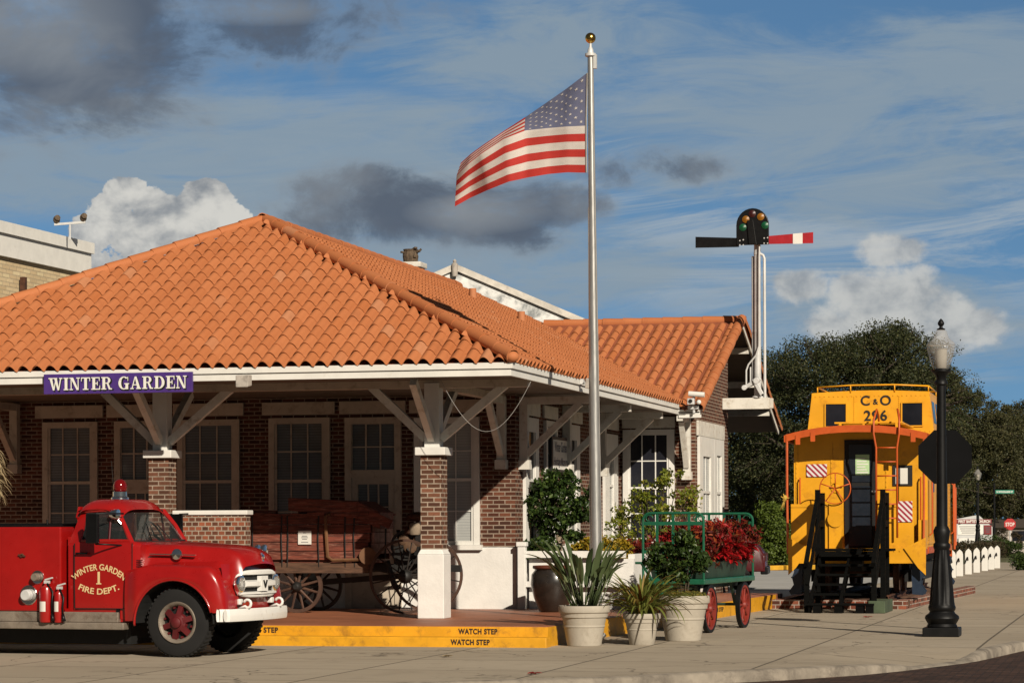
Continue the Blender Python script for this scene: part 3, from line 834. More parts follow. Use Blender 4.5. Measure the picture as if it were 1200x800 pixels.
caps(Cp, (XE + .02, YE - .02, ZE + .03), (XR, YP, ZR), .115); caps(Cp, (XWL, YE, ZE), (XR, YP, ZR)); caps(Cp, (XR, YP - .1, ZR), (XR, YB + .1, ZR), .10)
Cp.sphere((XE + .02, YE - .02, ZE + .065), .115, 14, 8, (1, 1, .8))
Cp.build('ridge_caps', 'roof_tile', RF, smooth=True, fixn=False, angle=60)
Cp = MB()
caps(Cp, (-13.75, YGR, ZGR - .02), (XRK + .02, YGR, ZGR - .02), .105)
caps(Cp, (XRK - .05, YG0 - .08, ZG0 - .01), (XRK - .05, YGR, ZGR + .02), .12, .34, .02); caps(Cp, (XRK - .05, YG1 + .08, ZG0 - .01), (XRK - .05, YGR, ZGR + .02), .12, .34, .02)
Cp.build('ridge_caps', 'roof_tile', RF, smooth=True, fixn=False, angle=60)
for px, py in ((554, 347), (611, 374)):
    for Yt in np.arange(44, 58, .02):
        q = PY(px, py, float(Yt))
        if q.z <= zmain(q.x, q.y) + .1: break
    vp = MB(); vp.cyl(q + Vector((0, 0, -.15)), q + Vector((0, 0, .17)), .085, .08, 14); vp.build('vent_pipe', 'roof_tile', RF, smooth=True)
# rake boards and gable soffit
rk = MB(); gs = MB()
for y0 in (YG0, YG1):
    rk.beam((XRK - (.16 if y0 < YGR else .03), y0 + (.1 if y0 < YGR else 0), ZG0 - .10), (XRK - (.16 if y0 < YGR else .03), YGR, ZGR - .13), .035, .10)
    q0, q1 = (y0, ZG0 - .075), (YGR, ZGR - .075)
    gs.hexa([(XRK - .05, q0[0], q0[1]), (XW, q0[0], q0[1]), (XW, q0[0], q0[1] + .02), (XRK - .05, q0[0], q0[1] + .02), (XRK - .05, q1[0], q1[1]), (XW, q1[0], q1[1]), (XW, q1[0], q1[1] + .02), (XRK - .05, q1[0], q1[1] + .02)])
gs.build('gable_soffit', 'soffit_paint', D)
for yy in (60.6, 62.4, 64.0): rk.beam((XW, yy, wz(2 * YGR - yy) - .16), (XRK - .06, yy, wz(2 * YGR - yy) - .16), .12, .14)
rk.build('rake_board', 'old_white_paint', D)
# signal beam bracketed out of the gable
SY = 58.3; BX1, BZ0, BZ1 = PY(906, 472, SY).x, PY(872, 479.5, SY).z, PY(888, 466, SY).z
mb = MB(); mb.box(XWG + .002, BX1 - .07, SY - .09, SY + .09, BZ0, BZ1); mb.box(BX1 - .07, BX1, SY - .08, SY + .08, BZ0 + .012, BZ1 - .012)
mb.build('signal_beam', 'old_white_paint', D, bevel=.01)

# ---- windows and doors.  ax 'y': lies in a wall facing -Y at y = pl;  ax 'x': in a wall facing +X at x = pl
def mapper(ax, pl):
    if ax == 'y': return lambda u0, u1, d0, d1, z0, z1, b: b.box(u0, u1, pl - d1, pl - d0, z0, z1)
    return lambda u0, u1, d0, d1, z0, z1, b: b.box(pl + d0, pl + d1, u0, u1, z0, z1)
def pane_quad(ax, pl, u0, u1, z0, z1, d):
    b = MB()
    if ax == 'y': b.add([(u0, pl - d, z0), (u1, pl - d, z0), (u1, pl - d, z1), (u0, pl - d, z1)], [(0, 1, 2, 3)])
    else: b.add([(pl + d, u0, z0), (pl + d, u1, z0), (pl + d, u1, z1), (pl + d, u0, z1)], [(0, 1, 2, 3)])
    return b
def window(ax, pl, u0, u1, z0, z1, cols=3, mid=2.62, rows=2, pane='blind_pane', cas=.11, sill=True, cmat='white_paint', name='window'):
    bx = mapper(ax, pl); f = MB()
    bx(u0, u0 + cas, 0, .06, z0, z1, f); bx(u1 - cas, u1, 0, .06, z0, z1, f); bx(u0 + cas, u1 - cas, 0, .06, z1 - cas, z1, f); bx(u0 + cas, u1 - cas, 0, .05, z0, z0 + .07, f)
    w = f.build(name, cmat, D)
    if sill:
        s = MB(); bx(u0 - .05, u1 + .05, 0.001, .12, z0 - .09, z0 - .002, s); s.build('sill', cmat, w)
    a, b, c, d = u0 + cas, u1 - cas, z0 + .07, z1 - cas
    s = MB()
    bx(a, b, .012, .048, mid - .028, mid + .028, s)
    for lo, hi in ((c, mid - .028), (mid + .028, d)):
        bx(a, a + .045, .012, .042, lo, hi, s); bx(b - .045, b, .012, .042, lo, hi, s)
        for k in range(1, cols): x = a + (b - a) * k / cols; bx(x - .012, x + .012, .012, .03, lo, hi, s)
        for k in range(1, rows):
            z = lo + (hi - lo) * k / rows
            for kk in range(cols): bx(a + (b - a) * kk / cols + (.045 if kk == 0 else .012), a + (b - a) * (kk + 1) / cols - (.045 if kk == cols - 1 else .012), .012, .03, z - .012, z + .012, s)
    s.build('sash', cmat, w)
    pane_quad(ax, pl, a, b, c, d, .008).build('pane', pane, w, fixn=False)
    return w
def door(ax, pl, u0, u1, z0, z1, zt, pane='blind_pane', cmat='white_paint'):
    """door leaf with glazed upper part, transom light above zt"""
    bx = mapper(ax, pl); f = MB(); cas = .12
    bx(u0, u0 + cas, 0, .07, z0, z1, f); bx(u1 - cas, u1, 0, .07, z0, z1, f); bx(u0 + cas, u1 - cas, 0, .07, z1 - cas, z1, f); bx(u0 + cas, u1 - cas, 0, .075, zt - .07, zt + .07, f)
    o = f.build('door', cmat, D)
    a, b = u0 + cas, u1 - cas
    t = MB()
    c, d = zt + .07, z1 - cas
    for k in range(4):
        x = a + (b - a) * k / 3; bx(max(a, x - .015), min(b, x + .015), .012, .035, c, d, t)
    for k in range(3): bx(a + (b - a) * k / 3 + .016, a + (b - a) * (k + 1) / 3 - .016, .012, .035, (c + d) / 2 - .012, (c + d) / 2 + .012, t)
    t.build('transom', cmat, o); pane_quad(ax, pl, a, b, c, d, .008).build('pane', pane, o, fixn=False)
    l = MB(); g0, g1 = z0 + 1.0, zt - .19
    bx(a, b, .01, .045, z0, g0, l); bx(a, a + .12, .01, .045, g0, zt - .07, l); bx(b - .12, b, .01, .045, g0, zt - .07, l); bx(a + .12, b - .12, .01, .045, g1, zt - .07, l)
    bx(a + .1, b - .1, .046, .055, z0 + .15, g0 - .15, l)
    for k in (1, 2): x = a + .12 + (b - a - .24) * k / 3; bx(x - .013, x + .013, .012, .035, g0, g1, l)
    for k in (1, 2):
        z = g0 + (g1 - g0) * k / 3
        for kk in range(3): bx(a + .12 + (b - a - .24) * kk / 3 + .014, a + .12 + (b - a - .24) * (kk + 1) / 3 - .014, .012, .03, z - .012, z + .012, l)
    l.build('leaf', cmat, o); pane_quad(ax, pl, a + .12, b - .12, g0, g1, .008).build('pane', pane, o, fixn=False)
    kn = MB(); bx(b - .09, b - .03, .046, .09, z0 + .95, z0 + 1.02, kn); kn.build('handle', 'black_iron', o)
PC = dict(pane='shaded_blind_pane', cmat='shaded_white_paint')
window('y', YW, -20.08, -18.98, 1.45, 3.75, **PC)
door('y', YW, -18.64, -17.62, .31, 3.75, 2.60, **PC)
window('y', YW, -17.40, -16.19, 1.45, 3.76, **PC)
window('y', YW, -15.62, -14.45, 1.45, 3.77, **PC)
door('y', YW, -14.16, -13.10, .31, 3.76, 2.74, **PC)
window('y', YW, -12.86, -11.64, 1.45, 3.74)
LT_ = []
for a, b in ((-20.23, -18.87), (-18.80, -17.55), (-17.48, -16.11), (-15.75, -14.36), (-14.27, -13.02), (-12.95, -11.58)): LT_.append((a, b, YW - .05, YW - .001, 3.83, 4.06))
for a, b in ((45.6, 46.9), (47.25, 48.4), (49.0, 50.6), (52.65, 54.25)): LT_.append((XW + .001, XW + .05, a, b, 3.80, 4.04))
LT_.append((XW + .05, -9.79, YWG - .05, YWG - .001, 3.86, 4.10))
LT_.append((XWG + .001, XWG + .05, 54.72, 58.25, 3.70, 4.02))
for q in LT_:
    lt = MB(); lt.box(*q); lt.build('lintel', 'shaded_white_paint' if q[3] < 46 else 'old_white_paint', D, bevel=.008)
window('x', XW, 45.68, 46.72, 1.45, 3.76, cols=1, rows=1, cas=.26, pane='dark_pane')
window('x', XW, 47.35, 48.30, 1.45, 3.76, cols=2)
window('x', XW, 49.20, 50.30, 1.45, 3.76, cols=1, rows=1, cas=.3, pane='dark_pane')
window('x', XW, 52.76, 54.10, 1.45, 3.70, cols=1, rows=1, cas=.45, pane='blind_pane')
window('y', YWG, -10.92, -9.80, 1.45, 3.83, cols=3, pane='dark_pane', cas=.12, mid=2.58)
window('x', XWG, 54.85, 56.70, 1.45, 3.69, cols=2, rows=1, cas=.42, pane='blind_pane', mid=2.5)
window('x', XWG, 56.75, 58.10, 1.45, 3.69, cols=2, rows=1, cas=.36, pane='blind_pane', mid=2.5)

# ---- brackets on the walls
def bracket(p, d, z0=2.80, out=1.05, z1=4.10, par=None, arm=True, mt='old_white_paint'):
    b = MB(); p = Vector((p[0], p[1], 0)); d = Vector(d)
    w = d.cross(Vector((0, 0, 1)))
    c = p + d * .085
    def up(v, z): return Vector((v.x, v.y, z))
    b.beam(up(c, z0 + .17), up(c, z1), .15, .15, up=d)
    b.beam(up(p + d * .10, z0), up(p + d * .10, z0 + .168), .20, .20, up=d)
    b.beam(up(c + d * .06, z0 + .28), up(p + d * out, z1 - .12), .11, .12)
    if arm: b.beam(up(p + d * .165, z1 - .065), up(p + d * (out + .22), z1 - .065), .13, .13)
    return b.build('bracket', mt, par or D)
bracket((-11.22, YW), (0, -1, 0)); bracket((-20.62, YW), (0, -1, 0), mt='shaded_white_paint')
for y in (45.45, 49.0, 52.35): bracket((XW, y), (1, 0, 0), out=1.12)
bracket((-9.52, YWG), (0, -1, 0), z0=2.75, out=.75)
# ---- porch piers
def pier(x0, y0, struts):
    w = .44
    b = MB(); b.box(x0 + .045, x0 + w - .045, y0 + .045, y0 + w - .045, 1.40, 2.93)
    o = b.build('brick_pier', 'pier_brick', D)
    b = MB(); b.box(x0, x0 + w, y0, y0 + w, .301, 1.33); b.frustum(x0 + w / 2, y0 + w / 2, 1.331, 1.42, w, w, w - .09, w - .09); b.build('base', 'white_masonry', o, bevel=.012)
    b = MB(); b.box(x0 - .03, x0 + w + .03, y0 - .03, y0 + w + .03, 2.931, 3.06); b.build('cap', 'white_paint', o, bevel=.01)
    cx, cy = x0 + w / 2, y0 + w / 2
    b = MB(); b.box(cx - .125, cx + .125, cy - .125, cy + .125, 3.061, 4.10); b.build('post', 'white_paint', o, bevel=.006)
    for dx, dy, L in struts:
        b = MB(); d = Vector((dx, dy, 0))
        b.beam(Vector((cx, cy, 3.2)) + d * .126, Vector((cx, cy, 4.06)) + d * L, .11, .13); b.build('strut', 'old_white_paint', o)
pier(-11.45, 40.3, ((-1, 0, 1.05), (1, 0, 1.2), (0, -1, 1.2), (0, 1, 1.3)))
pier(-16.13, 40.3, ((-1, 0, 1.05), (1, 0, 1.2), (0, -1, 1.2), (0, 1, 1.3)))
pier(-20.85, 40.3, ((-1, 0, 1.05), (1, 0, 1.2), (0, -1, 1.2), (0, 1, 1.3)))
mb = MB(); mb.box(-21.6, XE - .1, 40.42, 40.62, 4.02, 4.143); mb.box(-11.36, -11.16, 40.63, YW, 4.02, 4.143); mb.build('porch_beam', 'shaded_white_paint', D)
mb = MB(); mb.box(-15.69, -14.42, 40.42, 40.66, .301, 1.985); lw = mb.build('parapet', 'header_brick', D)
mb = MB(); mb.box(-15.69, -14.38, 40.39, 40.69, 1.987, 2.062); mb.build('coping', 'white_paint', lw, bevel=.01)

# ---- chimney on the far slope
CH = MB(); CH.box(-17.12, -16.60, 58.65, 59.15, 6.2, 7.86); ch = CH.build('chimney', 'coping_stone', D)
mb = MB(); mb.box(-17.17, -16.55, 58.6, 59.2, 7.862, 7.99); mb.build('cap', 'old_white_paint', ch, bevel=.02)
mb = MB()
mb.lathe([(.17, 7.99), (.19, 8.14), (.16, 8.25), (.18, 8.30), (.13, 8.30), (.12, 8.05)], (-16.86, 58.85, 0), n=14)
for k in range(7):
    a = random.uniform(0, 6.28); mb.beam((-16.86, 58.85, 8.10 + .03 * k), (-16.86 + .26 * math.cos(a), 58.85 + .2 * math.sin(a), 8.20 + random.uniform(-.1, .15)), .08, .04)
mb.build('chimney_pot', 'owl_brown', ch)
# ================================================================== SIGNS ON THE DEPOT
# hand-drawn slab serif capitals: each glyph is (advance, [polygons]) in units of the cap height
def _ring(cx, cy, rx, ry, tx, ty, a0, a1, n=14):
    o = [(cx + rx * math.cos(a0 + (a1 - a0) * k / n), cy + ry * math.sin(a0 + (a1 - a0) * k / n)) for k in range(n + 1)]
    i = [(cx + (rx - tx) * math.cos(a0 + (a1 - a0) * k / n), cy + (ry - ty) * math.sin(a0 + (a1 - a0) * k / n)) for k in range(n + 1)]
    return [[o[k], o[k + 1], i[k + 1], i[k]] for k in range(n)]
def _r(x0, x1, y0, y1): return [(x0, y0), (x1, y0), (x1, y1), (x0, y1)]
TK, TN, SF = .24, .085, .085
GL = {
 'I': (.42, [_r(.09, .33, 0, 1), _r(0, .42, 0, SF), _r(0, .42, 1 - SF, 1)]),
 'W': (1.22, [[(.05, 1), (.29, 1), (.50, 0), (.36, 0)], [(.40, 0), (.50, 0), (.68, .9), (.60, .9)], [(.47, 1), (.71, 1), (.92, 0), (.78, 0)], [(.82, 0), (.92, 0), (1.12, 1), (1.02, 1)], _r(-.02, .38, 1 - SF, 1), _r(.40, .76, 1 - SF, 1), _r(.92, 1.22, 1 - SF, 1)]),
 'N': (.92, [_r(.10, .185, 0, 1), _r(.72, .805, 0, 1), [(.08, 1), (.32, 1), (.80, 0), (.62, 0)], _r(0, .30, 0, SF), _r(0, .26, 1 - SF, 1), _r(.60, .92, 1 - SF, 1)]),
 'T': (.80, [_r(.28, .52, 0, 1), _r(.15, .65, 0, SF), _r(0, .80, 1 - SF, 1), [(0, 1), (.09, 1), (.05, .68), (0, .68)], [(.71, 1), (.80, 1), (.80, .68), (.75, .68)]]),
 'E': (.78, [_r(.10, .34, 0, 1), _r(0, .78, 0, SF), _r(0, .74, 1 - SF, 1), _r(.34, .55, .46, .54), _r(.50, .57, .34, .66), [(.68, 0), (.78, 0), (.78, .34), (.73, .34)], [(.65, 1), (.74, 1), (.74, .68), (.69, .68)]]),
 'R': (.94, [_r(.10, .34, 0, 1), _r(0, .44, 0, SF), _r(0, .50, 1 - SF, 1), _r(.34, .52, .47, .55)] + _ring(.50, .735, .30, .265, .21, .085, -math.pi / 2, math.pi / 2) + [[(.46, .50), (.62, .50), (.82, .06), (.66, .0)], [(.66, 0), (.94, 0), (.94, .09), (.78, .10)]]),
 'G': (.94, _ring(.48, .5, .48, .52, .24, .085, math.pi * .27, math.pi * 1.76, 24) + [_r(.62, .86, .0, .44), _r(.52, .94, .40, .48), [(.78, .98), (.86, .98), (.86, .64), (.82, .64)]]),
 'A': (.94, [[(.09, 0), (.18, 0), (.46, 1), (.38, 1)], [(.38, 1), (.54, 1), (.88, 0), (.62, 0)], _r(.22, .66, .30, .375), _r(0, .30, 0, SF), _r(.52, .94, 0, SF)]),
 'D': (.92, [_r(.10, .34, 0, 1), _r(0, .44, 0, SF), _r(0, .44, 1 - SF, 1)] + _ring(.42, .5, .48, .5, .24, .085, -math.pi / 2, math.pi / 2, 18)),
 ' ': (.36, []),
}
def serif_mb(body, fn, width, height, gap=.10, grow=0.0):
    adv = sum(GL[c][0] + gap for c in body) - gap; sx = width / adv
    mb = MB(); x = 0; lay = 0
    for c in body:
        a, polys = GL[c]
        for i, p in enumerate(polys):
            cx = sum(q[0] for q in p) / len(p); cy = sum(q[1] for q in p) / len(p)
            qq = []
            for u, v in p:
                if grow:
                    du, dv = u - cx, v - cy; L = math.hypot(du, dv) or 1; u, v = u + du / L * grow * 1.4, v + dv / L * grow * 1.4
                qq.append((u, v))
            mb.add([fn((x + u) * sx - width / 2, v * height, .0005 * (i % 9)) for u, v in qq], [tuple(range(len(qq)))])
        x += a + gap
    return mb
xs0, xs1 = PY(52, 450, 38.84).x, PY(226, 450, 38.84).x
zs0, zs1 = PY(140, 460.5, 38.84).z, PY(140, 437.0, 38.84).z
mb = MB(); mb.box(xs0, xs1, 38.815, 38.865, zs0, zs1)
SG = set_origin(mb.build('station_sign', 'sign_purple', bevel=.004), ((xs0 + xs1) / 2, 38.84, zs0))
tag(SG, 'long purple station sign with white serif capitals on the porch fascia', 'sign')
xc = (xs0 + xs1) / 2; zc = (zs0 + zs1) / 2 - .10
adv = lambda w: sum(GL[c][0] + .10 for c in w) - .10
full = adv('WINTER GARDEN'); k_ = 2.36 / full
for word, start in (('WINTER', 0), ('GARDEN', full - adv('GARDEN'))):
    ww_ = adv(word) * k_; xm_ = xc - 1.18 + start * k_ + ww_ / 2
    serif_mb(word, lambda u, v, l: (xm_ + u + .012, 38.8138 - l, zc + v - .012), ww_, .20, grow=.055).build('outline_lettering', 'sign_black', SG, fixn=False)
    serif_mb(word, lambda u, v, l: (xm_ + u, 38.8068 - l, zc + v), ww_, .20).build('lettering', 'sign_white', SG, fixn=False)

# museum board on the side wall
y0, y1, z0, z1 = 47.62, 49.05, 2.93, 3.40
zz0, zz1 = PX(651, 553, XW + .12).z, PX(651, 511, XW + .12).z
mb = MB(); mb.box(XW + .04, XW + .10, y0, y1, zz0, zz1)
MS = set_origin(mb.build('museum_sign', 'sign_black', bevel=.004), (XW + .06, (y0 + y1) / 2, zz0))
tag(MS, 'white museum board in black frame on the brick side wall above the round tree', 'sign')
mb = MB(); mb.box(XW + .1002, XW + .108, y0 + .09, y1 - .09, zz0 + .06, zz1 - .06); mb.build('board', 'sign_white', MS)
ym, zm = (y0 + y1) / 2, (zz0 + zz1) / 2
join(text_mb('Winter Garden', lambda u, v: (XW + .110, ym + u, zm + .15 + v), width=1.05, height=.20, bold=.012),
     text_mb('Heritage Museum', lambda u, v: (XW + .110, ym + u, zm - .15 + v), width=1.15, height=.20, bold=.012)).build('lettering', 'navy_ink', MS, fixn=False)

# flood lights and camera on the eaves
def flood(p, face, lab):
    t = thing('flood_light', p, lab, 'lamp', 'flood lights clipped to the porch eaves'); p = Vector(p); f = Vector(face)
    b = MB(); b.beam(p, p + f * .06, .09, .09); b.build('mount', 'galvanised', t)
    b = MB(); c = p + f * .13 + Vector((.03, -.05, -.03)); s = Vector((f.y, -f.x, 0)).normalized()
    b.hexa([tuple(c + s * a + f * bq + Vector((0, 0, zq))) for a, bq, zq in ((-.12, -.05, -.09), (.12, -.05, -.09), (.10, .10, -.12), (-.10, .10, -.12), (-.13, -.03, .08), (.13, -.03, .08), (.11, .07, .07), (-.11, .07, .07))])
    b.build('housing', 'coping_stone', t, bevel=.012)
flood((PY(288, 441, 38.87).x, 38.868, 4.13), (0, -1, 0), 'small grey flood light on the front fascia beside the purple sign')
fy = PX(678, 448, XE).y
flood((XE + .035, fy, PX(678, 447, XE).z), (1, 0, 0), 'small grey flood light on the side eave behind the flagpole')
t = thing('security_camera', PY(812, 477, 53.5), 'white security camera cluster at the eave corner beneath the wing roof', 'camera')
c = PY(812, 477, 53.5)
b = MB(); b.cyl(c + Vector((.02, 0, -.12)), c + Vector((.02, 0, .22)), .028, n=10); b.box(c.x - .10, c.x + .12, 53.45, 53.56, c.z - .04, c.z + .03); b.build('bracket', 'dull_silver', t)
b = MB(); p = PY(816, 462, 53.4); b.cyl(p + Vector((-.16, 0, .02)), p + Vector((.17, 0, -.01)), .055, n=12); b.build('camera_tube', 'white_paint', t, smooth=True)
b = MB(); p = PY(812, 470, 53.4); b.box(p.x - .10, p.x + .04, 53.28, 53.44, p.z - .07, p.z + .06); b.build('housing', 'galvanised', t, bevel=.01)
b = MB(); b.cyl((p.x - .03, 53.279, p.z), (p.x - .03, 53.26, p.z), .04, n=14); b.build('lens', 'interior_black', t)
b = MB(); b.sphere(PY(819, 471, 53.35), .05, 12, 8); b.build('dome', 'white_paint', t, smooth='all')

# cable swag between two beams
A_, B_ = PY(517, 446, 39.2), PY(622, 447, 39.2)
pts = []
for k in range(21):
    q = k / 20; pq = A_.lerp(B_, q); pq.z -= 4 * .70 * q * (1 - q) * (1 + .12 * math.sin(q * 3)); pts.append(pq)
b = MB(); b.tube(pts, .0042, 6)
tag(set_origin(b.build('hanging_cable', 'cable', smooth='all'), A_), 'thin white cable hanging in a loop under the front corner eave', 'cable')

# ================================================================== FLAGPOLE AND FLAG
PB = Vector((-8.47, 40.19, 0)); PTOP = PY(692, 66, 40.19)
FP = thing('flagpole', PB, 'tall silver flagpole with gold ball standing behind the cream plant pots', 'flagpole')
lean = PTOP - PB
def on_pole(z): q = z / PTOP.z; return PB + lean * q
b = MB(); b.tube([on_pole(z) for z in (0, 2.2, 4.5, 6.5, PTOP.z)], [.088, .086, .075, .062, .048], 18); b.build('shaft', 'steel', FP, smooth=True)
b = MB()
for z in (on_pole(2.9).z, 4.6, 6.7): b.cyl(on_pole(z), on_pole(z + .035), .086 - z * .004, n=18)
b.build('joint_ring', 'galvanised', FP, smooth=True)
b = MB(); b.lathe([(.0, .0), (.115, .0), (.15, .05), (.12, .09), (.09, .10), (0, .10)], PB + Vector((0, 0, .001)), n=20); b.build('base_collar', 'galvanised', FP, smooth=True)
b = MB(); q = PTOP; b.lathe([(.052, -.02), (.088, .0), (.088, .04), (.05, .05), (.045, .10), (.02, .15), (.02, .22)], q, n=16); b.box(q.x + .05, q.x + .10, q.y - .03, q.y + .03, q.z - .2, q.z + .02); b.build('truck', 'galvanised', FP, smooth=True)
b = MB(); b.sphere(q + Vector((0, 0, .285)), .085, 20, 12); b.build('finial_ball', 'gold', FP, smooth='all')
b = MB(); b.tube([on_pole(z) + Vector((.11 - .008 * z, -.03, 0)) for z in (.9, 3, 5, 7, PTOP.z - .05)], .006, 5)
b.tube([on_pole(z) + Vector((-.10 + .006 * z, -.02, 0)) for z in (1.3, 4, PTOP.z - 2.4)], .006, 5); b.build('halyard', 'cable', FP)

# flag: a 2.44 x 1.52 m cloth blown back from the hoist; the canton folds over behind
fd = 40.19
def P_(px, py): return PY(px, py, fd)
TOPC = [(0, (687.5, 86)), (.14, (664, 104)), (.28, (641, 120)), (.42, (617, 136.5)), (.58, (593, 152)), (.74, (566, 170)), (.88, (551, 181)), (1, (540, 191))]
MIDC = [(0, (686, 147.5)), (.14, (663, 148.5)), (.28, (640, 150.5)), (.42, (616, 153)), (.58, (590, 163)), (.74, (563, 181)), (.88, (548, 193)), (1, (535, 206))]
BOTC = [(0, (686.5, 202.5)), (.14, (665, 202)), (.28, (643, 204)), (.42, (619, 208)), (.58, (596, 213)), (.74, (571, 223)), (.88, (551, 232)), (1, (533, 242))]
def curve(Cv, u):
    for (a, p), (b, q) in zip(Cv, Cv[1:]):
        if u <= b + 1e-9:
            t = (u - a) / (b - a); t = t * t * (3 - 2 * t) * .35 + t * .65
            return (p[0] + (q[0] - p[0]) * t, p[1] + (q[1] - p[1]) * t)
def flag_pt(u, v, out=0.0):
    """u from hoist to fly, v from bottom to top (0..1 in 13 stripes)"""
    tp, md, bt = curve(TOPC, u), curve(MIDC, u), curve(BOTC, u); ms = 6 / 13
    if v <= ms: t = v / ms; p = (bt[0] + (md[0] - bt[0]) * t, bt[1] + (md[1] - bt[1]) * t)
    else: t = (v - ms) / (1 - ms); p = (md[0] + (tp[0] - md[0]) * t, md[1] + (tp[1] - md[1]) * t)
    back = 0.0
    if v > ms:
        full = 1.52 * 7 / 13; h = math.hypot(tp[0] - md[0], tp[1] - md[1]) / 75.0
        back = .42 * math.sqrt(max(0, full ** 2 - h ** 2)) * ((v - ms) / (1 - ms)) * min(1, u / .3) ** .5
    wave = .13 * math.sin(u * 8.5 - v * 2.2) * u ** .7 + .05 * math.sin(u * 17 + v * 5) * u + .025 * math.sin(u * 31 + v * 3) * u ** .5
    q = P_(*p); s = (fd + back + wave + .28 * u * u) / fd
    q = Vector((q.x * s, q.y * s, EYE + (q.z - EYE) * s))
    return q + Vector((0, -out, 0))
fl = MB(); NU, NV = 60, 39
bb = len(fl.v)
for i in range(NU + 1):
    for j in range(NV + 1): fl.v.append(tuple(flag_pt(i / NU, j / NV)))
for i in range(NU):
    for j in range(NV):
        st = int((j + .5) / NV * 13)
        mi = 2 if (i < NU * .42 and st >= 6) else (0 if st % 2 == 0 else 1)
        qd = i * (NV + 1) + j; fl.f.append((qd, qd + NV + 1, qd + NV + 2, qd + 1)); fl.mi.append(mi)
st = MB()
for r in range(9):
    for c in range(6 if r % 2 == 0 else 5):
        u = .42 * ((c + .5) / 6 if r % 2 == 0 else (c + 1) / 6); v = 6 / 13 + 7 / 13 * (r + .8) / 9.6
        for sgn in (.008, -.008):
            P5 = []
            for k in range(10):
                rr = .0125 if k % 2 == 0 else .0050; a = math.pi / 2 + k * math.pi / 5
                P5.append(flag_pt(max(0, u + rr * math.cos(a)), min(1, v + rr * 1.6 * math.sin(a)), sgn))
            b0 = st.add([flag_pt(u, v, sgn)] + P5, [(0, 1 + k, 1 + (k + 1) % 10) for k in range(10)])
fl.add(st.v, st.f, 1)          # the stars are part of the printed cloth
FLG = fl.build('flag', ['flag_red', 'flag_white', 'flag_blue'], smooth='all', fixn=False)
set_origin(FLG, flag_pt(0, 1)); tag(FLG, 'striped red and white flag with starred blue canton blowing from the pole', 'flag')
b = MB(); b.tube([flag_pt(0, v) + Vector((.012, -.01, 0)) for v in (0, .25, .5, .75, 1)], .012, 6); b.build('header_rope', 'cable', FLG)

# ================================================================== SEMAPHORE SIGNAL
mx, my = PY(888, 465, SY).x, SY
zb = BZ1
SM = thing('semaphore_signal', (mx, my, zb), 'silver railway semaphore mast with black and red arms above the gable beam', 'signal')
def sp(px, py, y=57.0): return PY(px, py, y - 57.0 + SY)
ztop = sp(888, 262).z
b = MB(); b.tube([(mx, my, zb), (mx, my, ztop)], [.082, .074], 16); b.lathe([(.13, 0), (.13, .03), (.085, .05), (.075, .22), (.066, .24)], (mx, my, zb), n=16); b.build('mast', 'galvanised', SM, smooth=True)
b = MB(); b.cyl((mx - .11, my + .05, zb + .30), (mx - .11, my + .05, sp(881, 300).z), .030, n=10); b.build('conduit', 'galvanised', SM, smooth=True)
b = MB(); xr = sp(896, 350).x; b.tube([(xr, my, zb), (xr, my, sp(896, 303).z), (xr - .03, my, sp(896, 299).z), (mx + .05, my, sp(889, 297).z)], .032, 10); b.build('side_pipe', 'dull_silver', SM, smooth=True)
rod = [sp(x, y, 56.86) for x, y in ((887, 268), (890.5, 276), (889.6, 300), (889.5, 405), (886, 416), (877, 427), (874.5, 434), (874.5, 452))]
b = MB(); b.tube(rod, .020, 8); b.tube([sp(879.5, 430, 56.9), sp(879.5, 452, 56.9)], .018, 8); b.build('pull_rod', 'dull_silver', SM, smooth=True)
b = MB(); b.beam(sp(871, 455, 56.85), sp(891, 443, 56.85), .06, .085); b.beam(sp(883, 444, 56.82), sp(893, 462, 56.82), .06, .09); b.cyl(sp(872, 454, 56.87), sp(872, 454, 56.79), .06, n=12); b.cyl(sp(886, 446, 56.9), sp(886, 446, 56.77), .07, n=12); b.build('crank', 'dull_silver', SM, bevel=.01)
b = MB()
for py in (297, 388, 440): b.cyl((mx, my, sp(888, py).z - .03), (mx, my, sp(888, py).z + .03), .082, n=16)
b.build('clamp', 'galvanised', SM, smooth=True)
# spectacle casting: a round-headed black plate with five lenses
x0, x1 = sp(864.5, 280).x, sp(902.5, 280).x; zc = sp(883, 265).z; z0 = sp(883, 288).z; xc = (x0 + x1) / 2; rr = (x1 - x0) / 2
poly = [(x1, z0), (x1, zc)] + [(xc + rr * math.cos(math.pi * k / 14), zc + rr * 1.03 * math.sin(math.pi * k / 14)) for k in range(1, 14)] + [(x0, zc), (x0, z0)]
b = MB(); b.prism(poly, lambda a, c: (a, SY - .22, c), lambda a, c: (a, SY - .16, c)); spc = b.build('spectacle', 'black_paint', SM, bevel=.012)
b = MB(); b.prism([(xc - .08, z0 - .0), (xc + .10, z0), (xc + .02, zc + .12), (xc - .12, zc + .10)], lambda a, c: (a, SY - .26, c), lambda a, c: (a, SY - .222, c)); b.build('web', 'black_iron', spc, bevel=.01)
for px, py, mt in ((870.5, 266.5, 'green_lens'), (874, 257, 'amber_lens'), (881.5, 250.5, 'dark_red_lens'), (891.5, 254, 'amber_lens'), (896.5, 264, 'green_lens')):
    q = sp(px, py, 56.77); b = MB(); b.lathe([(.0, -.026), (.050, -.02), (.072, -.002), (.082, .0), (.082, .009)], q, 'y', 18); b.build('lens', mt, spc, smooth=True)
def arm(pts, mt, nm, seg=None):
    b = MB(); n = len(pts); b.prism(pts, lambda a, c: tuple(sp(a, c, 56.80)), lambda a, c: tuple(sp(a, c, 56.84)))
    return b.build(nm, mt, SM, bevel=.004)
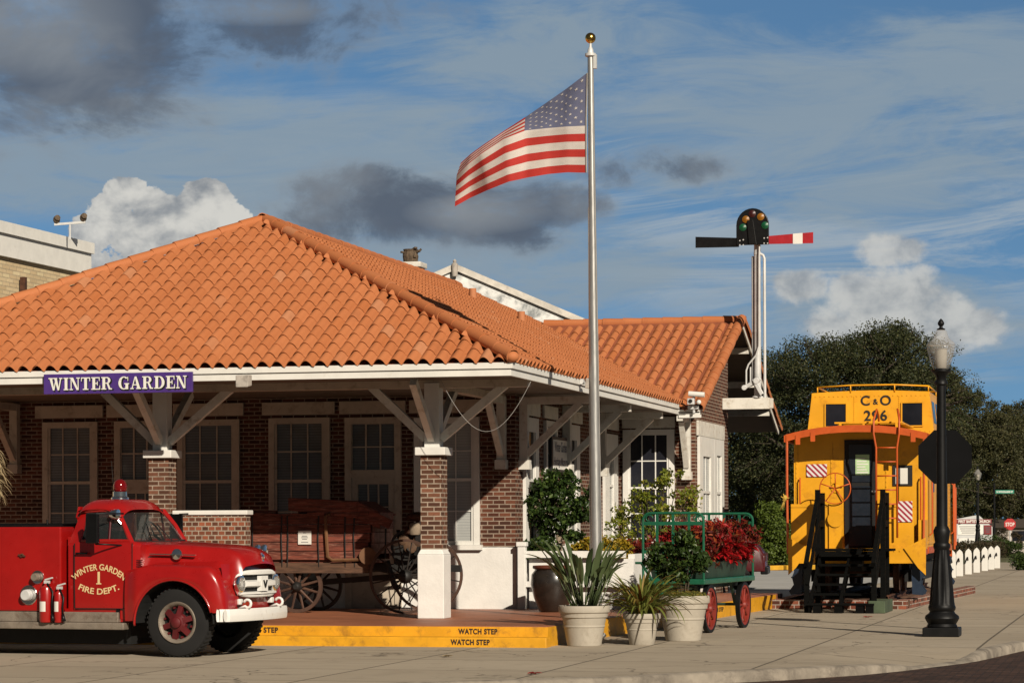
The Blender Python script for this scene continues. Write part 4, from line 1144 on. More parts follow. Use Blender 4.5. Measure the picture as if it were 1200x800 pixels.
a1 = arm([(815, 277.5), (866, 278.8), (866, 289.5), (815, 290.5)], 'black_paint', 'black_arm')
a2 = arm([(893, 277.2), (953, 272), (953, 285.0), (893, 286.2)], 'signal_red', 'red_arm')
b = MB(); b.prism([(929.2, 273.9), (940.5, 272.9), (940.5, 285.6), (929.2, 285.8)], lambda a, c: tuple(sp(a, c, 56.79)), lambda a, c: tuple(sp(a, c, 56.798))); b.build('white_band', 'sign_white', a2)
b = MB()
for px, py in ((867, 282), (867, 287), (871, 281), (871, 287), (895.5, 279), (895.5, 285), (899.5, 278.5), (899.5, 285)): q = sp(px, py, 56.77); b.cyl(q, q + Vector((0, .02, 0)), .016, n=8)
b.build('bolts', 'dull_silver', SM)

# ================================================================== BUILDINGS BEHIND
# white gable with peeling paint, beyond the depot roof
pk = PD(533, 316, 75); dirx = Vector((math.cos(YAW), math.sin(YAW), 0)); nb = Vector((-dirx.y, dirx.x, 0))
GB = thing('gabled_building', (pk.x, pk.y, 0), 'white gabled parapet with peeling paint rising behind the depot roof', 'building')
slp = (378 - 313) / (685 - 533.0); hw = 6.0
def gp(a, z, d=0): q = pk + dirx * a + nb * d; return (q.x, q.y, z)
poly = [(-hw, -.17), (hw, -.17), (hw, pk.z - hw * slp), (0, pk.z), (-hw, pk.z - hw * slp)]
b = MB(); b.prism(poly, lambda a, z: gp(a, z), lambda a, z: gp(a, z, .4)); b.build('gable_wall', 'peeling_paint', GB)
b = MB()
for s in (-1, 1):
    b.hexa([gp(s * hw, pk.z - hw * slp - .02, -.10), gp(0, pk.z - .02, -.10), gp(0, pk.z - .02, .5), gp(s * hw, pk.z - hw * slp - .02, .5), gp(s * hw, pk.z - hw * slp + .17, -.10), gp(0, pk.z + .17, -.10), gp(0, pk.z + .17, .5), gp(s * hw, pk.z - hw * slp + .17, .5)])
b.build('coping', 'pale_coping', GB)
b = MB(); q = Vector(gp(0, pk.z + .1, -.12)); b.lathe([(.08, -.3), (.10, .0), (.09, .06), (.04, .09), (.06, .14), (.0, .20)], q, n=12); b.build('finial', 'coping_stone', GB, smooth=True)
b = MB()
for s in (-1, 1):
    q = [gp(s * hw, pk.z - hw * slp - .4, .4), gp(0, pk.z - .4, .4), gp(0, pk.z - .4, 14), gp(s * hw, pk.z - hw * slp - .4, 14)]
    b.add(q, [(0, 1, 2, 3)])
b.add([gp(-hw, -.17, 14), gp(hw, -.17, 14), gp(hw, pk.z - hw * slp - .4, 14), gp(0, pk.z - .4, 14), gp(-hw, pk.z - hw * slp - .4, 14)], [(0, 1, 2, 3, 4)])
b.add([gp(hw, -.17, .4), gp(hw, -.17, 14), gp(hw, pk.z - hw * slp - .4, 14), gp(hw, pk.z - hw * slp - .4, .4)], [(0, 1, 2, 3)])
b.add([gp(-hw, -.17, .4), gp(-hw, -.17, 14), gp(-hw, pk.z - hw * slp - .4, 14), gp(-hw, pk.z - hw * slp - .4, .4)], [(0, 1, 2, 3)])
b.build('roof', 'coping_stone', GB)

# tan brick block with white parapet, far left
ca = PD(107, 277, 72.0); cb = PD(-60, 249, 64.0)
TB = thing('tan_building', (ca.x, ca.y, -.17), 'tan brick building with white parapet beyond the left end of the depot', 'building')
wd = Vector((cb.x - ca.x, cb.y - ca.y, 0)); wl_ = wd.length; wd.normalize(); wn = Vector((-wd.y, wd.x, 0))
if wn.y < 0: wn = -wn
def tp_(a, d, z): q = Vector((ca.x, ca.y, 0)) + wd * a + wn * d; return (q.x, q.y, z)
zt = ca.z - .17
def tbox(b, a0, a1, d0, d1, z0, z1):
    b.hexa([tp_(a0, d0, z0), tp_(a1, d0, z0), tp_(a1, d1, z0), tp_(a0, d1, z0), tp_(a0, d0, z1), tp_(a1, d0, z1), tp_(a1, d1, z1), tp_(a0, d1, z1)])
b = MB(); tbox(b, 0.12, 26, 0.12, 18, -.17, zt - .9); b.build('wall', 'tan_brick', TB)
b = MB(); tbox(b, 0, 26.1, 0, 18.1, zt - .899, zt - .32); tbox(b, -.04, 26.2, -.08, 18.2, zt - .317, zt - .02); b.build('parapet', 'white_paint', TB)
b = MB(); tbox(b, -.5, .119, 0.3, 4, -.17, zt - .95); b.build('pilaster', 'white_paint', TB)
b = MB(); q = tp_(4.25, -.02, 0); b.beam((q[0], q[1], 0), (q[0], q[1], zt - 1.35), .14, .14); b.build('downpipe', 'rust', TB)
lp = PD(82, 263, 70.0)
FX = thing('roof_lamp', (lp.x, lp.y, lp.z - .32), 'pair of brown flood lamps on a short crossbar above the tan building', 'lamp')
b = MB(); b.cyl(lp + Vector((0, 0, -.4)), lp, .025, n=8); b.beam(lp - dirx * .42, lp + dirx * .42 + Vector((0, 0, .06)), .06, .06); b.build('crossbar', 'dull_silver', FX)
for s in (-.36, .36):
    b = MB(); c = lp + dirx * s + Vector((0, 0, .15 + .07 * s)); b.sphere(c, .105, 12, 8, (.9, .9, 1.1)); b.cyl(c + Vector((.02, -.02, .02)), c + Vector((.07, -.09, .05)), .07, .08, 10); b.build('lamp_head', 'owl_brown', FX, smooth=True)
# ================================================================== TREES AND SHRUBS IN THE DISTANCE
def limb(b, p0, p1, r0, r1, bend=.15, n=5):
    p0, p1 = Vector(p0), Vector(p1); L = (p1 - p0).length; k = Vector((random.uniform(-1, 1), random.uniform(-1, 1), random.uniform(-.3, .6))) * L * bend
    b.tube([p0.lerp(p1, i / n) + k * math.sin(math.pi * i / n) for i in range(n + 1)], [r0 + (r1 - r0) * i / n for i in range(n + 1)], 8)
def tree(name, base, lobes, leaf_size, mat, label, group='trees beyond the parking lot', trunk_r=.4, per=300, clumps=1.0, cr=.75):
    base = Vector(base); t = thing(name, base, label, 'tree', group)
    pts = []; b = MB(); top = max(l[0].z for l in lobes)
    fork = base + Vector((0, 0, min(2.2, top * .3)))
    b.tube([base + Vector((0, 0, -.2)), base + Vector((.05, 0, .5)), fork], [trunk_r * 1.35, trunk_r, trunk_r * .85], 10)
    for c, r in lobes:
        p, cc = clump_points(tuple(c), r, int(clumps * 7.5 * (r[0] * r[2] + r[0] * r[1]) ** .72), per, cr, zmin=.15)
        pts.append(p)
        # ragged outer sprays that break the outline
        sp = blob_points(tuple(c), tuple(1.14 * x for x in r), int(26 * (r[0] * r[2]) ** .6) + 8, RNG, .82)
        for q in sp:
            dq = Vector(q) - c; dq.normalize(); ln = random.uniform(.5, 1.1)
            pts.append(np.array([tuple(Vector(q) - dq * ln * random.random() + Vector((random.gauss(0, .13), random.gauss(0, .13), random.gauss(0, .11)))) for _ in range(46)]))
            b.tube([Vector(q) - dq * ln * 1.4, Vector(q)], [.03, .008], 4)
        limb(b, fork, c + Vector((0, 0, -.2 * r[2])), trunk_r * .55, .08)
        for q in cc[:7]: limb(b, c + Vector((0, 0, -.2 * r[2])), q, .09, .025, .1, 3)
    b.build('trunk', 'bark', t, smooth=True)
    leaf_mesh('crown', np.concatenate(pts), leaf_size, mat, t)
    return t
def L(px, py, d, rx, ry, rz):
    return (PD(px, py, d), (rx, ry, rz))
g0 = lambda px, d: (PD(px, 640, d).x, PD(px, 640, d).y, -.1)
tree('oak_tree', g0(1015, 108), [L(1000, 470, 108, 3.8, 3.4, 2.5), L(1050, 428, 108, 2.5, 2.6, 1.5), L(960, 445, 107, 2.2, 2.4, 1.7), L(1085, 470, 109, 2.1, 2.5, 2.1), L(1010, 425, 109, 2.0, 2.2, 1.2), L(1015, 550, 107, 4.3, 3.2, 3.0), L(930, 520, 107, 2.6, 2.6, 2.4), L(1045, 398, 108.5, 1.1, 1.2, .5)], .10, 'oak_leaf', 'broad dark green oak whose crown stands highest behind the yellow caboose', trunk_r=.55)
tree('oak_tree', g0(880, 116), [L(890, 445, 116, 2.0, 2.4, 1.3), L(860, 500, 115, 2.6, 2.6, 2.6), L(905, 500, 114, 2.3, 2.5, 2.3), L(880, 580, 114, 3.2, 2.8, 2.8), L(915, 570, 112, 2.2, 2.4, 2.5)], .10, 'oak_leaf', 'dark green oak directly right of the depot gable', trunk_r=.45)
tree('oak_tree', g0(1120, 179), [L(1120, 500, 179, 3.59, 3.86, 2.62), L(1098, 462, 177, 1.93, 2.21, 1.52), L(1150, 520, 181, 3.31, 3.59, 2.07), L(1130, 560, 179, 4.69, 4.14, 3.17), L(1090, 540, 178, 3.59, 3.59, 3.59)], .15, 'olive_leaf', 'olive green tree behind the near lamp post at the caboose side', trunk_r=.4)
tree('oak_tree', g0(1185, 189), [L(1180, 512, 189, 2.90, 3.28, 1.89), L(1205, 500, 192, 3.02, 3.28, 2.02), L(1190, 560, 189, 5.04, 3.78, 3.02), L(1165, 545, 186, 2.77, 3.02, 2.77), L(1235, 520, 192, 3.78, 3.78, 3.15)], .15, 'olive_leaf', 'olive green tree at the right edge above the street name sign', trunk_r=.4)
tree('oak_tree', g0(1290, 194), [L(1290, 520, 194, 4.38, 4.00, 3.75), L(1330, 540, 194, 4.38, 4.00, 3.75)], .18, 'olive_leaf', 'olive green tree standing beyond the right edge of the street', trunk_r=.4)
# far-off wood closing the view under the crowns
pts = []
for px in range(820, 1420, 9):
    d = 222 + random.uniform(-9, 9); q = PD(px, 606 + random.uniform(-14, 10), d); pts.append(blob_points((q.x, q.y, q.z), (2.1, 1.8, 2.8), 330, shell=.3))
    q = PD(px, 560 + random.uniform(-10, 12), d + 6); pts.append(blob_points((q.x, q.y, q.z), (2.8, 2.0, 3.3), 330, shell=.3))
w = leaf_mesh('far_wood', np.concatenate(pts), .36, 'oak_leaf'); tag(w, 'dark wood closing the view below the tree crowns', 'wood', kind='stuff')
def shrub(name, base, lobes, size, mat, label, cat='shrub', group=None, per=90, cr=.22, stem=True, k=14, stems=5):
    base = Vector(base); t = thing(name, base, label, cat, group)
    pts = []; b = MB()
    for c, r in lobes:
        c = Vector(c); p, cc = clump_points(tuple(c), r, int(k), per, cr, shell=.45); pts.append(p)
        for q in cc[:stems]: b.tube([base, base.lerp(Vector(q), .5) + Vector((0, 0, .05)), Vector(q)], [.022, .014, .006], 5)
    if stem: b.build('stem', 'bark', t)
    leaf_mesh('foliage', np.concatenate(pts), size, mat, t)
    return t
q = PD(905, 640, 104)
shrub('lime_shrub', (q.x, q.y, 0), [(PD(907, 632, 104), (.85, .8, 1.1)), (PD(903, 610, 104), (.55, .5, .9)), (PD(920, 640, 104), (.6, .6, .8))], .12, 'lime_shrub_leaf', 'bright green conical shrub between the red vehicle and the caboose', per=150, cr=.35, k=22)
for px, py, d, r, lab in ((880, 648, 108, 1.0, 'low green bush behind the red parked vehicle'), (935, 647, 106, .9, 'low green bush beside the caboose left side behind yellow kerb')):
    q = PD(px, py, d); shrub('low_bush', (q.x, q.y, 0), [((q.x, q.y, .65), (r, r * .8, .6))], .13, 'shrub_leaf', lab, per=150, cr=.35, k=26)
# clipped hedge of brown leaves behind the white posts
a, b_ = PD(1112, 655, 128), PD(1172, 655, 134)
pts = []
for k in range(26):
    q = a.lerp(b_, k / 25); pts.append(blob_points((q.x, q.y, .45), (.6, .5, .5), 260, shell=.4))
h = leaf_mesh('low_hedge', np.concatenate(pts), .11, 'brown_hedge_leaf'); tag(set_origin(h, (a.x, a.y, 0)), 'low brown hedge running behind the row of white posts', 'hedge')
for px, d, hh, lab in ((1163, 143, 1.0, 'low dark shrub at the foot of the street name post'), (1186, 150, .8, 'low dark shrub under the distant stop sign'), (1203, 100, .55, 'small green shrub at the right edge of the plaza'), (1176, 158, 1.5, 'bare brown shrub before the pale far house')):
    q = PD(px, 640, d); shrub('dark_shrub', (q.x, q.y, 0), [((q.x, q.y, hh * .5), (hh * .8, hh * .7, hh * .55))], .10, 'brown_hedge_leaf' if 'brown' in lab else 'shrub_leaf', lab, per=140, cr=.3, k=18)

# ================================================================== PLANTING BESIDE THE DEPOT
# white rail fence with a post, round the side bed
FN = thing('rail_fence', (-10.7, 45.0, .3), 'low white rail fence round the planting beside the depot wall', 'fence')
b = MB(); xa = PY(612, 680, 44.95).x
b.box(xa - .07, xa + .07, 44.88, 45.02, .301, 1.42); b.box(xa - .09, xa + .09, 44.86, 45.04, 1.421, 1.50); b.build('post', 'white_masonry', FN, bevel=.01)
b = MB(); xb = -8.95
b.box(xa + .071, xb, 44.92, 44.98, 1.22, 1.34); b.box(xa + .071, xb, 44.92, 44.98, .70, .80); b.build('rails', 'white_masonry', FN)
b = MB(); b.box(xa + .1, xb + .12, 45.06, 45.16, .301, 1.20); b.build('back_panel', 'white_masonry', FN)
b = MB(); b.box(xb + .001, xb + .12, 45.161, 50.4, .301, 1.28); b.build('side_panel', 'white_masonry', FN)
q = PY(655, 640, 46.0)
FT = thing('ficus_tree', (q.x, q.y, .35), 'dark green round-headed ficus on a pale trunk before the side wall', 'tree')
b = MB(); b.tube([(q.x, q.y, .35), (q.x + .02, q.y, 1.2), (q.x - .03, q.y, 2.0)], [.07, .055, .05], 8)
lob = [(PY(650, 598, 46), (.56, .5, .40)), (PY(650, 600, 45.85), (.34, .2, .28)), (PY(657, 570, 46), (.30, .3, .16)), (PY(636, 572, 46), (.20, .26, .13)), (PY(614, 588, 45.9), (.18, .2, .12)), (PY(684, 598, 46), (.20, .26, .22)), (PY(605, 578, 45.8), (.08, .1, .06)), (PY(668, 557, 46), (.09, .12, .07)), (PY(644, 556, 46), (.07, .1, .06)), (PY(693, 578, 46), (.10, .14, .09)), (PY(601, 592, 45.9), (.05, .1, .05)), (PY(668, 628, 46), (.18, .16, .09)), (PY(640, 626, 46), (.12, .16, .07))]
pts = []
for c, r in lob:
    p, cc = clump_points(tuple(c), r, max(5, int(60 * r[0] * 1.1)), 36, .13, shell=.6); pts.append(p)
    limb(b, (q.x - .03, q.y, 1.9), c, .035, .012, .1, 4)
b.build('trunk', 'pale_bark', FT, smooth=True); leaf_mesh('crown', np.concatenate(pts), .095, 'ficus_leaf', FT, up=-.4)
def row(px0, px1, y, zc, r, n):
    return [((PY(px0, 640, y).x + (PY(px1, 640, y).x - PY(px0, 640, y).x) * k / (n - 1), y, zc), r) for k in range(n)]
q = PY(633, 650, 45.7); shrub('dark_shrub', (q.x, q.y, .5), row(624, 643, 45.6, 1.40, (.20, .22, .17), 3), .075, 'ficus_leaf', 'dark clipped shrub left of the ficus trunk above the white fence', per=80, cr=.13)
q = PY(709, 650, 47.2); shrub('golden_hedge', (q.x, q.y, .5), row(684, 727, 47, 1.32, (.22, .25, .25), 5), .06, 'golden_leaf', 'clipped golden yellow hedge behind the flagpole', 'hedge', per=110, cr=.13)
q = PY(768, 640, 49.4)
shrub('yellow_green_shrub', (q.x, q.y, .4), [(PY(790, 590, 49.4), (.42, .45, .40)), (PY(783, 557, 49.4), (.22, .3, .32)), (PY(805, 585, 49.3), (.22, .3, .3)), (PY(742, 600, 49.5), (.36, .4, .3)), (PY(733, 622, 49.4), (.34, .4, .32)), (PY(768, 610, 49.3), (.45, .4, .34)), (PY(756, 575, 49.4), (.20, .3, .2)), (PY(750, 630, 49.3), (.4, .4, .3))], .085, 'yellow_leaf', 'tall airy yellow-green shrub in front of the dark wing window', per=24, cr=.15, k=12, stems=7)
q = PY(750, 655, 48); shrub('croton_shrub', (q.x, q.y, .4), row(738, 765, 48.2, 1.15, (.25, .3, .34), 3), .10, 'croton_leaf', 'dark red leaved shrub under the yellow-green shrub', per=50, cr=.16)
# bed wall of the side planting
b = MB(); b.box(-9.6, -8.9, 50.5, 54.4, .301, 1.0); tag(set_origin(b.build('planter_wall', 'white_masonry', bevel=.015), (-9.2, 52.4, .3)), 'low white masonry planter wall beneath the wing windows', 'wall')

# big brown jar on the platform
q = PZ(648, 716.5, .3); r0 = 1.0
JR = [(.20, 0), (.24, .02), (.33, .25), (.385, .48), (.37, .66), (.31, .74), (.335, .77), (.335, .80), (.29, .80), (.28, .70), (.0, .68)]
b = MB(); b.lathe([(r * 1.0, h * .98) for r, h in JR[:6]] + [(r, h * .98) for r, h in JR[6:]], (q.x, q.y, .301), n=32)
BJ = set_origin(b.build('brown_jar', 'pot_brown', smooth='all'), (q.x, q.y, .301)); tag(BJ, 'large dark brown glazed jar standing on the red platform', 'pot')
b = MB(); b.lathe([(.338, .745), (.352, .765), (.345, .80), (.30, .803), (.295, .78)], (q.x, q.y, .301), n=32); b.build('rim', 'pot_rim', BJ, smooth='all')

# ---- cream pots and their plants
def pot(px, py, rtop, h, label):
    q = PZ(px, py, 0); q = Vector((q.x, q.y + rtop * .65, 0))
    k = rtop
    prof = [(.64 * k, 0), (.66 * k, .008), (.785 * k, h * .46), (.81 * k, h * .475), (.81 * k, h * .50), (.795 * k, h * .515), (.86 * k, h * .70), (.91 * k, h * .715), (.925 * k, h * .80), (.93 * k, h * .815), (.985 * k, h * .835), (1.0 * k, h * .86), (1.0 * k, h * .96), (.98 * k, h), (.88 * k, h), (.86 * k, h * .9)]
    b = MB(); b.lathe(prof, q, n=40); o = set_origin(b.build('plant_pot', 'pot_cream', smooth=True, angle=28), q)
    tag(o, label, 'pot', 'cream pots along the platform edge')
    b = MB(); b.lathe([(.0, h * .9), (.5 * k, h * .905), (.865 * k, h * .885)], q, n=24); b.build('soil', 'soil', o)
    return q
def strap(b, p, dirv, length, width, lift, curl, n=7, fold=.25):
    """one long leaf that rises from p and bends over along dirv"""
    p = Vector(p); d = Vector(dirv).normalized(); s = Vector((-d.y, d.x, 0)); pts = []
    a = lift; q = p.copy(); seg = length / n; base = len(b.v)
    for i in range(n + 1):
        t = i / n; w = width * math.sin(math.pi * min(1, .12 + t * .88)) ** .6 * (1 if t < .97 else .15)
        nrm_ = Vector((-d.x * math.sin(a), -d.y * math.sin(a), math.cos(a)))
        b.v += [tuple(q - s * w / 2 + nrm_ * w * fold), tuple(q), tuple(q + s * w / 2 + nrm_ * w * fold)]
        q = q + (d * math.cos(a) + Vector((0, 0, 1)) * math.sin(a)) * seg; a -= curl / n
    for i in range(n):
        for k in range(2): b.f.append((base + i * 3 + k, base + i * 3 + k + 1, base + i * 3 + k + 4, base + i * 3 + k + 3)); b.mi.append(0)
q = pot(680.5, 757, .385, .60, 'cream pot of tall grey-green strap leaves, leftmost of three')
b = MB()
for k in range(62):
    a = random.uniform(0, 6.28); r = random.uniform(0, .24); up_ = random.uniform(R(58), R(86)); Ln = random.uniform(.7, 1.22)
    c_, s_ = math.cos(a), math.sin(a)
    st_ = Vector((q.x + r * c_, q.y + r * s_, .55)); tip = st_ + Vector((c_ * .5, s_ * .5, 1)).normalized() * Ln * .5
    b.tube([st_, st_.lerp(tip, .55), tip], [.010, .008, .006], 5)
    strap(b, tip, (c_, s_, 0), Ln * .55, random.uniform(.05, .10), up_ * random.uniform(.75, 1.02), random.uniform(.1, .9))
t = set_origin(b.build('strap_plant', 'strap_leaf', smooth='all', fixn=False), (q.x, q.y, .55)); tag(t, 'tall plant with upright grey-green paddle leaves in the left cream pot', 'plant', 'plants in the cream pots')
q = pot(749.5, 755.5, .285, .47, 'small cream pot of arching orange-tipped leaves, middle of three')
b = MB()
for k in range(190):
    a = random.uniform(0, 6.28); r = random.uniform(0, .18)
    strap(b, (q.x + r * math.cos(a), q.y + r * math.sin(a), .43), (math.cos(a), math.sin(a), 0), random.uniform(.45, 1.05), random.uniform(.025, .05), random.uniform(R(44), R(87)), random.uniform(.8, 2.2), 9)
t = set_origin(b.build('arching_plant', 'bromeliad_leaf', smooth='all', fixn=False), (q.x, q.y, .43)); tag(t, 'spiky arching plant with green and orange leaves in the small middle pot', 'plant', 'plants in the cream pots')
q = pot(797, 751, .415, .70, 'largest cream pot holding a dark bush, right of three')
t = thing('potted_bush', (q.x, q.y, .63), 'dark green bushy ficus in the right cream pot by the cart', 'plant', 'plants in the cream pots')
b = MB(); pts = []
for k in range(7): a = k * .9; b.tube([(q.x + .05 * math.cos(a), q.y + .05 * math.sin(a), .62), (q.x + .1 * math.cos(a), q.y + .1 * math.sin(a), .95), (q.x + .32 * math.cos(a), q.y + .32 * math.sin(a), 1.4)], [.016, .013, .006], 5)
b.build('stem', 'bark', t)
for c, r in (((q.x - .10, q.y, 1.24), (.40, .38, .24)), ((q.x + .04, q.y - .1, 1.42), (.28, .3, .17)), ((q.x - .30, q.y, 1.36), (.22, .26, .14)), ((q.x + .22, q.y, 1.22), (.16, .26, .15)), ((q.x - .05, q.y, 1.02), (.28, .26, .12)), ((q.x + .02, q.y, 1.60), (.10, .12, .06)), ((q.x - .45, q.y, 1.22), (.08, .1, .07))): pts.append(clump_points(c, r, 15, 34, .115, shell=.5)[0])
leaf_mesh('foliage', np.concatenate(pts), .085, 'ficus_leaf', t, up=-.2)
t = leaf_mesh('ground_cover', blob_points((q.x + .06, q.y - .02, .68), (.36, .34, .10), 900, shell=.2), .05, 'cover_leaf'); set_origin(t, (q.x, q.y, .63)); tag(t, 'yellowish low creeper filling the rim of the right cream pot', 'plant')

# dry palm fronds hanging at the left edge
pb = PY(-17, 700, 39.9)
PM = thing('palm_tree', (pb.x, pb.y, -.1), 'palm at the left edge with a skirt of dry straw fronds', 'tree')
b = MB(); b.tube([(pb.x, pb.y, -.1), (pb.x, pb.y, 2.2), (pb.x + .04, pb.y, 3.0)], [.20, .17, .16], 12); b.build('trunk', 'bark', PM, smooth=True)
b = MB()
for k in range(420):
    a = random.uniform(0, 6.28); z = random.uniform(2.35, 3.15)
    strap(b, (pb.x + .19 * math.cos(a), pb.y + .19 * math.sin(a), z), (math.cos(a), math.sin(a), 0), random.uniform(.22, .46), random.uniform(.012, .03), random.uniform(-1.2, -.3), random.uniform(.3, .9), 5)
b.build('dry_fronds', 'dry_leaf', PM, smooth='all', fixn=False)

# fallen leaves on the concrete
for px, py, sz, col, lab in ((1014, 723.5, .16, 'poinsettia_leaf', 'red fallen leaf on the concrete before the caboose stair'), (622, 790, .15, 'poinsettia_leaf', 'red fallen leaf on the concrete near the bottom edge'), (521, 769.5, .13, 'dry_leaf', 'dry brown leaf on the concrete below the yellow step')):
    q = PZ(px, py, .0); b = MB()
    for k in range(3): strap(b, (q.x + .03 * k, q.y, .008), (math.cos(k * 2.1), math.sin(k * 2.1), 0), sz, .05, .2, .3, 4)
    tag(set_origin(b.build('fallen_leaf', col, fixn=False), (q.x, q.y, .005)), lab, 'leaf')
# ================================================================== FIRE TRUCK (modelled in its own frame: x forward, -y the side we see)
wc = PZ(208, 770, 0); TH = R(-6.7)
fwd = Vector((math.cos(TH), math.sin(TH), 0)); lft = Vector((-fwd.y, fwd.x, 0))
root = wc + lft * .86
TR = thing('fire_truck', (root.x, root.y, 0), 'old red fire truck with round cab parked beside the yellow steps', 'fire truck', rz=TH, local=True)
def ss(a, b, x): t = max(0, min(1, (x - a) / (b - a))); return t * t * (3 - 2 * t)
# ---- cab body below the windows (loft of rounded sections)
def section(x, hw, z0, z1, r=.10, n=5):
    p = []
    for cx, cz, a0 in ((hw - r, z1 - r, 0), (-(hw - r), z1 - r, 90), (-(hw - .03), z0 + .03, 180), (hw - .03, z0 + .03, 270)):
        rr = r if a0 < 180 else .03
        for k in range(n): a = R(a0 + 90 * k / (n - 1)); p.append((x, cx + rr * math.cos(a), cz + rr * math.sin(a)))
    return p
def loft(secs, b, cap=True):
    n = len(secs[0]); base = len(b.v)
    for s in secs: b.v += s
    for i in range(len(secs) - 1):
        for k in range(n): k2 = (k + 1) % n; b.f.append((base + i * n + k, base + i * n + k2, base + (i + 1) * n + k2, base + (i + 1) * n + k)); b.mi.append(0)
    if cap:
        b.f.append(tuple(base + k for k in range(n))); b.f.append(tuple(base + (len(secs) - 1) * n + k for k in reversed(range(n)))); b.mi += [0, 0]
b = MB()
loft([section(x, hw, .50, z, .07) for x, hw, z in ((-1.76, .78, 1.56), (-1.72, .83, 1.585), (-1.2, .845, 1.595), (-.74, .835, 1.60), (-.60, .80, 1.57))], b)
cabo = b.build('cab', 'truck_red', TR, smooth=True)
# roof dome, pillars, rear panel
def roof_fn(u, v):
    x = -1.70 + u * .73; y = (v - .5) * 2
    wid = .745 - .045 * ss(.75, 1, u) - .06 * (1 - ss(0, .15, u))
    ex = (abs(2 * u - 1)) ** 4.0; ey = abs(y) ** 4.5
    z = 2.185 - .145 * max(ex, 0) - .155 * ey - .02 * ex * ey + .012 * math.sin(u * 3)
    return (x + (.05 if u < .02 else 0), y * wid, min(z, 2.185))
b = MB(); b.grid(roof_fn, 18, 20); b.build('cab_roof', 'truck_red', TR, smooth='all', solid=0)
b = MB(); b.grid(lambda u, v: (-1.66 + u * .65, (v - .5) * 1.36, 2.02 + .06 * math.sin(u * math.pi)), 6, 6); b.build('headliner', 'interior_black', TR, smooth='all')
b = MB()
for s in (-1, 1):
    b.tube([(-.735, .79 * s, 1.56), (-.88, .745 * s, 1.82), (-1.035, .67 * s, 2.035)], [.042, .034, .036], 8)
    b.hexa([(-1.75, .80 * s, 1.54), (-1.55, .835 * s, 1.54), (-1.55, .79 * s, 1.54), (-1.75, .74 * s, 1.54), (-1.62, .655 * s, 1.985), (-1.50, .69 * s, 2.0), (-1.50, .64 * s, 2.0), (-1.62, .60 * s, 1.985)])
    b.tube([(-1.52, .70 * s, 2.02), (-1.25, .715 * s, 2.03), (-1.04, .68 * s, 2.025)], .028, 8)
    b.tube([(-1.52, .815 * s, 1.60), (-1.1, .83 * s, 1.605), (-.74, .80 * s, 1.60)], .022, 6)
b.box(-1.75, -1.71, -.79, .79, 1.5, 1.66); b.hexa([(-1.70, -.66, 1.93), (-1.66, -.66, 1.93), (-1.66, .66, 1.93), (-1.70, .66, 1.93), (-1.67, -.64, 2.08), (-1.63, -.64, 2.08), (-1.63, .64, 2.08), (-1.67, .64, 2.08)])
b.build('cab_pillars', 'truck_red', TR, smooth=True)
b = MB(); q = [(-1.035, -.66, 2.02), (-1.035, .66, 2.02), (-.74, .76, 1.60), (-.74, -.76, 1.60)]; b.add(q, [(0, 1, 2, 3)]); ws = b.build('windshield', 'clear_glass', TR)
b = MB(); loop = [(-1.04, -.67, 2.025), (-1.02, 0, 2.05), (-1.04, .67, 2.025), (-.88, .735, 1.80), (-.735, .775, 1.60), (-.70, .4, 1.585), (-.69, 0, 1.58), (-.70, -.4, 1.585), (-.735, -.775, 1.60), (-.88, -.735, 1.80)]; b.tube(loop, .018, 6, closed=True)
b.build('gasket', 'rubber', ws, smooth='all')
b = MB()
for s in (-1, 1): b.tube([(-.69, .3 * s, 1.60), (-.78, .22 * s, 1.72), (-.86, .15 * s, 1.84)], .008, 5)
b.build('wiper', 'black_paint', ws)
b = MB(); q = [(-1.69, -.6, 1.66), (-1.69, .6, 1.66), (-1.675, .58, 1.93), (-1.675, -.58, 1.93)]; b.add(q, [(0, 1, 2, 3)]); b.build('rear_window', 'clear_glass', TR)
# interior
b = MB(); b.box(-1.62, -1.2, -.68, .68, 1.05, 1.25); b.hexa([(-1.68, -.68, 1.25), (-1.5, -.68, 1.25), (-1.5, .68, 1.25), (-1.68, .68, 1.25), (-1.72, -.66, 1.74), (-1.6, -.66, 1.74), (-1.6, .66, 1.74), (-1.72, .66, 1.74)]); b.build('seat', 'interior_black', TR, bevel=.03)
b = MB(); pts = [(-1.02 - .10 * math.sin(a), .38 + .21 * math.cos(a), 1.68 + .19 * math.sin(a)) for a in [2 * math.pi * k / 20 for k in range(20)]]; b.tube(pts, .013, 6, closed=True); b.tube([(-1.02, .38, 1.68), (-.78, .38, 1.5)], .02, 6); b.tube([pts[0], pts[10]], .010, 5); b.tube([pts[5], (-1.02, .38, 1.68)], .010, 5)
b.build('steering_wheel', 'black_paint', TR, smooth='all')
b = MB(); b.box(-.86, -.70, -.74, .74, 1.40, 1.585); b.build('dashboard', 'interior_black', TR, bevel=.02)
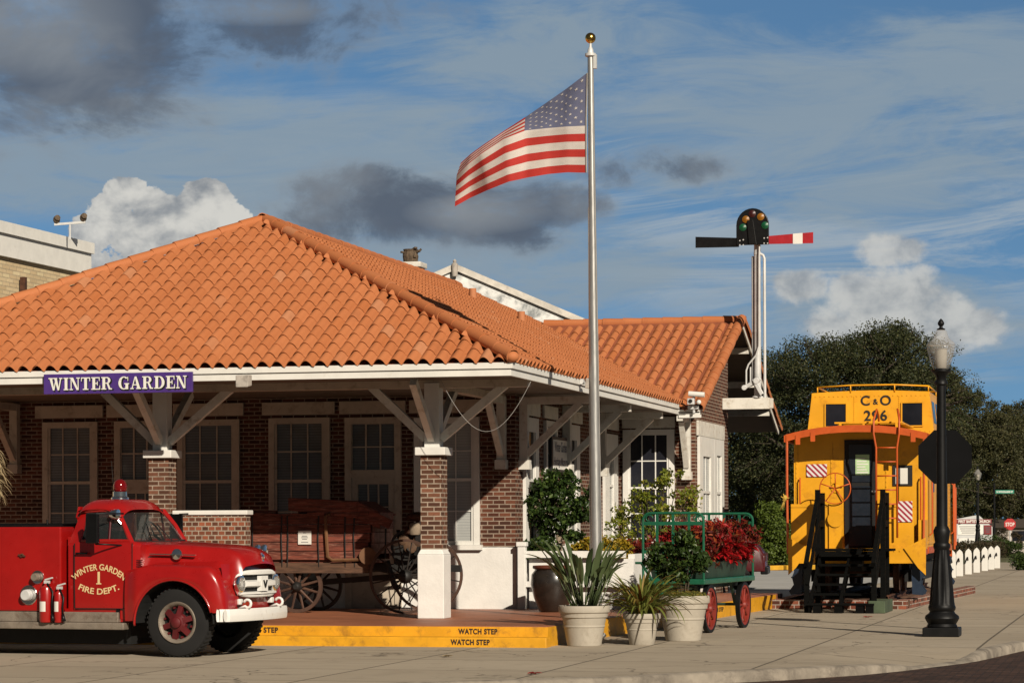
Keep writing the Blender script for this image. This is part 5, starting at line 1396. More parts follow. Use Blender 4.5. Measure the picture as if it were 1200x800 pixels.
# ---- doors
for s, nm in ((-1, 'door'), (1, 'door')):
    b = MB()
    def dfn(u, v, s=s):
        x = -1.60 + .90 * u; z = .66 + .925 * v
        return (x, s * (.852 + .010 * math.sin(math.pi * v)), z)
    b.grid(dfn, 6, 8); b2 = len(b.v)
    b.box(-1.60, -.70, s * .80, s * .851, .66, 1.585)
    dr = b.build('door', 'truck_red', TR, smooth=True)
    b = MB(); b.add([(-1.50, s * .80, 1.60), (-1.10, s * .81, 1.60), (-1.12, s * .715, 2.02), (-1.50, s * .70, 2.02)], [(0, 1, 2, 3)]); b.build('window', 'clear_glass', dr)
    b = MB(); b.add([(-1.06, s * .81, 1.61), (-.77, s * .80, 1.61), (-1.02, s * .715, 2.0), (-1.08, s * .715, 2.02)], [(0, 1, 2, 3)]); b.build('vent_window', 'clear_glass', dr)
    b = MB(); b.tube([(-1.08, s * .82, 1.60), (-1.10, s * .72, 2.03)], .016, 6); b.build('window_frame', 'dark_red', dr)
    b = MB(); b.tube([(-1.56, s * .865, 1.425), (-1.56, s * .90, 1.43), (-1.38, s * .90, 1.43)], .014, 6); b.build('handle', 'black_paint', dr, smooth='all')
    if s < 0:
        # gold leaf style arched lettering
        def arc(cx, cz, rad, up):
            def fn(u, v):
                a = u / rad
                rr = rad + v if up else rad - v
                x = cx + rr * math.sin(a); z = cz + (rr * math.cos(a) if up else -rr * math.cos(a))
                return (x, -.8665, z)
            return fn
        tm = text_mb('WINTER GARDEN', arc(-1.22, .62, .62, True), width=.90, height=.088, bold=.022)
        join(tm, text_mb('FIRE DEPT.', arc(-1.22, 1.62, .72, False), width=.64, height=.085, bold=.022))
        join(tm, text_mb('1', lambda u, v: (-1.22 + u, -.8665, 1.09 + v), height=.17, bold=.03))
        tm.box(-1.26, -1.18, -.8668, -.8660, 1.000, 1.016)
        tm.build('lettering', 'cream_letter', dr, fixn=False)
# shut lines, drip rail and panel seams
b = MB()
for s_ in (-1, 1):
    loop = [(-1.605, .866 * s_, .665), (-1.605, .868 * s_, 1.1), (-1.605, .866 * s_, 1.57)]; b.tube(loop, .006, 4)
    b.tube([(-.695, .866 * s_, .665), (-.695, .868 * s_, 1.1), (-.695, .862 * s_, 1.57)], .006, 4); b.tube([(-1.605, .866 * s_, .665), (-.695, .866 * s_, .665)], .006, 4)
    b.tube([(-3.1, .902 * s_, .64), (-3.1, .902 * s_, 1.79)], .006, 4)
b.build('shut_line', 'interior_black', TR)
for s_ in (-1, 1):
    b = MB(); b.tube([(-1.58, .715 * s_, 2.015), (-1.3, .745 * s_, 2.05), (-1.07, .715 * s_, 2.04), (-1.02, .69 * s_, 2.025)], .014, 6); b.build('drip_rail', 'truck_red', TR, smooth='all')
# ---- hood
def zc(x): return 1.585 - .045 * ss(-.3, .6, x) - .26 * (1 - math.sqrt(max(0, 1 - (max(0, x - .40) / .40) ** 2)))
def hood_fn(u, v):
    x = -.70 + 1.50 * u; y = (v - .5) * 2
    hw = .74 - .12 * ss(-.7, .7, x)
    xx = x + .10 * (1 - y * y) * ss(.2, .76, x) + 0.0
    drop = .07 * abs(y) ** 2 + .36 * max(0, (abs(y) - .80) / .20) ** 1.3
    return (xx, y * hw, zc(x) - drop)
b = MB(); b.grid(hood_fn, 26, 24); b.build('hood', 'truck_red', TR, smooth='all')
# ---- front fenders (flared wings with wheel opening)
AR = .60
def fender(s):
    def fr(x): t = max(0, min(1, (x - .46) / .30)); return 1 - math.sqrt(1 - t * t)
    def zt(x): return 1.20 + .07 * ss(-.85, -.30, x) - .015 * ss(-.1, .3, x) - .60 * fr(x)
    def fn(u, v):
        uu = u if u < .8 else .8 + .2 * math.sin((u - .8) / .2 * math.pi / 2); x = -.78 + 1.54 * uu
        z1 = zt(x)
        arch = .47 + math.sqrt(max(0, AR ** 2 - x ** 2)) if abs(x) < AR else .47
        low = min(max(.50 if x < 0 else .62, arch), z1 - .004)
        yo = .985 - .14 * fr(x) - .07 * (1 - ss(-.80, -.55, x))
        if v < .35: t = v / .35; return (x, s * (.50 + (yo - .10 - .50) * t), z1 + .10 * (1 - t) ** 2)
        if v < .65: t = (v - .35) / .30; a = t * math.pi / 2; rr = min(.13, z1 - low); return (x, s * (yo - .10 + .10 * math.sin(a)), z1 - rr * (1 - math.cos(a)))
        t = (v - .65) / .35; rr = min(.13, z1 - low); return (x, s * (yo + .012 * math.sin(t * math.pi)), z1 - rr + (low - (z1 - rr)) * t)
    b = MB(); b.grid(fn, 72, 22)
    lip = []
    for k in range(25):
        a = math.pi * k / 24; lip.append((-AR * math.cos(a), s * .985, .47 + AR * math.sin(a)))
    b.tube([(-AR, s * .97, .44)] + lip[:-2], .018, 6)
    b.build('fender', 'truck_red', TR, smooth='all')
    b = MB(); b.grid(lambda u, v: ((AR - .005) * -math.cos(math.pi * u), s * (.52 + .44 * v), .47 + (AR - .005) * math.sin(math.pi * u)), 20, 2); b.build('wheel_well', 'interior_black', TR)
fender(-1); fender(1)
# front apron, grille and lamps
def apron(u, v):
    y = (u - .5) * 2 * .80; z = .60 + .68 * v
    return (.655 + .10 * (1 - (y / .80) ** 2) + .03 * math.sin(v * math.pi) - .02 * v, y, z)
b = MB(); b.grid(apron, 18, 8); b.build('front_apron', 'truck_red', TR, smooth='all')
gx = lambda y: .735 + .085 * (1 - (y / .62) ** 2)           # the grille follows the bowed nose
b = MB(); b.grid(lambda u, v: (gx((u - .5) * 1.16) + .012, (u - .5) * 1.16, .85 + .30 * v), 14, 2)
gr = b.build('grille', 'interior_black', TR)
def bar(z, h, hw, dxx, b):
    n = 14
    for i in range(n):
        y0, y1 = -hw + 2 * hw * i / n, -hw + 2 * hw * (i + 1) / n
        x0, x1 = gx(y0) + .014, gx(y1) + .014
        b.hexa([(x0, y0, z - h), (x0 + dxx, y0, z - h * .6), (x1 + dxx, y1, z - h * .6), (x1, y1, z - h), (x0, y0, z + h), (x0 + dxx, y0, z + h * .6), (x1 + dxx, y1, z + h * .6), (x1, y1, z + h)])
b = MB(); bar(1.005, .050, .44, .075, b); b.beam((gx(0) + .06, 0, .90), (gx(0) + .06, 0, 1.11), .20, .07, up=(1, 0, 0)); bar(1.145, .020, .52, .05, b); bar(.875, .022, .55, .06, b); b.build('grille_bars', 'truck_white', gr, smooth=True)
lp_ = []
for k in range(40):
    a = 2 * math.pi * k / 40; c_, s_ = math.cos(a), math.sin(a)
    y = .60 * (abs(c_) ** .45) * (1 if c_ > 0 else -1); z = 1.005 + .165 * (abs(s_) ** .6) * (1 if s_ > 0 else -1); lp_.append((gx(min(.6, abs(y))) + .03, y, z))
b = MB(); b.tube(lp_, .030, 8, closed=True)
b.build('grille_frame', 'truck_white', gr, smooth='all')
for s in (-1, 1):
    b = MB(); b.box(.70, .80, s * .44, s * .54, .72, .80); b.build('signal_lamp', 'truck_white', TR, bevel=.015)
b = MB(); b.beam((.92, .05, 1.05), (.92, 0, .95), .012, .028, up=(1, 0, 0)); b.beam((.92, -.05, 1.05), (.92, 0, .95), .012, .028, up=(1, 0, 0)); b.build('badge', 'black_paint', gr)
for s in (-1, 1):
    c = (.765, .54 * s, 1.005); b = MB(); b.lathe([(.115, 0), (.125, .03), (.12, .06), (.095, .065), (.09, .05)], c, 'x', 22); hl = b.build('headlight', 'chrome', TR, smooth=True)
    b = MB(); b.lathe([(.092, .050), (.07, .085), (.0, .10)], c, 'x', 20); b.build('lens', 'lamp_glass', hl, smooth='all')
b = MB(); b.lathe([(.0, 0), (.035, .0), (.04, .02), (.0, .03)], (.875, 0, 1.37), 'x', 12); b.beam((.89, 0, 1.31), (.86, 0, 1.43), .05, .012, up=(1, 0, 0)); b.build('nose_emblem', 'chrome', TR, smooth=True)
# far-side fender lamps
for dx_, dy_ in ((.42, .78), (.56, .70)):
    b = MB(); b.lathe([(.0, -.06), (.05, -.055), (.085, -.01), (.09, .02), (.075, .03), (.0, .035)], (dx_, dy_, 1.45), 'x', 18); b.cyl((dx_, dy_, 1.25), (dx_, dy_, 1.38), .02, n=8); b.build('fender_lamp', 'chrome', TR, smooth=True)
# bumper with tow hooks
b = MB()
def bump(u, v):
    y = (u - .5) * 2 * .97; x = .93 - .13 * abs(y / .97) ** 2.2 - (.10 if abs(y) > .96 else 0)
    a = v * 2 * math.pi
    return (x - .02 + .030 * math.cos(a), y, .585 + .085 * max(-1, min(1, 1.5 * math.sin(a))))
b.grid(bump, 28, 14); b.grid(lambda u, v: (.79 + .03 * math.cos(v * 6.2832) * (u), -.972, .585 + .085 * math.sin(v * 6.2832) * u), 1, 12); b.build('bumper', 'truck_white', TR, smooth=True)
for s in (-1, 1):
    b = MB(); b.tube([(.75, .50 * s, .66), (.86, .50 * s, .70)] + [(.89 + .055 * math.sin(a), .50 * s, .735 - .055 * math.cos(a)) for a in [k * .55 for k in range(9)]], .020, 8); b.build('tow_hook', 'truck_white', TR, smooth='all')
b = MB(); b.box(-5.2, -.85, -.62, .62, .16, .47); b.box(-.4, .80, -.42, -.34, .50, .60); b.box(-.4, .80, .34, .42, .50, .60); b.box(-4.6, -.4, -.42, -.34, .42, .60); b.box(-4.6, -.4, .34, .42, .42, .60); b.cyl((0, -.7, .47), (0, .7, .47), .06, n=10); b.box(-.3, .5, -.3, .3, .45, .9); b.build('chassis', 'interior_black', TR)  # frame and axle, plus a wide black box filling the shade underneath
# hood side trim
b = MB(); b.beam((-.50, -.708, 1.42), (.18, -.66, 1.405), .012, .045, up=(0, -1, 0)); b.lathe([(.0, -.02), (.07, -.012), (.08, .0), (.08, .02)], (-.10, -.69, 1.412), 'y', 14); b.build('hood_trim', 'chrome', TR, smooth=True)
b = MB()
for k in range(9): b.box(-.66, -.56, -.829 + .002 * k, -.815, 1.10 + .028 * k, 1.115 + .028 * k)
b.build('louvre', 'dark_red', TR)
# wheels
def wheel(x, s, dual=False):
    y = s * .86; o = MB(); w = .115
    o.lathe([(.27, -w), (.40, -w * 1.05), (.455, -w * .9), (.478, -w * .55), (.480, 0), (.478, w * .55), (.455, w * .9), (.40, w * 1.05), (.27, w)], (x, y - s * .11, .48), 'y', 40, nocap=True)
    for k in range(44):
        a = 2 * math.pi * k / 44; o.beam((x + .468 * math.cos(a), y - s * .11 - w * .75, .48 + .468 * math.sin(a)), (x + .468 * math.cos(a + .06), y - s * .11 + w * .75, .48 + .468 * math.sin(a + .06)), .028, .034, up=(math.cos(a), 0, math.sin(a)))
    t = o.build('wheel', 'rubber', TR, smooth=True)
    r = MB(); yy = y - s * .11 + s * w; q = -s
    r.lathe([(.270, .015 * q), (.290, -.005 * q), (.282, -.022 * q), (.262, -.018 * q), (.235, .012 * q), (.222, .06 * q)], (x, yy, .48), 'y', 36, nocap=True); r.build('rim', 'tread_plate', t, smooth=True)
    r = MB(); r.lathe([(.226, .062 * q), (.0, .062 * q)], (x, yy, .48), 'y', 28, nocap=True); r.build('wheel_well', 'interior_black', t)
    h = MB(); h.lathe([(.135, .055 * q), (.125, .0), (.10, -.012 * q), (.075, -.02 * q), (.07, -.05 * q), (.04, -.065 * q), (.0, -.068 * q)], (x, yy, .48), 'y', 24, nocap=True)
    for k in range(6):
        a = 2 * math.pi * k / 6 + .3; h.beam((x + .09 * math.cos(a), yy + .01 * q, .48 + .09 * math.sin(a)), (x + .228 * math.cos(a), yy + .035 * q, .48 + .228 * math.sin(a)), .075, .05, up=(0, 1, 0))
        h.cyl((x + .21 * math.cos(a + .5), yy + .02 * q, .48 + .21 * math.sin(a + .5)), (x + .21 * math.cos(a + .5), yy + .06 * q, .48 + .21 * math.sin(a + .5)), .018, n=6)
    h.build('hub', 'hub_red', t, smooth=True)
wheel(0, -1); wheel(0, 1); wheel(-4.45, -1); wheel(-4.45, 1)
# ---- rear body, running board
b = MB(); b.box(-5.2, -1.80, -.90, .90, .62, 1.80); b.build('hose_body', 'truck_red', TR, bevel=.02)
b = MB(); b.box(-5.2, -1.83, -.86, .86, 1.801, 1.835)
for k in range(5): b.box(-5.1 + .7 * k, -4.6 + .7 * k, -.8, .8, 1.836, 1.85)
b.cyl((-2.05, -.84, 1.83), (-2.05, -.84, 1.90), .012, n=6); b.build('deck', 'black_iron', TR)
b = MB(); b.box(-5.2, -.78, -.965, -.80, .375, .47); b.box(-5.2, -.90, -.90, -.80, .471, .615); b.box(-5.2, -.78, .80, .965, .375, .47); b.build('running_board', 'tread_plate', TR, bevel=.012)
b = MB(); b.box(-1.78, -.76, -.83, -.78, .48, .66); b.box(-1.78, -.76, .78, .83, .48, .66); b.build('sill', 'truck_red', TR)
b = MB(); b.box(-.95, -.90, -.86, -.831, .52, .66); b.build('step_bracket', 'black_iron', TR)
for px, py, r in ((46, 676, .100), (35, 697.5, .140)):
    x = (px - 208 - 0) / 75.4 - .02; z = 1.8 + (616 - py) / 85.4; b = MB()
    b.lathe([(r * .0, -.012), (r * .92, -.014), (r, -.004), (r, .02)], (x, -.905, z), 'y', 26); g = b.build('gauge', 'chrome', TR, smooth=True)
    b = MB(); b.lathe([(.0, -.10), (r * .48, -.10), (r * .56, -.085), (r * .58, -.015)], (x, -.91, z), 'y', 20); b.build('cap', 'dull_silver' if r > .12 else 'tread_plate', g, smooth=True)
b = MB(); b.lathe([(0, -.03), (.025, -.03), (.03, 0)], (-2.42, -.90, 1.40), 'y', 10); b.beam((-2.47, -.92, 1.41), (-2.36, -.92, 1.39), .02, .02); b.build('latch', 'rust', TR)
# beacon, spotlight, mirrors
b = MB(); b.lathe([(.135, 0), (.13, .04), (.105, .06), (.105, .125), (.09, .13)], (-1.36, 0, 2.170), n=24); bc = b.build('beacon', 'chrome', TR, smooth=True)
b = MB(); b.lathe([(.085, .13), (.098, .16), (.098, .22), (.075, .275), (.04, .30), (.0, .305)], (-1.36, 0, 2.170), n=22); b.build('beacon_dome', 'beacon_red', bc, smooth='all')
b = MB(); b.lathe([(.0, -.10), (.05, -.09), (.075, -.02), (.078, .03), (.06, .035)], (-.98, -.79, 1.965), 'x', 18); b.tube([(-.99, -.79, 1.93), (-.92, -.77, 1.84)], .014, 6); b.build('spotlight', 'chrome', TR, smooth=True)
def mirror(x, s):
    b = MB(); y = s * 1.08; b.hexa([(x - .13, y - .03, 1.57), (x + .07, y - .05, 1.57), (x + .07, y + .02, 1.57), (x - .13, y + .04, 1.57), (x - .13, y - .03, 1.98), (x + .07, y - .05, 1.98), (x + .07, y + .02, 1.98), (x - .13, y + .04, 1.98)]); mr = b.build('mirror', 'black_paint', TR, bevel=.015)
    b = MB(); b.tube([(x + .30, s * .84, 1.54), (x + .12, s * .98, 1.555), (x + .01, y, 1.56)], .012, 6); b.tube([(x + .30, s * .80, 1.98), (x + .02, y, 1.98), (x + .01, y, 1.56)], .012, 6); b.build('mirror_arm', 'black_paint', mr, smooth='all')
mirror(-1.16, -1); mirror(-1.0, 1)
b = MB(); b.tube([(-1.64, .35, 2.12), (-1.70, .36, 2.75)], [.006, .003], 5); b.build('aerial', 'black_paint', TR)
# extinguishers standing on the running board
def tl(x, y, z): return root + fwd * x + lft * y + Vector((0, 0, z))
def extinguisher(x, r, h, lab, lean=0):
    p = tl(x, -.955, .471); e = thing('fire_extinguisher', p, lab, 'extinguisher', 'extinguishers on the running board', rz=TH, local=True)
    b = MB(); b.lathe([(r * .92, 0), (r, .02), (r, h * .82), (r * .85, h * .90), (r * .35, h * .95), (r * .3, h)], (0, 0, 0), n=20); b.build('cylinder', 'truck_red', e, smooth=True)
    b = MB(); b.box(-.03, .05, -.02, .02, h, h + .04); b.beam((-.02, 0, h + .05), (.10, 0, h + .08), .025, .02); b.build('valve', 'dull_silver', e)
    b = MB(); b.tube([(.03, -.03, h), (r + .04, -.06, h - .12), (r + .03, -.07, h * .5), (r + .02, -.05, .10)], .013, 7); b.tube([(r + .02, -.05, .12), (r + .05, -.07, -.0 + .02)], [.018, .030], 8); b.build('hose', 'black_paint', e, smooth='all')
    b = MB(); b.grid(lambda u, v: (1.01 * r * math.sin(-.7 + 1.1 * u), -1.01 * r * math.cos(-.7 + 1.1 * u), .15 + .14 * v), 6, 1); b.build('label_plate', 'paper', e)
extinguisher(-2.00, .098, .54, 'red fire extinguisher with pale tag, left one beside the truck gauges')
extinguisher(-1.80, .070, .46, 'slimmer red extinguisher next to the truck door')
# ================================================================== ANTIQUE WAGON WITH ENGINE ON THE PORCH
WY = 42.6
def wp(px, py, y=WY): return PY(px, py, y)
wx0, wx1 = wp(290, 650).x, wp(433, 650).x
WG = thing('wooden_wagon', (wp(390, 700).x, WY + .7, .3), 'weathered red wooden wagon with black machinery and big spoked wheels behind the porch pier', 'wagon')
zb, zt = wp(360, 656).z, wp(360, 604).z; yb0, yb1 = WY, WY + 1.25
b = MB()
npl = 5
for k in range(npl):
    a, c = zb + (zt - zb) * k / npl, zb + (zt - zb) * (k + 1) / npl
    o = random.uniform(-.012, .012)
    b.box(wx0 + random.uniform(0, .04), wx1 + random.uniform(-.05, .02), yb0 + o, yb0 + o + .04, a + .008, c - .003)
    b.box(wx0, wx1, yb1 - .04, yb1, a + .008, c - .003)
    b.box(wx0, wx0 + .04, yb0 + .05, yb1 - .05, a + .008, c - .003)
b.box(wx0, wx1, yb0 + .05, yb1 - .05, zb - .05, zb - .001)
b.build('side_boards', 'wagon_wood', WG)
b = MB()
for k in range(3): a, c = zb + .1 + (zt - zb - .2) * k / 3, zb + .1 + (zt - zb - .2) * (k + 1) / 3; b.box(wx1 + .022, wx1 + .06, yb0 + .02 + .04 * k, yb1 - .05, a + .01, c)
b.build('end_board', 'peeled_wood', WG)
b = MB()
for i in range(14):
    x = wx0 + (wx1 - wx0) * i / 14; b.box(x, x + (wx1 - wx0) / 14 - .004, yb0 - .05, yb0 + .08, zt, zt + random.uniform(.03, .065))
b.box(wx0, wx1 + .1, yb1 - .08, yb1 + .03, zt, zt + .04); b.beam((wx1 - .1, yb0 + .02, zt + .06), (wx1 + .36, yb0 + .1, zt - .16), .10, .16); b.beam((wx0 - .02, yb0 + .1, zt + .07), (wx0 + .5, yb0 + .1, zt + .06), .12, .07)
b.build('top_rail', 'wagon_wood', WG)
for px in (296, 331, 337, 374, 405, 416):
    b = MB(); x = wp(px, 640).x; b.tube([(x, yb0 - .022, zt + .03), (x + random.uniform(-.02, .02), yb0 - .024, (zb + zt) / 2), (x, yb0 - .022, zb - .12)], .014, 6); b.build('iron_rod', 'engine_black', WG)
b = MB(); b.box(wp(286, 660).x, wp(432, 660).x, yb0 - .03, yb0 + .10, wp(360, 671).z, wp(360, 659).z); b.box(wp(286, 660).x, wp(432, 660).x, yb1 - .13, yb1, wp(360, 671).z, wp(360, 659).z); b.build('sill_beam', 'grey_wood', WG)
# seat board lying on top
b = MB(); s0, s1, s2 = wp(338, 583), wp(419, 587), wp(444, 600)
h = .29
b.hexa([(s0.x, WY - .02, s0.z - h * .75), (s1.x, WY - .04, s1.z - h), (s1.x, WY + 1.0, s1.z - h), (s0.x, WY + .9, s0.z - h * .75), (s0.x, WY - .02, s0.z), (s1.x, WY - .04, s1.z), (s1.x, WY + 1.0, s1.z), (s0.x, WY + .9, s0.z)])
b.hexa([(s1.x + .003, WY - .04, s1.z - h * .98), (s2.x, WY + .05, s2.z - h * 1.0), (s2.x, WY + .9, s2.z - h * 1.0), (s1.x + .003, WY + 1.0, s1.z - h * .98), (s1.x + .003, WY - .04, s1.z), (s2.x, WY + .05, s2.z), (s2.x, WY + .9, s2.z), (s1.x + .003, WY + 1.0, s1.z)])
b.box(wp(348, 600).x, wp(352, 600).x, WY + .05, WY + .9, zt + .04, s0.z - h * .7); b.box(wp(408, 600).x, wp(412, 600).x, WY + .05, WY + .9, zt + .04, s0.z - h * .75)
b.build('seat_box', 'wagon_wood', WG, bevel=.01)
b = MB(); b.tube([wp(387, 602, WY - .07), wp(381, 604, WY - .07), wp(384, 652, WY - .07), wp(390, 656, WY - .07), wp(434, 655, WY - .07)], .030, 6); b.cyl(wp(431, 651, WY - .10), wp(431, 651, WY - .02), .15, n=16); b.build('brake_lever', 'lever_wood', WG, smooth=True)
b = MB(); b.box(wp(350, 630).x, wp(365.5, 630).x, WY - .034, WY - .028, wp(357, 637.5).z, wp(357, 621.5).z); pn = b.build('notice', 'paper', WG)
b = MB()
for k, w in enumerate((.06, .0, .10, .12, .09, .0, .13)):
    if w: b.box(wp(357.7, 630).x - w / 2, wp(357.7, 630).x + w / 2, WY - .0362, WY - .0345, wp(357, 624 + 1.8 * k).z - .006, wp(357, 624 + 1.8 * k).z + .004)
b.build('print', 'ink', pn)
def spoke_wheel(cx, cy, cz, r, rim_w, n, rimmat, spmat, hub=.09, wd=.055, spoke_r=.016):
    b = MB(); b.lathe([(r - rim_w, -wd / 2), (r, -wd / 2), (r, wd / 2), (r - rim_w, wd / 2), (r - rim_w, -wd / 2)], (cx, cy, cz), 'y', 48); w = b.build('wheel', rimmat, WG, smooth=True)
    b = MB()
    for k in range(n): a = 2 * math.pi * (k + .5) / n; o = .03 if k % 2 else -.03; b.tube([(cx + hub * .7 * math.cos(a), cy + o, cz + hub * .7 * math.sin(a)), (cx + (r - rim_w * .5) * math.cos(a), cy, cz + (r - rim_w * .5) * math.sin(a))], [spoke_r * 1.2, spoke_r * .85], 6)
    b.build('spokes', spmat, w)
    b = MB(); b.lathe([(.04, -.13), (hub * .7, -.11), (hub, -.05), (hub, .05), (hub * .7, .11), (.04, .13)], (cx, cy, cz), 'y', 16); b.build('hub', 'engine_black', w, smooth=True)
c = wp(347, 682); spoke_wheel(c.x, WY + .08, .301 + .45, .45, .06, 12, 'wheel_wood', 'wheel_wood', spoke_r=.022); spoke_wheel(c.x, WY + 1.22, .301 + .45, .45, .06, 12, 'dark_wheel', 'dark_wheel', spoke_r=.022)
c = wp(475, 675, 42.35); spoke_wheel(c.x, 42.35, .301 + .635, .635, .042, 16, 'wheel_wood', 'dark_wheel', .12, spoke_r=.012); spoke_wheel(c.x, 43.75, .301 + .635, .635, .042, 16, 'wheel_wood', 'dark_wheel', .12, spoke_r=.012)
b = MB(); b.cyl((c.x, 42.3, .936), (c.x, 43.8, .936), .045, n=10); b.cyl((wp(347, 682).x, WY, .751), (wp(347, 682).x, WY + 1.3, .751), .045, n=10)
b.beam((wx1 - .4, WY + .25, 1.08), (c.x + .65, WY + .25, 1.05), .08, .12); b.beam((wx1 - .4, WY + 1.0, 1.08), (c.x + .65, WY + 1.0, 1.05), .08, .12); b.beam((wp(347, 682).x, WY + .62, .80), (c.x, WY + .62, .95), .08, .10)
b.box(wp(347, 682).x - .08, wp(347, 682).x + .08, WY + .15, WY + 1.1, .78, 1.08)
b.build('running_gear', 'engine_black', WG)
# the engine: block, cylinders, flywheel, pipes
ex = c.x
b = MB(); b.box(ex - .34, ex + .46, WY + .22, WY + 1.0, 1.10, 1.30); b.box(ex - .20, ex + .02, WY + .25, WY + .8, 1.301, 1.62); b.box(ex + .06, ex + .34, WY + .3, WY + .75, 1.301, 1.50)
b.cyl((ex + .20, WY + .45, 1.50), (ex + .20, WY + .45, 1.86), .085, .07, 14); b.cyl((ex - .10, WY + .5, 1.62), (ex - .10, WY + .5, 1.82), .06, n=12)
for k in range(5): b.box(ex + .10, ex + .30, WY + .35, WY + .55, 1.53 + .05 * k, 1.55 + .05 * k)
for k in range(16):
    p0 = Vector((ex + random.uniform(-.34, .36), WY + random.uniform(0, .25), random.uniform(1.12, 1.75))); b.tube([p0, p0 + Vector((random.uniform(-.2, .2), random.uniform(-.05, .1), random.uniform(-.1, .2))), p0 + Vector((random.uniform(-.25, .25), random.uniform(0, .2), random.uniform(-.25, .25)))], random.uniform(.012, .028), 6)
for k in range(10):
    p0 = Vector((ex + random.uniform(-.3, .35), WY + random.uniform(.02, .25), random.uniform(1.15, 1.7))); b.box(p0.x - random.uniform(.03, .08), p0.x + random.uniform(.03, .08), p0.y, p0.y + .1, p0.z - random.uniform(.02, .07), p0.z + random.uniform(.02, .07))
b.tube([(ex - .46, WY + .1, 1.25), (ex - .44, WY + .08, 1.75)], .018, 6); b.tube([(ex - .42, WY + .1, 1.2), (ex - .30, WY + .08, .80), (ex - .22, WY + .1, .70)], [.04, .05, .06], 8)
b.build('engine', 'engine_black', WG)
b = MB(); b.lathe([(.22, -.02), (.26, -.02), (.26, .02), (.22, .02), (.22, -.02)], (ex - .10, WY + .10, 1.46), 'y', 26)
for k in range(4): a = k * math.pi / 4 + .2; b.beam((ex - .10 - .23 * math.cos(a), WY + .10, 1.46 - .23 * math.sin(a)), (ex - .10 + .23 * math.cos(a), WY + .10, 1.46 + .23 * math.sin(a)), .025, .03)
b.build('flywheel', 'engine_black', WG)
b = MB(); p = wp(486, 603, WY + .1); b.sphere((p.x, WY + .3, p.z - .03), .19, 14, 8, (1.1, 1.0, .45)); b.tube([(p.x, WY + .3, p.z - .1), (p.x - .12, WY + .3, p.z - .45)], .03, 6); b.lathe([(.12, 0), (.14, .02), (.12, .1)], (p.x - .05, WY + .12, p.z - .33), n=14); b.build('driver_seat', 'rust', WG, smooth=True)
b = MB(); p = wp(485, 618, WY); b.lathe([(.0, 0), (.09, .0), (.10, .03), (.10, .16), (.07, .2), (0, .21)], (p.x, WY + .06, p.z - .12), n=16); b.build('oil_can', 'pale_bark', WG, smooth=True)
b = MB()
for px, py, r in ((474, 632, .10), (490, 634, .09), (481, 640, .12), (494, 622, .07)):
    p = wp(px, py, WY + .1); b.lathe([(r * .6, -.04), (r, -.02), (r, .03), (r * .6, .05)], p, 'y', 12)
b.build('gears', 'rust_brown', WG, smooth=True)
# ================================================================== BAGGAGE CART OF RED PLANTS
c0 = PZ(831, 741, 0); c1 = PZ(871, 735, 0)
dv = Vector((c1.x - c0.x, c1.y - c0.y, 0)); wb = dv.length; rzc = math.atan2(dv.y, dv.x) - math.pi / 2
fv = dv.normalized(); sv = Vector((fv.y, -fv.x, 0))        # fv away from the camera, sv to the right
ctr = c0 + dv * .5 - sv * .50
CT = thing('baggage_cart', (ctr.x, ctr.y, 0), 'green iron baggage cart with red spoked wheels carrying red plants', 'cart', rz=rzc, local=True)
# local: x right, y away
DZ = .90; hy0, hy1 = -1.55, 1.75; hw = .55
b = MB(); b.box(-hw, hw, hy0, hy1, DZ - .09, DZ)
b.build('deck', 'cart_green', CT, bevel=.015)
b = MB()
for y in (-wb / 2, wb / 2):
    b.cyl((-.52, y, .41), (.52, y, .41), .025, n=8)
    for s in (-1, 1):
        b.beam((s * .36, y - .32, DZ - .09), (s * .36, y, .41), .05, .05); b.beam((s * .36, y + .32, DZ - .09), (s * .36, y, .41), .05, .05)
b.box(-.30, -.24, hy0 + .1, hy1 - .1, DZ - .17, DZ - .091); b.box(.24, .30, hy0 + .1, hy1 - .1, DZ - .17, DZ - .091)
b.cyl((-.3, -wb / 2, .62), (.3, -wb / 2, .62), .20, n=20); b.build('undercarriage', 'cart_dark', CT)
def cwheel(x, y):
    r = .40; b = MB(); b.lathe([(r - .05, -.038), (r, -.038), (r, .038), (r - .05, .038), (r - .05, -.038)], (x, y, r), 'x', 40); w = b.build('wheel', 'black_iron', CT, smooth=True)
    b = MB(); b.lathe([(r - .095, -.03), (r - .049, -.034), (r - .049, .034), (r - .095, .03), (r - .095, -.03)], (x, y, r), 'x', 40)
    for k in range(10): a = 2 * math.pi * k / 10; b.tube([(x, y + .04 * math.cos(a), r + .04 * math.sin(a)), (x, y + (r - .08) * math.cos(a), r + (r - .08) * math.sin(a))], [.026, .020], 6)
    b.build('spokes', 'cart_red', w)
    b = MB(); b.lathe([(.0, -.06), (.05, -.06), (.075, -.03), (.075, .03), (.05, .06), (0, .06)], (x, y, r), 'x', 16); b.build('hub', 'cart_red', w, smooth=True)
for y in (-wb / 2, wb / 2):
    for s in (-1, 1): cwheel(s * .50, y)
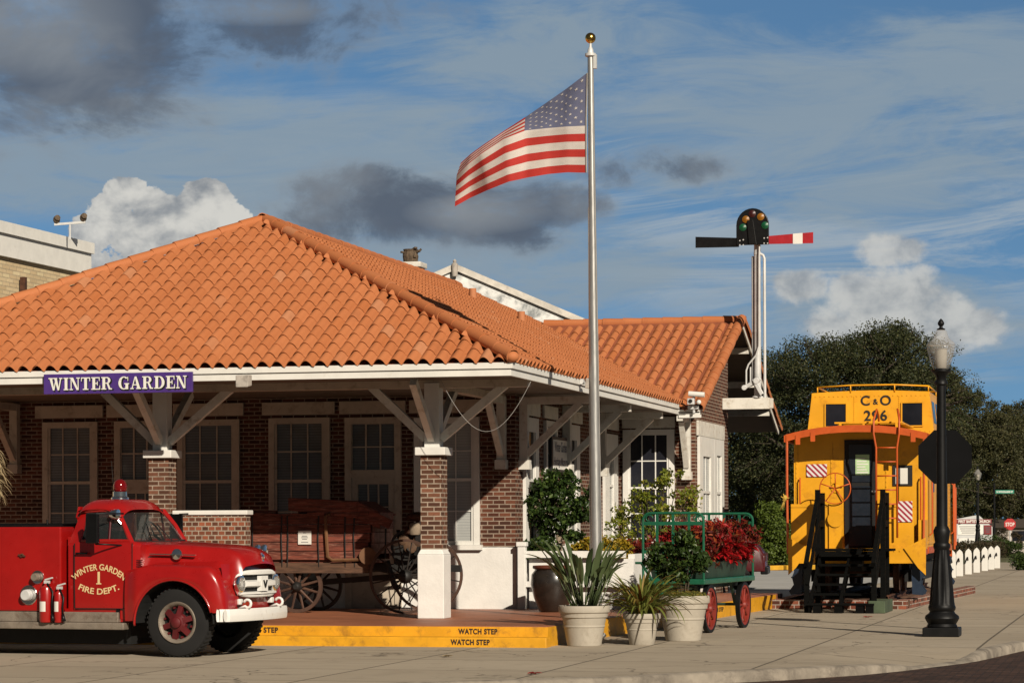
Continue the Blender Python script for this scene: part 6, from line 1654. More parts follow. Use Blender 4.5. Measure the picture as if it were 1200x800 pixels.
def rack(y, top):
    b = MB(); t = .022; h = top - DZ; rr = .12
    pts = [(-hw + .03, y, DZ), (-hw + .03, y, top - rr)] + [(-hw + .03 + rr - rr * math.cos(a), y, top - rr + rr * math.sin(a)) for a in (.4, .8, 1.2, 1.57)] + [(hw - .03 - rr + rr * math.sin(a), y, top - rr + rr * math.cos(a)) for a in (0, .4, .8, 1.2)] + [(hw - .03, y, top - rr), (hw - .03, y, DZ)]
    b.tube(pts, t, 8)
    for k in range(1, 4): x = -hw + 2 * hw * k / 4; b.box(x - .022, x + .022, y - .012, y + .012, DZ, top - .01)
    b.box(-hw + .05, hw - .05, y - .014, y + .014, top - .20, top - .14); b.box(-hw + .05, hw - .05, y - .014, y + .014, DZ + .42, DZ + .475)
    for s in (-1, 1): b.tube([(s * (hw - .14) + .06 * math.cos(a), y, top - .08 + .05 * math.sin(a)) for a in [k * .6 for k in range(9)]], .010, 6)
    b.build('end_rack', 'cart_green', CT, smooth=True)
rack(hy0 + .04, 1.99); rack(hy1 - .04, 1.99)
b = MB(); b.tube([(0, hy0 - .02, DZ - .12), (-.1, hy0 - .35, .66), (-.25, hy0 - .95, 1.18)], .022, 8); b.tube([(-.35, hy0 - .95, 1.18), (-.15, hy0 - .95, 1.18)], .02, 8); b.build('tow_bar', 'cart_green', CT, smooth=True)
def cw(x, y, z): return ctr + sv * x + fv * y + Vector((0, 0, z))
bx = thing('planter_box', cw(0, .1, DZ), 'long dark green planter box standing on the baggage cart deck', 'planter', rz=rzc, local=True)
b = MB(); b.hexa([(-.44, -1.35, .001), (.44, -1.35, .001), (.44, 1.35, .001), (-.44, 1.35, .001), (-.49, -1.42, .28), (.49, -1.42, .28), (.49, 1.42, .28), (-.49, 1.42, .28)]); b.build('trough', 'cart_dark', bx, bevel=.01)
b = MB(); b.box(-.45, .45, -1.38, 1.38, .281, .287); b.build('soil', 'soil', bx)
for k in range(8):
    t = -1.25 + k * .36; y = t
    for side in (0, 1):
        x = .36 if side else -.16
        q = cw(x, y + .1 + .1 * side, DZ + .28)
        ht = random.uniform(.50, .72)
        pts = clump_points((q.x, q.y, q.z + ht * .5), (.28, .24, ht * .55), 16, 30, .13, shell=.3)[0]
        o = leaf_mesh('red_plant', pts, .12, 'croton_leaf' if (k + side) % 3 else 'red_leaf', aspect=.32, up=.6); set_origin(o, q)
        tag(o, 'one of the massed dark red leafy plants filling the cart trough', 'plant', 'red plants in the cart trough')
# three brighter poinsettia heads
for px, py, y, lab in ((838, 642, -.35, 'bright scarlet poinsettia head nearest the near rack of the cart'), (868, 644, 1.25, 'bright scarlet poinsettia head nearest the far end of the cart'), (853, 647, .45, 'bright scarlet poinsettia head low in the middle of the cart side')):
    q = cw(.53, y, 1.8 + (613 - py) / 67.0); b = MB()
    for h in range(11):
        cq = q + Vector((random.uniform(-.16, .12), random.uniform(-.36, .36), random.uniform(-.14, .14)))
        for k in range(10): a = k * .63 + h; strap(b, cq, (math.cos(a), math.sin(a), 0), random.uniform(.13, .22), .065, random.uniform(-.3, .9), .9, 4)
    o = set_origin(b.build('poinsettia', 'poinsettia_leaf', fixn=False), q); tag(o, lab, 'plant', 'poinsettias in the cart')

# ================================================================== CABOOSE
cx, cy = -6.04, 55.6
CB = thing('caboose', (cx, cy, 0), 'yellow railway caboose with orange trim and cupola on brick edged track', 'caboose', rz=R(0.9), local=True)
HB = 1.44; RZ = .30                                  # half body width, rail top
yb0, yb1 = .85, 9.3                                  # end walls
zf, ze = 1.26, 3.62
def zroof(x): return 3.86 - .20 * (abs(x) / 1.55) ** 2.2
# body shell
b = MB()
poly = [(-HB, zf), (HB, zf), (HB, ze - .02)] + [(HB - 2 * HB * k / 12, zroof(HB - 2 * HB * k / 12) - .04) for k in range(13)] + [(-HB, ze - .02)]
b.prism(poly, lambda a, c: (a, yb0, c), lambda a, c: (a, yb1, c)); b.build('body', 'caboose_yellow', CB)
# roof sheet with orange edge
b = MB()
n = 16
for i in range(n):
    x0, x1 = -1.50 + 3.0 * i / n, -1.50 + 3.0 * (i + 1) / n
    b.hexa([(x0, 0, zroof(x0)), (x1, 0, zroof(x1)), (x1, 10.1, zroof(x1)), (x0, 10.1, zroof(x0)), (x0, 0, zroof(x0) + .03), (x1, 0, zroof(x1) + .03), (x1, 10.1, zroof(x1) + .03), (x0, 10.1, zroof(x0) + .03)])
rf = b.build('roof', 'caboose_yellow', CB)
b = MB()
for i in range(n):
    x0, x1 = -1.52 + 3.04 * i / n, -1.52 + 3.04 * (i + 1) / n
    z0, z1 = zroof(min(1.55, abs(x0))), zroof(min(1.55, abs(x1)))
    for ya, yb in ((-.03, -.001), (10.101, 10.13)): b.hexa([(x0, ya, z0 - .10), (x1, ya, z1 - .10), (x1, yb, z1 - .10), (x0, yb, z0 - .10), (x0, ya, z0 + .05), (x1, ya, z1 + .05), (x1, yb, z1 + .05), (x0, yb, z0 + .05)])
for s in (-1, 1): b.box(s * 1.501, s * 1.55, -.03, 10.13, zroof(1.55) - .10, zroof(1.55) + .045)
for x in (-1.30, -.98, 1.15): b.box(x, x + .10, -.05, -.031, zroof(x) - .22, zroof(x) - .02)
b.build('roof_edge', 'caboose_orange', rf)
# cupola
yc0, yc1 = 3.9, 6.9; zc1 = 4.84
b = MB(); pts = []
w0, w1 = 1.47, 1.34
prof = [(-w0 - .05, 3.60), (w0 - .05, 3.60), (w1 - .05, 4.74)] + [(w1 - .05 - 2 * w1 * k / 8, 4.80 + .05 * math.sin(math.pi * k / 8)) for k in range(9)] + [(-w1 - .05, 4.74)]
b.prism(prof, lambda a, c: (a, yc0 + .06 * (c - 3.6), c), lambda a, c: (a, yc1 - .06 * (c - 3.6), c)); cu = b.build('cupola', 'caboose_yellow', CB)
cf = lambda z: yc0 + .06 * (z - 3.6)
for xa, xb in ((-1.08, -.59), (.66, 1.14)):
    b = MB(); b.hexa([(xa, cf(4.0) - .012, 4.02), (xb, cf(4.0) - .012, 4.02), (xb, cf(4.0) - .004, 4.02), (xa, cf(4.0) - .004, 4.02), (xa, cf(4.56) - .012, 4.56), (xb, cf(4.56) - .012, 4.56), (xb, cf(4.56) - .004, 4.56), (xa, cf(4.56) - .004, 4.56)]); w = b.build('window', 'dark_pane', cu)
    b = MB()
    for q0, q1 in (((xa, 4.02), (xb, 4.02)), ((xb, 4.02), (xb, 4.56)), ((xb, 4.56), (xa, 4.56)), ((xa, 4.56), (xa, 4.02))): b.beam((q0[0], cf(q0[1]) - .02, q0[1]), (q1[0], cf(q1[1]) - .02, q1[1]), .03, .025, up=(0, 1, 0))
    b.build('frame', 'caboose_yellow', w)
for s in (-1, 1):
    for ya in (4.3, 5.6):
        b = MB(); fx = lambda z: s * (w0 - (w0 - w1) * (z - 3.6) / 1.14 + .008) - .05; b.add([(fx(4.1), ya, 4.1), (fx(4.1), ya + .9, 4.1), (fx(4.6), ya + .9, 4.6), (fx(4.6), ya, 4.6)], [(0, 1, 2, 3)]); b.build('window', 'dark_pane', cu)
b = MB(); ww = 1.26
loop = [(-ww, yc0 + .1, 4.93), (-.5, yc0 + .05, 4.97), (.5, yc0 + .05, 4.97), (ww, yc0 + .1, 4.93), (ww, yc1 - .2, 4.93), (-ww, yc1 - .2, 4.93)]
b.tube(loop, .020, 6, closed=True)
for p in loop: b.tube([p, (p[0], p[1] + .02, 4.80)], .016, 6)
b.build('handrail', 'caboose_yellow', cu, smooth='all')
# rivet rows on the cupola front and end walls
b = MB()
for k in range(26):
    x = -1.30 + 2.6 * k / 25
    for z in (3.90, 4.72): b.box(x - .012, x + .012, cf(z) - .012, cf(z), z - .012, z + .012)
for k in range(18):
    z = 3.9 + .8 * k / 17
    for x in (-.42, .60): b.box(x - .012, x + .012, cf(z) - .012, cf(z), z - .012, z + .012)
b.build('rivets', 'caboose_yellow', cu)
tm = text_mb('C', lambda u, v: (-.165 + u, cf(4.62) - .014, 4.615 + v), height=.235, bold=.02)
join(tm, text_mb('O', lambda u, v: (.295 + u, cf(4.62) - .014, 4.615 + v), height=.235, bold=.02)); join(tm, text_mb('&', lambda u, v: (.07 + u, cf(4.62) - .014, 4.585 + v), height=.13, bold=.02))
join(tm, text_mb('296', lambda u, v: (.07 + u, cf(4.25) - .016, 4.27 + v), height=.25, bold=.022, spacing=1.12)); tm.build('lettering', 'sign_black', cu, fixn=False)
# end platform
b = MB(); b.box(-HB, HB, 0, yb0 - .002, zf - .12, zf); b.build('end_platform', 'caboose_orange', CB)
b = MB(); b.box(-HB - .02, HB + .02, -.06, -.002, zf - .30, zf + .02); b.build('end_beam', 'caboose_yellow', CB)
# low railing panels and end gussets
for xa, xb in ((-1.42, -.42), (.42, 1.20)):
    b = MB(); b.box(xa, xb, .10, .13, zf + .001, zf + .95); b.box(xa, xb, .085, .0995, zf + .90, zf + .97); b.build('railing_panel', 'caboose_yellow', CB)
for s in (-1, 1):
    b = MB()
    b.hexa([(s * 1.46, -.10, zf - .55), (s * 1.30, -.10, zf - .40), (s * 1.30, -.062, zf - .40), (s * 1.46, -.062, zf - .55), (s * 1.46, -.10, zf + .25), (s * 1.0, -.10, zf + .02), (s * 1.0, -.062, zf + .02), (s * 1.46, -.062, zf + .25)]); b.build('gusset', 'caboose_yellow', CB)
b = MB(); b.box(1.30, 1.44, .02, .82, zf + .001, zf + .62); b.build('side_panel', 'caboose_yellow', CB)
b = MB()
for x, y in ((-1.49, 0), (1.42, 0)): b.tube([(x, y, zroof(1.5)), (x, y - .01, 2.4), (x * .99, y, zf - .1)], .026, 8)
for x in (-1.30, 1.30): b.tube([(x, yb0 - .05, 1.7), (x, yb0 - .10, 1.75), (x, yb0 - .10, 2.75), (x, yb0 - .05, 2.8)], .018, 6)
for y in (1.05, 9.1): b.tube([(1.47, y, 1.55), (1.53, y, 1.6), (1.53, y, 2.75), (1.47, y, 2.8)], .018, 6)
b.tube([(1.51, 9.85, zroof(1.5)), (1.51, 9.85, zf - .1)], .026, 8); b.tube([(1.51, 9.85, 2.7), (1.52, 10.25, 2.7), (1.52, 10.25, zf)], .022, 6)
b.box(-1.44, 1.44, 10.02, 10.1, zf - .28, zf); b.box(1.441, 1.465, yb0, yb1, zf - .10, zf + .04); b.box(-1.465, -1.441, yb0, yb1, zf - .10, zf + .04)
b.build('grab_irons', 'caboose_orange', CB, smooth=True)
b = MB(); b.box(-1.44, 1.44, 9.302, 10.0, zf - .12, zf); b.box(1.20, 1.44, 9.96, 10.0, zf, zf + .95); b.build('rear_platform', 'caboose_yellow', CB)
# seams, rivets and grab details on the end wall
b = MB()
for x in (-1.38, -.62, .56, 1.38): b.box(x - .02, x + .02, yb0 - .012, yb0 - .001, zf + .001, 3.55)
b.build('seam_batten', 'caboose_yellow', CB)
b = MB()
for x in (-1.38, -.62, .56, 1.38):
    for k in range(22): z = zf + .08 + k * .105; b.box(x - .011, x + .011, yb0 - .022, yb0 - .0125, z - .011, z + .011)
for k in range(24):
    x = -1.40 + 2.8 * k / 23; b.box(x - .012, x + .012, -.075, -.061, zf - .05, zf - .026)
b.build('rivets', 'caboose_yellow', CB)
# brake wheel on its stand
q = (-.46, -.01, 2.56)
b = MB(); b.tube([(q[0] + .33 * math.cos(a), q[1], q[2] + .33 * math.sin(a)) for a in [2 * math.pi * k / 26 for k in range(26)]], .012, 8, closed=True)
for k in range(5): a = k * 1.2566 + .3; b.tube([(q[0], q[1] + .03, q[2]), (q[0] + .33 * math.cos(a), q[1], q[2] + .33 * math.sin(a))], .013, 6)
b.build('brake_wheel', 'caboose_orange', CB, smooth='all')
b = MB(); b.lathe([(.0, -.03), (.09, -.02), (.12, .02), (.12, .08)], (q[0], q[1] + .06, q[2] - .0), 'y', 16); b.box(q[0] - .14, q[0] + .14, .05, .09, zf, 2.62); b.cyl((q[0], .02, 1.9), (q[0], .06, 1.9), .17, n=20); b.build('brake_stand', 'caboose_yellow', CB, smooth=True)
# ladder
b = MB()
for x in (.42, .86):
    b.tube([(x, -.05, 1.50), (x, -.06, 3.42), (x - .05 * (1 if x < .5 else -1), -.10, 3.72), (x - .05 * (1 if x < .5 else -1), -.06, 4.02), (x, .12, 4.24), (x + .02, .35, 4.12), (x + .02, .45, 3.86)], .022, 8)
for z in (1.92, 2.22, 2.52, 2.82, 3.12, 3.42): b.tube([(.42, -.05, z), (.86, -.05, z)], .016, 6)
b.build('ladder', 'caboose_orange', CB, smooth='all')
b = MB(); b.box(-.50, .95, .30, .75, 3.955, 3.99); b.box(-.50, .95, 1.0, 3.8, 3.955, 3.985)
for x in (-.4, .1, .8): b.box(x, x + .05, .3, .74, 3.84, 3.954)
b.build('roof_walk', 'caboose_yellow', CB)
# door and end windows
b = MB(); b.box(-.34, .33, yb0 - .035, yb0 - .002, zf + .001, 3.62); dr = b.build('door', 'interior_black', CB)
b = MB(); b.box(-.24, .25, yb0 - .05, yb0 - .036, zf + .06, 2.62); b.box(-.24, .25, yb0 - .05, yb0 - .036, 2.70, 3.52); b.build('panel', 'door_blue', dr, bevel=.01)
b = MB(); b.box(-.10, .20, yb0 - .056, yb0 - .0505, 2.85, 3.30); nt_ = b.build('notice', 'poster_green', dr)
b = MB()
for k in range(6): b.box(-.07, .17 - .03 * (k % 3), yb0 - .0585, yb0 - .0565, 2.90 + .06 * k, 2.925 + .06 * k)
b.build('print', 'paper', nt_)
b = MB(); b.tube([(.27, yb0 - .05, 2.50), (.27, yb0 - .12, 2.50), (.36, yb0 - .12, 2.50)], .018, 6); b.build('handle', 'dull_silver', dr)
b = MB(); b.box(.70, 1.12, yb0 - .03, yb0 - .002, 2.62, 3.06); w = b.build('window', 'sign_black', CB)
b = MB(); b.box(.76, 1.02, yb0 - .038, yb0 - .031, 2.66, 3.0); b.build('shade', 'paper', w)
for xa, xb, za, zb in ((-1.16, -.72, 2.83, 3.10), (.86, 1.17, 1.84, 2.28)):
    b = MB(); y = yb0 - .02 if za > 2.5 else .085; b.box(xa, xb, y - .012, y, za, zb); b.build('hazard_plate', 'hazard_plate', CB)
# steps at the corners (dark blue castings), coupler parts
for x, y in ((-1.40, .12), (1.36, .12), (1.44, 9.45)):
    s = 1 if x > 0 else -1; b = MB()
    prof = [(.14, 1.0), (.36, 1.0), (.32, .78), (.37, .66), (.33, .50), (.43, .36), (.39, .28), (.16, .30)]
    b.prism(prof, lambda a, c: (x + s * a - s * .36, y, c), lambda a, c: (x + s * a - s * .36, y + .04, c)); b.prism(prof, lambda a, c: (x + s * a - s * .36, y + .60, c), lambda a, c: (x + s * a - s * .36, y + .64, c))
    for z in (.34, .64): b.box(x - s * .20, x + s * .03, y + .041, y + .599, z, z + .03)
    b.build('corner_step', 'caboose_blue', CB)
b = MB(); b.tube([(-1.05, -.1, 1.0), (-1.12, -.2, .55), (-1.0, -.3, .45)], .035, 8); b.build('brake_hose', 'interior_black', CB)
b = MB(); b.box(-.16, .16, -.45, .5, .80, 1.10); b.build('coupler', 'interior_black', CB)
b = MB(); b.box(-1.15, 1.15, .3, 9.9, .95, zf - .13); b.box(-1.2, -1.12, 3.5, 6.5, .55, .95); b.box(1.12, 1.2, 3.5, 6.5, .55, .95); b.build('underframe', 'interior_black', CB)
for ty in (2.0, 8.0):
    b = MB(); b.box(-.98, .98, ty - .2, ty + .2, .62, .96)
    for s in (-1, 1): b.box(s * .94, s * 1.08, ty - 1.1, ty + 1.1, .55, .80)
    tk = b.build('truck_frame', 'interior_black', CB)
    for yy in (ty - .82, ty + .82):
        b = MB()
        b.cyl((-.9, yy, RZ + .42), (.9, yy, RZ + .42), .07, n=10)
        for s in (-1, 1): b.lathe([(.0, -.07), (.36, -.07), (.42, -.06), (.425, .05), (.45, .065), (.0, .07)], (s * .76, yy, RZ + .425), 'x', 32)
        b.build('wheelset', 'rust', tk, smooth=True)
b = MB()
for k in range(6):
    for z in (1.5, 3.4): b.box(1.44, 1.452, yb0 + .3 + k * 1.5, yb0 + .33 + k * 1.5, 1.32, 3.55)
for z in (1.36, 3.02): b.box(1.44, 1.454, yb0, yb1, z, z + .05)
b.build('side_batten', 'caboose_yellow', CB)
for ya in (2.2, 7.0):
    b = MB(); b.box(1.441, 1.456, ya, ya + .7, 2.5, 3.0); b.build('window', 'dark_pane', CB)
b = MB(); b.sphere((-1.53, -.05, 2.36), .05, 10, 6, (1, .8, 1.3))
for k in range(10): b.tube([(-1.53, -.06, 2.34), (-1.53 + random.uniform(-.14, .10), -.08, 2.34 + random.uniform(-.28, .12))], .012, 4)
tag(set_origin(b.build('rope_knot', 'straw_yellow', smooth='all'), (0, 0, 0)), 'frayed yellow rope knot tied to the caboose corner post', 'rope'); kn = bpy.data.objects['rope_knot']
kn.matrix_world = Matrix.Translation((cx, cy, 0)) @ Matrix.Rotation(R(.9), 4, 'Z')

# track bed with brick kerb
q0 = PZ(1062, 714, 0); q1 = PZ(1143, 695, 0)
def rot(x, y): v = Matrix.Rotation(R(.9), 3, 'Z') @ Vector((x, y, 0)); return Vector((cx, cy, 0)) + v
b = MB()
def bwall(a, c, w, h, b):
    d = (c - a).normalized(); s = Vector((-d.y, d.x, 0)) * w
    b.hexa([tuple(a), tuple(c), tuple(c + s), tuple(a + s)] + [tuple(v + Vector((0, 0, h))) for v in (a, c, c + s, a + s)])
fa_, fb_ = PZ(905, 713, 0), q0
bwall(fa_, fb_, .22, .20, b); bwall(q0 + Vector((-.0, .222, 0)), q1, .22, .20, b)
bwall(fa_ + Vector((.22, .24, 0)), fa_ + Vector((.1, 13, 0)), .22, .20, b)
KB = b.build('brick_kerb', 'border_brick'); set_origin(KB, q0); tag(KB, 'low red brick kerb edging the caboose track bed', 'kerb')
b = MB(); b.add([tuple(fa_ + Vector((.2, .2, .12))), tuple(q0 + Vector((-.1, .2, .12))), tuple(q1 + Vector((-.1, 0, .12))), tuple(fa_ + Vector((.1, 13, .12)))], [(0, 1, 2, 3)])
struct('ballast', b, 'gravel', fixn=False)
TK_ = thing('railway_track', (cx, cy, .12), 'rusty rails on dark wooden sleepers under the caboose', 'track', rz=R(.9), local=True)
b = MB()
for k in range(19): y = -.6 + k * .62; b.box(-1.15, 1.15, y, y + .22, -.06, .06 + random.uniform(0, .015))
b.build('sleepers', 'grey_wood', TK_)
b = MB()
for s in (-1, 1):
    b.box(s * .72 - .035, s * .72 + .035, -.7, 11.4, .15, .18); b.box(s * .72 - .01, s * .72 + .01, -.7, 11.4, .07, .15); b.box(s * .72 - .07, s * .72 + .07, -.7, 11.4, .061, .08)
b.build('rails', 'rust', TK_)
# loose bricks and stones on the ballast
pts = []
b = MB()
for k in range(150):
    p = PZ(random.uniform(1000, 1085), random.uniform(692, 702), .12); b.sphere((p.x, p.y, .13), random.uniform(.025, .06), 6, 4, (1, .8, .6))
sb = b.build('loose_stones', 'gravel'); tag(sb, 'pale loose stones scattered on the track bed', 'stones', kind='stuff')

# wooden stair up to the caboose platform
st0 = PZ(955, 717, 0); st1 = PZ(1020, 717, 0)
yS, yT = 52.6, 55.35
xs0, xs1 = st0.x, st1.x; xm = (xs0 + xs1) / 2; sw = 1.16
SRS = thing('wooden_stair', (xm, yS, 0), 'black timber stair with plank handrails leading up to the caboose door', 'stairs')
zd = 1.28; nst = 6; run = 1.85
b = MB()
for k in range(nst):
    z = zd * (k + 1) / (nst + .6); y = yS + run * k / nst; b.box(xm - sw / 2, xm + sw / 2, y - .03, y + .27, z - .045, z)
b.box(xm - sw / 2 - .1, xm + sw / 2 + .28, yS + run, yT, zd - .05, zd)
b.build('treads', 'stair_wood', SRS)
b = MB()
for x in (xm - sw / 2 - .03, xm + sw / 2 + .03, xm):
    b.beam((x, yS - .12, .06), (x, yS + run, zd - .17), .05, .24)
b.box(xm - sw / 2 - .1, xm + sw / 2 + .1, yS + run - .06, yS + run, zd - .25, zd - .051)
b.build('stringers', 'stair_wood', SRS)
for s in (-1, 1):
    x = xm + s * (sw / 2 + .10)
    for y0_, y1_, z_ in ((yS + run - .05, yS + run + .06, 2.52), (yS - .02, yS + .08, 1.02), (yT - .12, yT - .02, 2.46)):
        b = MB(); b.box(x - .05, x + .05, y0_, y1_, .0, z_); b.build('post', 'stair_wood', SRS)
    b = MB(); b.box(x - .06, x + .05, yS + run + .061, yT - .121, 2.24, 2.42); b.build('rail', 'stair_wood', SRS)
    b = MB(); b.box(x - .05, x + .05, yS + run + .061, yT - .121, 1.74, 1.88); b.build('rail', 'stair_wood', SRS)
    b = MB(); b.beam((x, yS - .12, .98), (x, yS + run + .1, 2.44), .08, .10); b.build('handrail', 'stair_wood', SRS)
    b = MB(); b.beam((x - s * .02, yS - .02, .55), (x - s * .02, yS + run, 1.9), .05, .10); b.build('handrail', 'stair_wood', SRS)
b = MB()
for x in (xm - sw / 2 + .05, xm - .1, xm + sw / 2 - .25, xm + sw / 2 - .05): b.box(x, x + .16, yS - .2, yS + .1, .0, .16)
b.box(xm - sw / 2 - .12, xm + sw / 2 + .12, yS - .22, yS - .14, .161, .20); b.build('footing', 'stair_wood', SRS)
b = MB(); b.box(st1.x + .02, st1.x + .36, yS - .15, yS + 1.5, .0, .25); b.build('side_block', 'stair_green', SRS, bevel=.015)

# ================================================================== LAMP POSTS
def lamp_post(base, label):
    t = thing('street_lamp', base, label, 'street lamp', 'black lamp posts with acorn globes', local=True)
    b = MB(); b.box(-.29, .29, -.29, .29, .0, .145); b.build('plinth', 'black_iron', t, bevel=.015)
    b = MB(); b.lathe([(.24, .146), (.245, .16), (.225, .20), (.255, .25), (.275, .29), (.265, .33), (.21, .37), (.195, .40), (.215, .43), (.22, .47), (.205, .50)], n=28)
    b.lathe([(.205, .50), (.20, .55), (.175, .85), (.145, 1.15), (.125, 1.34), (.118, 1.38)], n=48, flute=.10, nf=12, rng=(1, 4))
    b.lathe([(.118, 1.38), (.135, 1.42), (.135, 1.47), (.11, 1.50), (.125, 1.60), (.135, 1.68), (.12, 1.72), (.10, 1.76)], n=28); b.build('base', 'black_iron', t, smooth=True)
    b = MB(); b.lathe([(.088, 1.76), (.085, 1.8), (.072, 3.9), (.075, 4.0), (.105, 4.03), (.10, 4.07), (.075, 4.10), (.085, 4.16), (.13, 4.21), (.155, 4.23), (.155, 4.26), (.12, 4.265)], n=24); b.build('post', 'black_iron', t, smooth=True)
    b = MB(); b.lathe([(.125, 4.27), (.18, 4.42), (.225, 4.60), (.228, 4.65)], n=28); g = b.build('globe', 'lamp_glass', t, smooth='all')
    b = MB(); b.lathe([(.228, 4.651), (.232, 4.665), (.20, 4.70), (.145, 4.74), (.115, 4.80), (.095, 4.87), (.06, 4.90)], n=28); b.build('globe_cap', 'lamp_glass', g, smooth='all')
    b = MB(); b.cyl((0, 0, 4.28), (0, 0, 4.60), .085, .10, 14); b.build('lamp_core', 'pot_cream', g, smooth=True)
    b = MB(); b.lathe([(.065, 4.895), (.07, 4.91), (.03, 4.93), (.025, 4.95), (.05, 4.98), (.052, 5.01), (.03, 5.05), (.0, 5.08)], n=16); b.build('finial', 'black_iron', t, smooth=True)
    return t
lb = PZ(1104, 745, 0)
LP1 = lamp_post((lb.x, lb.y, 0), 'black lamp post with clear acorn globe in front of the stop sign back')
lf = PD(1146, 650, 148); LP2 = copy_tree(LP1); LP2.location = (lf.x, lf.y, 0)
LP2['label'] = 'smaller distant black lamp post before the church sign'
# stop sign seen from behind
sb_ = PD(1107, 535, 44.0); SS = thing('stop_sign', (sb_.x, sb_.y, 0), 'dark back of an octagonal road sign on a post behind the near lamp', 'road sign')
b = MB(); b.box(sb_.x - .04, sb_.x + .04, sb_.y + .03, sb_.y + .09, -.0, sb_.z + .35); b.build('post', 'black_iron', SS)
rr = .455 / math.cos(math.pi / 8)
poly = [(rr * math.cos(math.pi / 8 + k * math.pi / 4), rr * math.sin(math.pi / 8 + k * math.pi / 4)) for k in range(8)]
dS = Vector((math.cos(YAW), math.sin(YAW), 0))
b = MB(); b.prism(poly, lambda a, c: tuple(sb_ + dS * a + Vector((0, .095, c))), lambda a, c: tuple(sb_ + dS * a + Vector((0, .110, c)))); b.build('plate', 'sign_back', SS)
b = MB(); b.prism([(a * .97, c * .97) for a, c in poly], lambda a, c: tuple(sb_ + dS * a + Vector((0, .1105, c))), lambda a, c: tuple(sb_ + dS * a + Vector((0, .113, c)))); b.build('face', 'sign_red', SS)

# white posts in a row
bt = None
pos = [(1116, 676.5), (1124.5, 674.5), (1134.8, 673), (1144.5, 671.8), (1154, 669.5), (1161.5, 668.5), (1168.5, 665.2)]
p_first, p_last = PZ(1116, 676.5), PZ(1168.5, 665.4)
words = ['nearest the caboose, mostly hidden by its blue step', 'second from the caboose, half behind the blue step', 'third from the caboose', 'fourth from the caboose, middle of the row', 'fifth from the caboose', 'second from the far right end of the row', 'farthest, at the right end of the row']
for k, (px, py) in enumerate(pos):
    # perspective-true spacing along one straight line
    r = _ray(px, 650); a2 = np.array([p_last.x - p_first.x, p_last.y - p_first.y]); 
    A = np.array([[r[0], -a2[0]], [r[1], -a2[1]]]); s_, t_ = np.linalg.solve(A, np.array([p_first.x, p_first.y])); q = p_first.lerp(p_last, t_)
    if bt is None:
        bt = thing('bollard', (q.x, q.y, 0), '', 'bollard', 'white pointed posts along the plaza', local=True)
        b = MB(); poly = [(-.115, 0), (.115, 0), (.115, .74), (.09, .83), (0, .92), (-.09, .83), (-.115, .74)]
        b.prism(poly, lambda a, c: (a, -.06, c), lambda a, c: (a, .06, c)); b.build('post', 'white_paint', bt, bevel=.008)
        b = MB(); b.beam((-.02, -.085, .62), (-.115, -.085, .38), .03, .045, up=(0, 1, 0)); b.beam((-.115, -.085, .40), (-.16, -.085, .36), .03, .07, up=(0, 1, 0)); b.beam((-.02, -.085, .62), (.0, -.085, .50), .03, .03, up=(0, 1, 0)); b.build('hook', 'black_iron', bt)
        o = bt
    else:
        o = copy_tree(bt); o.location = (q.x, q.y, 0)
    o['label'] = 'white pointed post with black hook, ' + words[k]

# ================================================================== FAR SIDE OF THE PLAZA
def far_sign(px0, px1, py0, py1, d): return PD(px0, py1, d), PD(px1, py0, d)
d = 160; a0, a1 = far_sign(1120, 1163, 606, 654, d); xr = Vector((math.cos(YAW), math.sin(YAW), 0)); W_ = (a1 - a0).dot(xr)
o3 = Vector((a0.x, a0.y, 0)); fwv = Vector((-xr.y, xr.x, 0))
def fs(u, v, w=0): q = o3 + xr * u + fwv * w; return (q.x, q.y, v)
CSG = thing('church_sign', o3 + xr * W_ / 2, 'white church notice board with maroon bands beyond the white posts', 'sign')
z = lambda py: EYE + (613 - py) * d / F_PX
b = MB(); b.prism([(0, -.1), (W_, -.1), (W_, z(617)), (W_ * .62, z(603)), (0, z(608))], lambda a, c: fs(a, c), lambda a, c: fs(a, c, .5)); b.build('panel', 'fascia_grey', CSG)
b = MB()
def fbox(u0, u1, v0, v1, w0, w1, b): b.hexa([fs(u0, v0, w0), fs(u1, v0, w0), fs(u1, v0, w1), fs(u0, v0, w1), fs(u0, v1, w0), fs(u1, v1, w0), fs(u1, v1, w1), fs(u0, v1, w1)])
U = lambda px: (px - 1120) * d / F_PX
fbox(U(1121), U(1162), z(613), z(608), -.04, -.002, b); fbox(U(1153), U(1162), z(626), z(615), -.04, -.002, b); b.build('maroon_band', 'sign_maroon', CSG)
tm = text_mb('FIRST BAPTIST CHURCH', lambda u, v: fs(U(1141.8) + u, z(610.5) + v, -.045), width=1.95, height=.18, bold=.03); tm.build('lettering', 'sign_white', CSG, fixn=False)
b = MB(); fbox(U(1122), U(1152), z(626), z(614.5), -.03, -.002, b); lt_ = b.build('letter_board', 'sign_white', CSG)
b = MB()
for k in range(4): fbox(U(1124 + k), U(1148 - 2 * k), z(617 + 2.4 * k), z(616.2 + 2.4 * k), -.034, -.031, b)
for k in range(3): fbox(U(1154.5 + k * .5), U(1160.5 - k * .5), z(618.5 + 2.4 * k) , z(617.5 + 2.4 * k), -.046, -.041, b)
b.build('print', 'ink', lt_)
for u in (1123, 1135): b = MB(); fbox(U(u), U(u + 10), z(637), z(630), -.12, -.06, b); pb_ = b.build('lower_panel', 'white_paint', CSG)
sp_ = PD(1165.5, 650, 145)
SNP = thing('street_name_sign', (sp_.x, sp_.y, 0), 'green street name blade on a dark post right of the far lamp', 'sign')
b = MB(); b.cyl((sp_.x, sp_.y, -.1), (sp_.x, sp_.y, EYE + (613 - 566) * 145 / F_PX), .05, n=10); b.build('post', 'black_iron', SNP)
dd_ = 145; zc_ = EYE + (613 - 576) * dd_ / F_PX
b = MB()
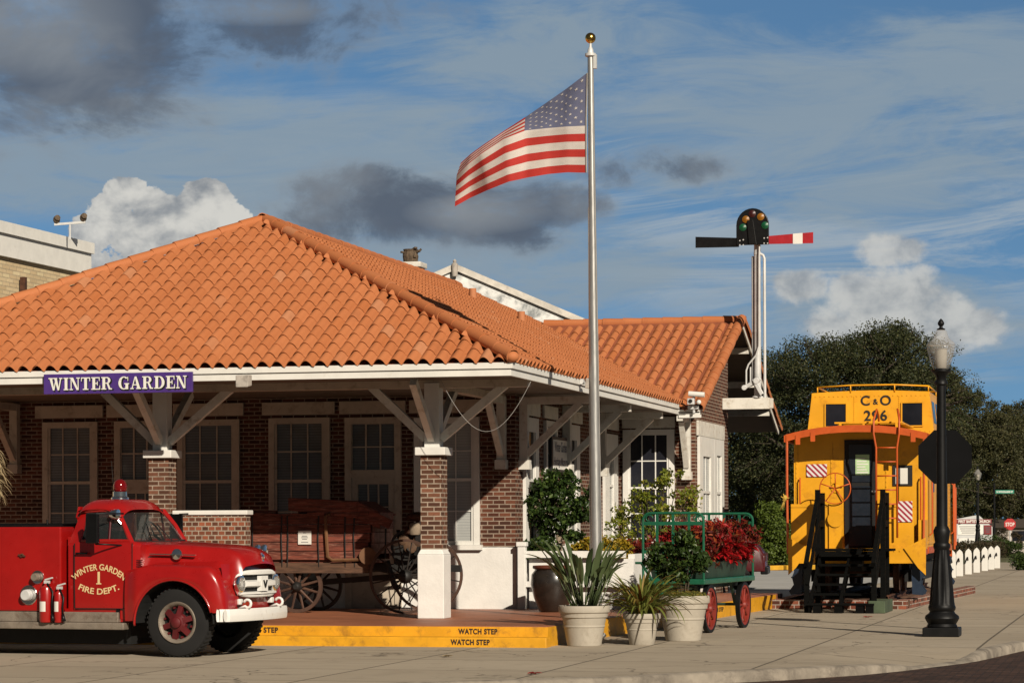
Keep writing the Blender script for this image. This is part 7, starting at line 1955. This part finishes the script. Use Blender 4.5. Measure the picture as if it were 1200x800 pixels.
o4 = Vector((sp_.x, sp_.y, zc_)); 
def sn(u, v, w): q = o4 + xr * u + fwv * w; return (q.x, q.y, o4.z + v)
b.hexa([sn(.06, -.10, -.012), sn(1.10, -.10, -.012), sn(1.10, -.10, .012), sn(.06, -.10, .012), sn(.06, .10, -.012), sn(1.10, .10, -.012), sn(1.10, .10, .012), sn(.06, .10, .012)]); b.build('blade', 'sign_green', SNP)
text_mb('N WOODLAND ST', lambda u, v: sn(.58 + u, v, -.016), width=.92, height=.105, bold=.03).build('lettering', 'sign_white', SNP, fixn=False)
q = PD(1183.5, 614, 168); FSG = thing('stop_sign', (q.x, q.y, 0), 'small red stop sign facing us far off at the right', 'road sign')
b = MB(); b.cyl((q.x, q.y + .05, -.1), (q.x, q.y + .05, q.z + .3), .04, n=8); b.build('post', 'dull_silver', FSG)
poly = [(.40 * math.cos(math.pi / 8 + k * math.pi / 4), .40 * math.sin(math.pi / 8 + k * math.pi / 4)) for k in range(8)]
b = MB(); b.prism(poly, lambda a, c: tuple(q + xr * a + Vector((0, -.03, c))), lambda a, c: tuple(q + xr * a + Vector((0, 0, c)))); b.build('plate', 'sign_red', FSG)
text_mb('STOP', lambda u, v: tuple(q + xr * u + fwv * -.035 + Vector((0, 0, v))), width=.58, height=.24, bold=.02).build('lettering', 'sign_white', FSG, fixn=False)
# pale house far behind the stop sign
h0 = PD(1169, 640, 176); HS = thing('pale_house', (h0.x, h0.y, 0), 'pale low house far behind the distant stop sign', 'house')
def hb(u, v, w): q = Vector((h0.x, h0.y, 0)) + xr * u + fwv * w; return (q.x, q.y, v)
b = MB(); b.hexa([hb(0, -.17, 0), hb(9, -.17, 0), hb(9, -.17, 6), hb(0, -.17, 6), hb(0, 1.5, 0), hb(9, 1.5, 0), hb(9, 1.5, 6), hb(0, 1.5, 6)]); b.build('wall', 'coping_stone', HS)
b = MB(); b.prism([(-.3, 1.5), (6.3, 1.5), (3, 2.1)], lambda a, c: hb(-.3, c, a), lambda a, c: hb(9.3, c, a)); b.build('roof', 'bark', HS)
for u in (1.0, 3.2, 6.0): b = MB(); b.hexa([hb(u, .6, -.03), hb(u + 1, .6, -.03), hb(u + 1, .6, -.001), hb(u, .6, -.001), hb(u, 1.3, -.03), hb(u + 1, 1.3, -.03), hb(u + 1, 1.3, -.001), hb(u, 1.3, -.001)]); b.build('window', 'dark_pane', HS)

# dark red vehicle parked behind the cart
vq = PD(893, 665, 74); v0 = PZ(893, 686, 0)
vx = PD(898, 660, 72); VH = thing('parked_car', (vx.x - 2.1, vx.y, 0), 'dark red car parked in the lot, its tail showing behind the cart', 'car', rz=R(6), local=True)
prof = [(-2.1, .45), (-2.15, .8), (-2.0, 1.02), (-1.2, 1.12), (-.6, 1.58), (.9, 1.66), (1.45, 1.55), (1.95, 1.15), (2.08, .95), (2.1, .5)]
b = MB()
secs = []
for y, k in ((-.86, .93), (-.80, 1), (.80, 1), (.86, .93)): secs.append([(x * (1 if abs(y) < .83 else .985), y * (1 if z < 1.1 else .86), .45 + (z - .45) * k) for x, z in prof])
n = len(prof); base = 0
for s_ in secs: b.v += s_
for i in range(3):
    for k in range(n): b.f.append((i * n + k, i * n + (k + 1) % n, (i + 1) * n + (k + 1) % n, (i + 1) * n + k)); b.mi.append(0)
b.f.append(tuple(range(n))); b.f.append(tuple(3 * n + k for k in range(n))); b.mi += [0, 0]
b.build('body', 'dark_red', VH, smooth=True, bevel=.03, angle=60)
b = MB(); b.box(1.95, 2.16, -.84, .84, .42, .64); b.box(-2.18, -1.95, -.84, .84, .42, .64); b.build('bumper', 'black_paint', VH, bevel=.03)
b = MB(); b.hexa([(1.50, -.66, 1.48), (1.86, -.70, 1.16), (1.86, .70, 1.16), (1.50, .66, 1.48), (1.53, -.66, 1.51), (1.90, -.70, 1.18), (1.90, .70, 1.18), (1.53, .66, 1.51)]); b.build('rear_window', 'dark_pane', VH)
b = MB(); b.box(-.9, 1.35, -.80, -.775, 1.14, 1.48); b.build('side_window', 'dark_pane', VH)
for x in (-1.35, 1.35):
    for s in (-1, 1):
        b = MB(); b.lathe([(.0, -.1), (.2, -.1), (.31, -.1), (.33, -.07), (.33, .07), (.31, .1), (.0, .1)], (x, s * .78, .33), 'y', 24); w = b.build('wheel', 'rubber', VH, smooth=True)
        b = MB(); b.lathe([(.0, -.015), (.2, -.01), (.205, .0), (.205, .02), (0, .02)], (x, s * .885, .33), 'y', 18); b.build('rim', 'dull_silver', w, smooth=True)
for s in (-1, 1): b = MB(); b.box(2.04, 2.10, s * .58, s * .80, .78, 1.0); b.build('tail_light', 'dark_red_lens', VH)
# yellow kerb stops at the edge of the lot
k0, k1 = PZ(880, 668.5, 0), PZ(958, 667, 0)
nst = 4
for k in range(nst):
    a, c = k0.lerp(k1, k / nst), k0.lerp(k1, (k + .82) / nst); b = MB(); b.beam(a + Vector((0, 0, .10)), c + Vector((0, 0, .10)), .25, .19)
    o = set_origin(b.build('wheel_stop', 'curb_yellow', bevel=.03), (a + c) / 2)
    tag(o, ('faded yellow concrete wheel stop, ' + ['leftmost, behind the red plants', 'second from left, beside the lime shrub', 'third from left, beside the caboose step', 'rightmost, behind the caboose stair'][k]), 'wheel stop', 'yellow wheel stops at the lot edge')
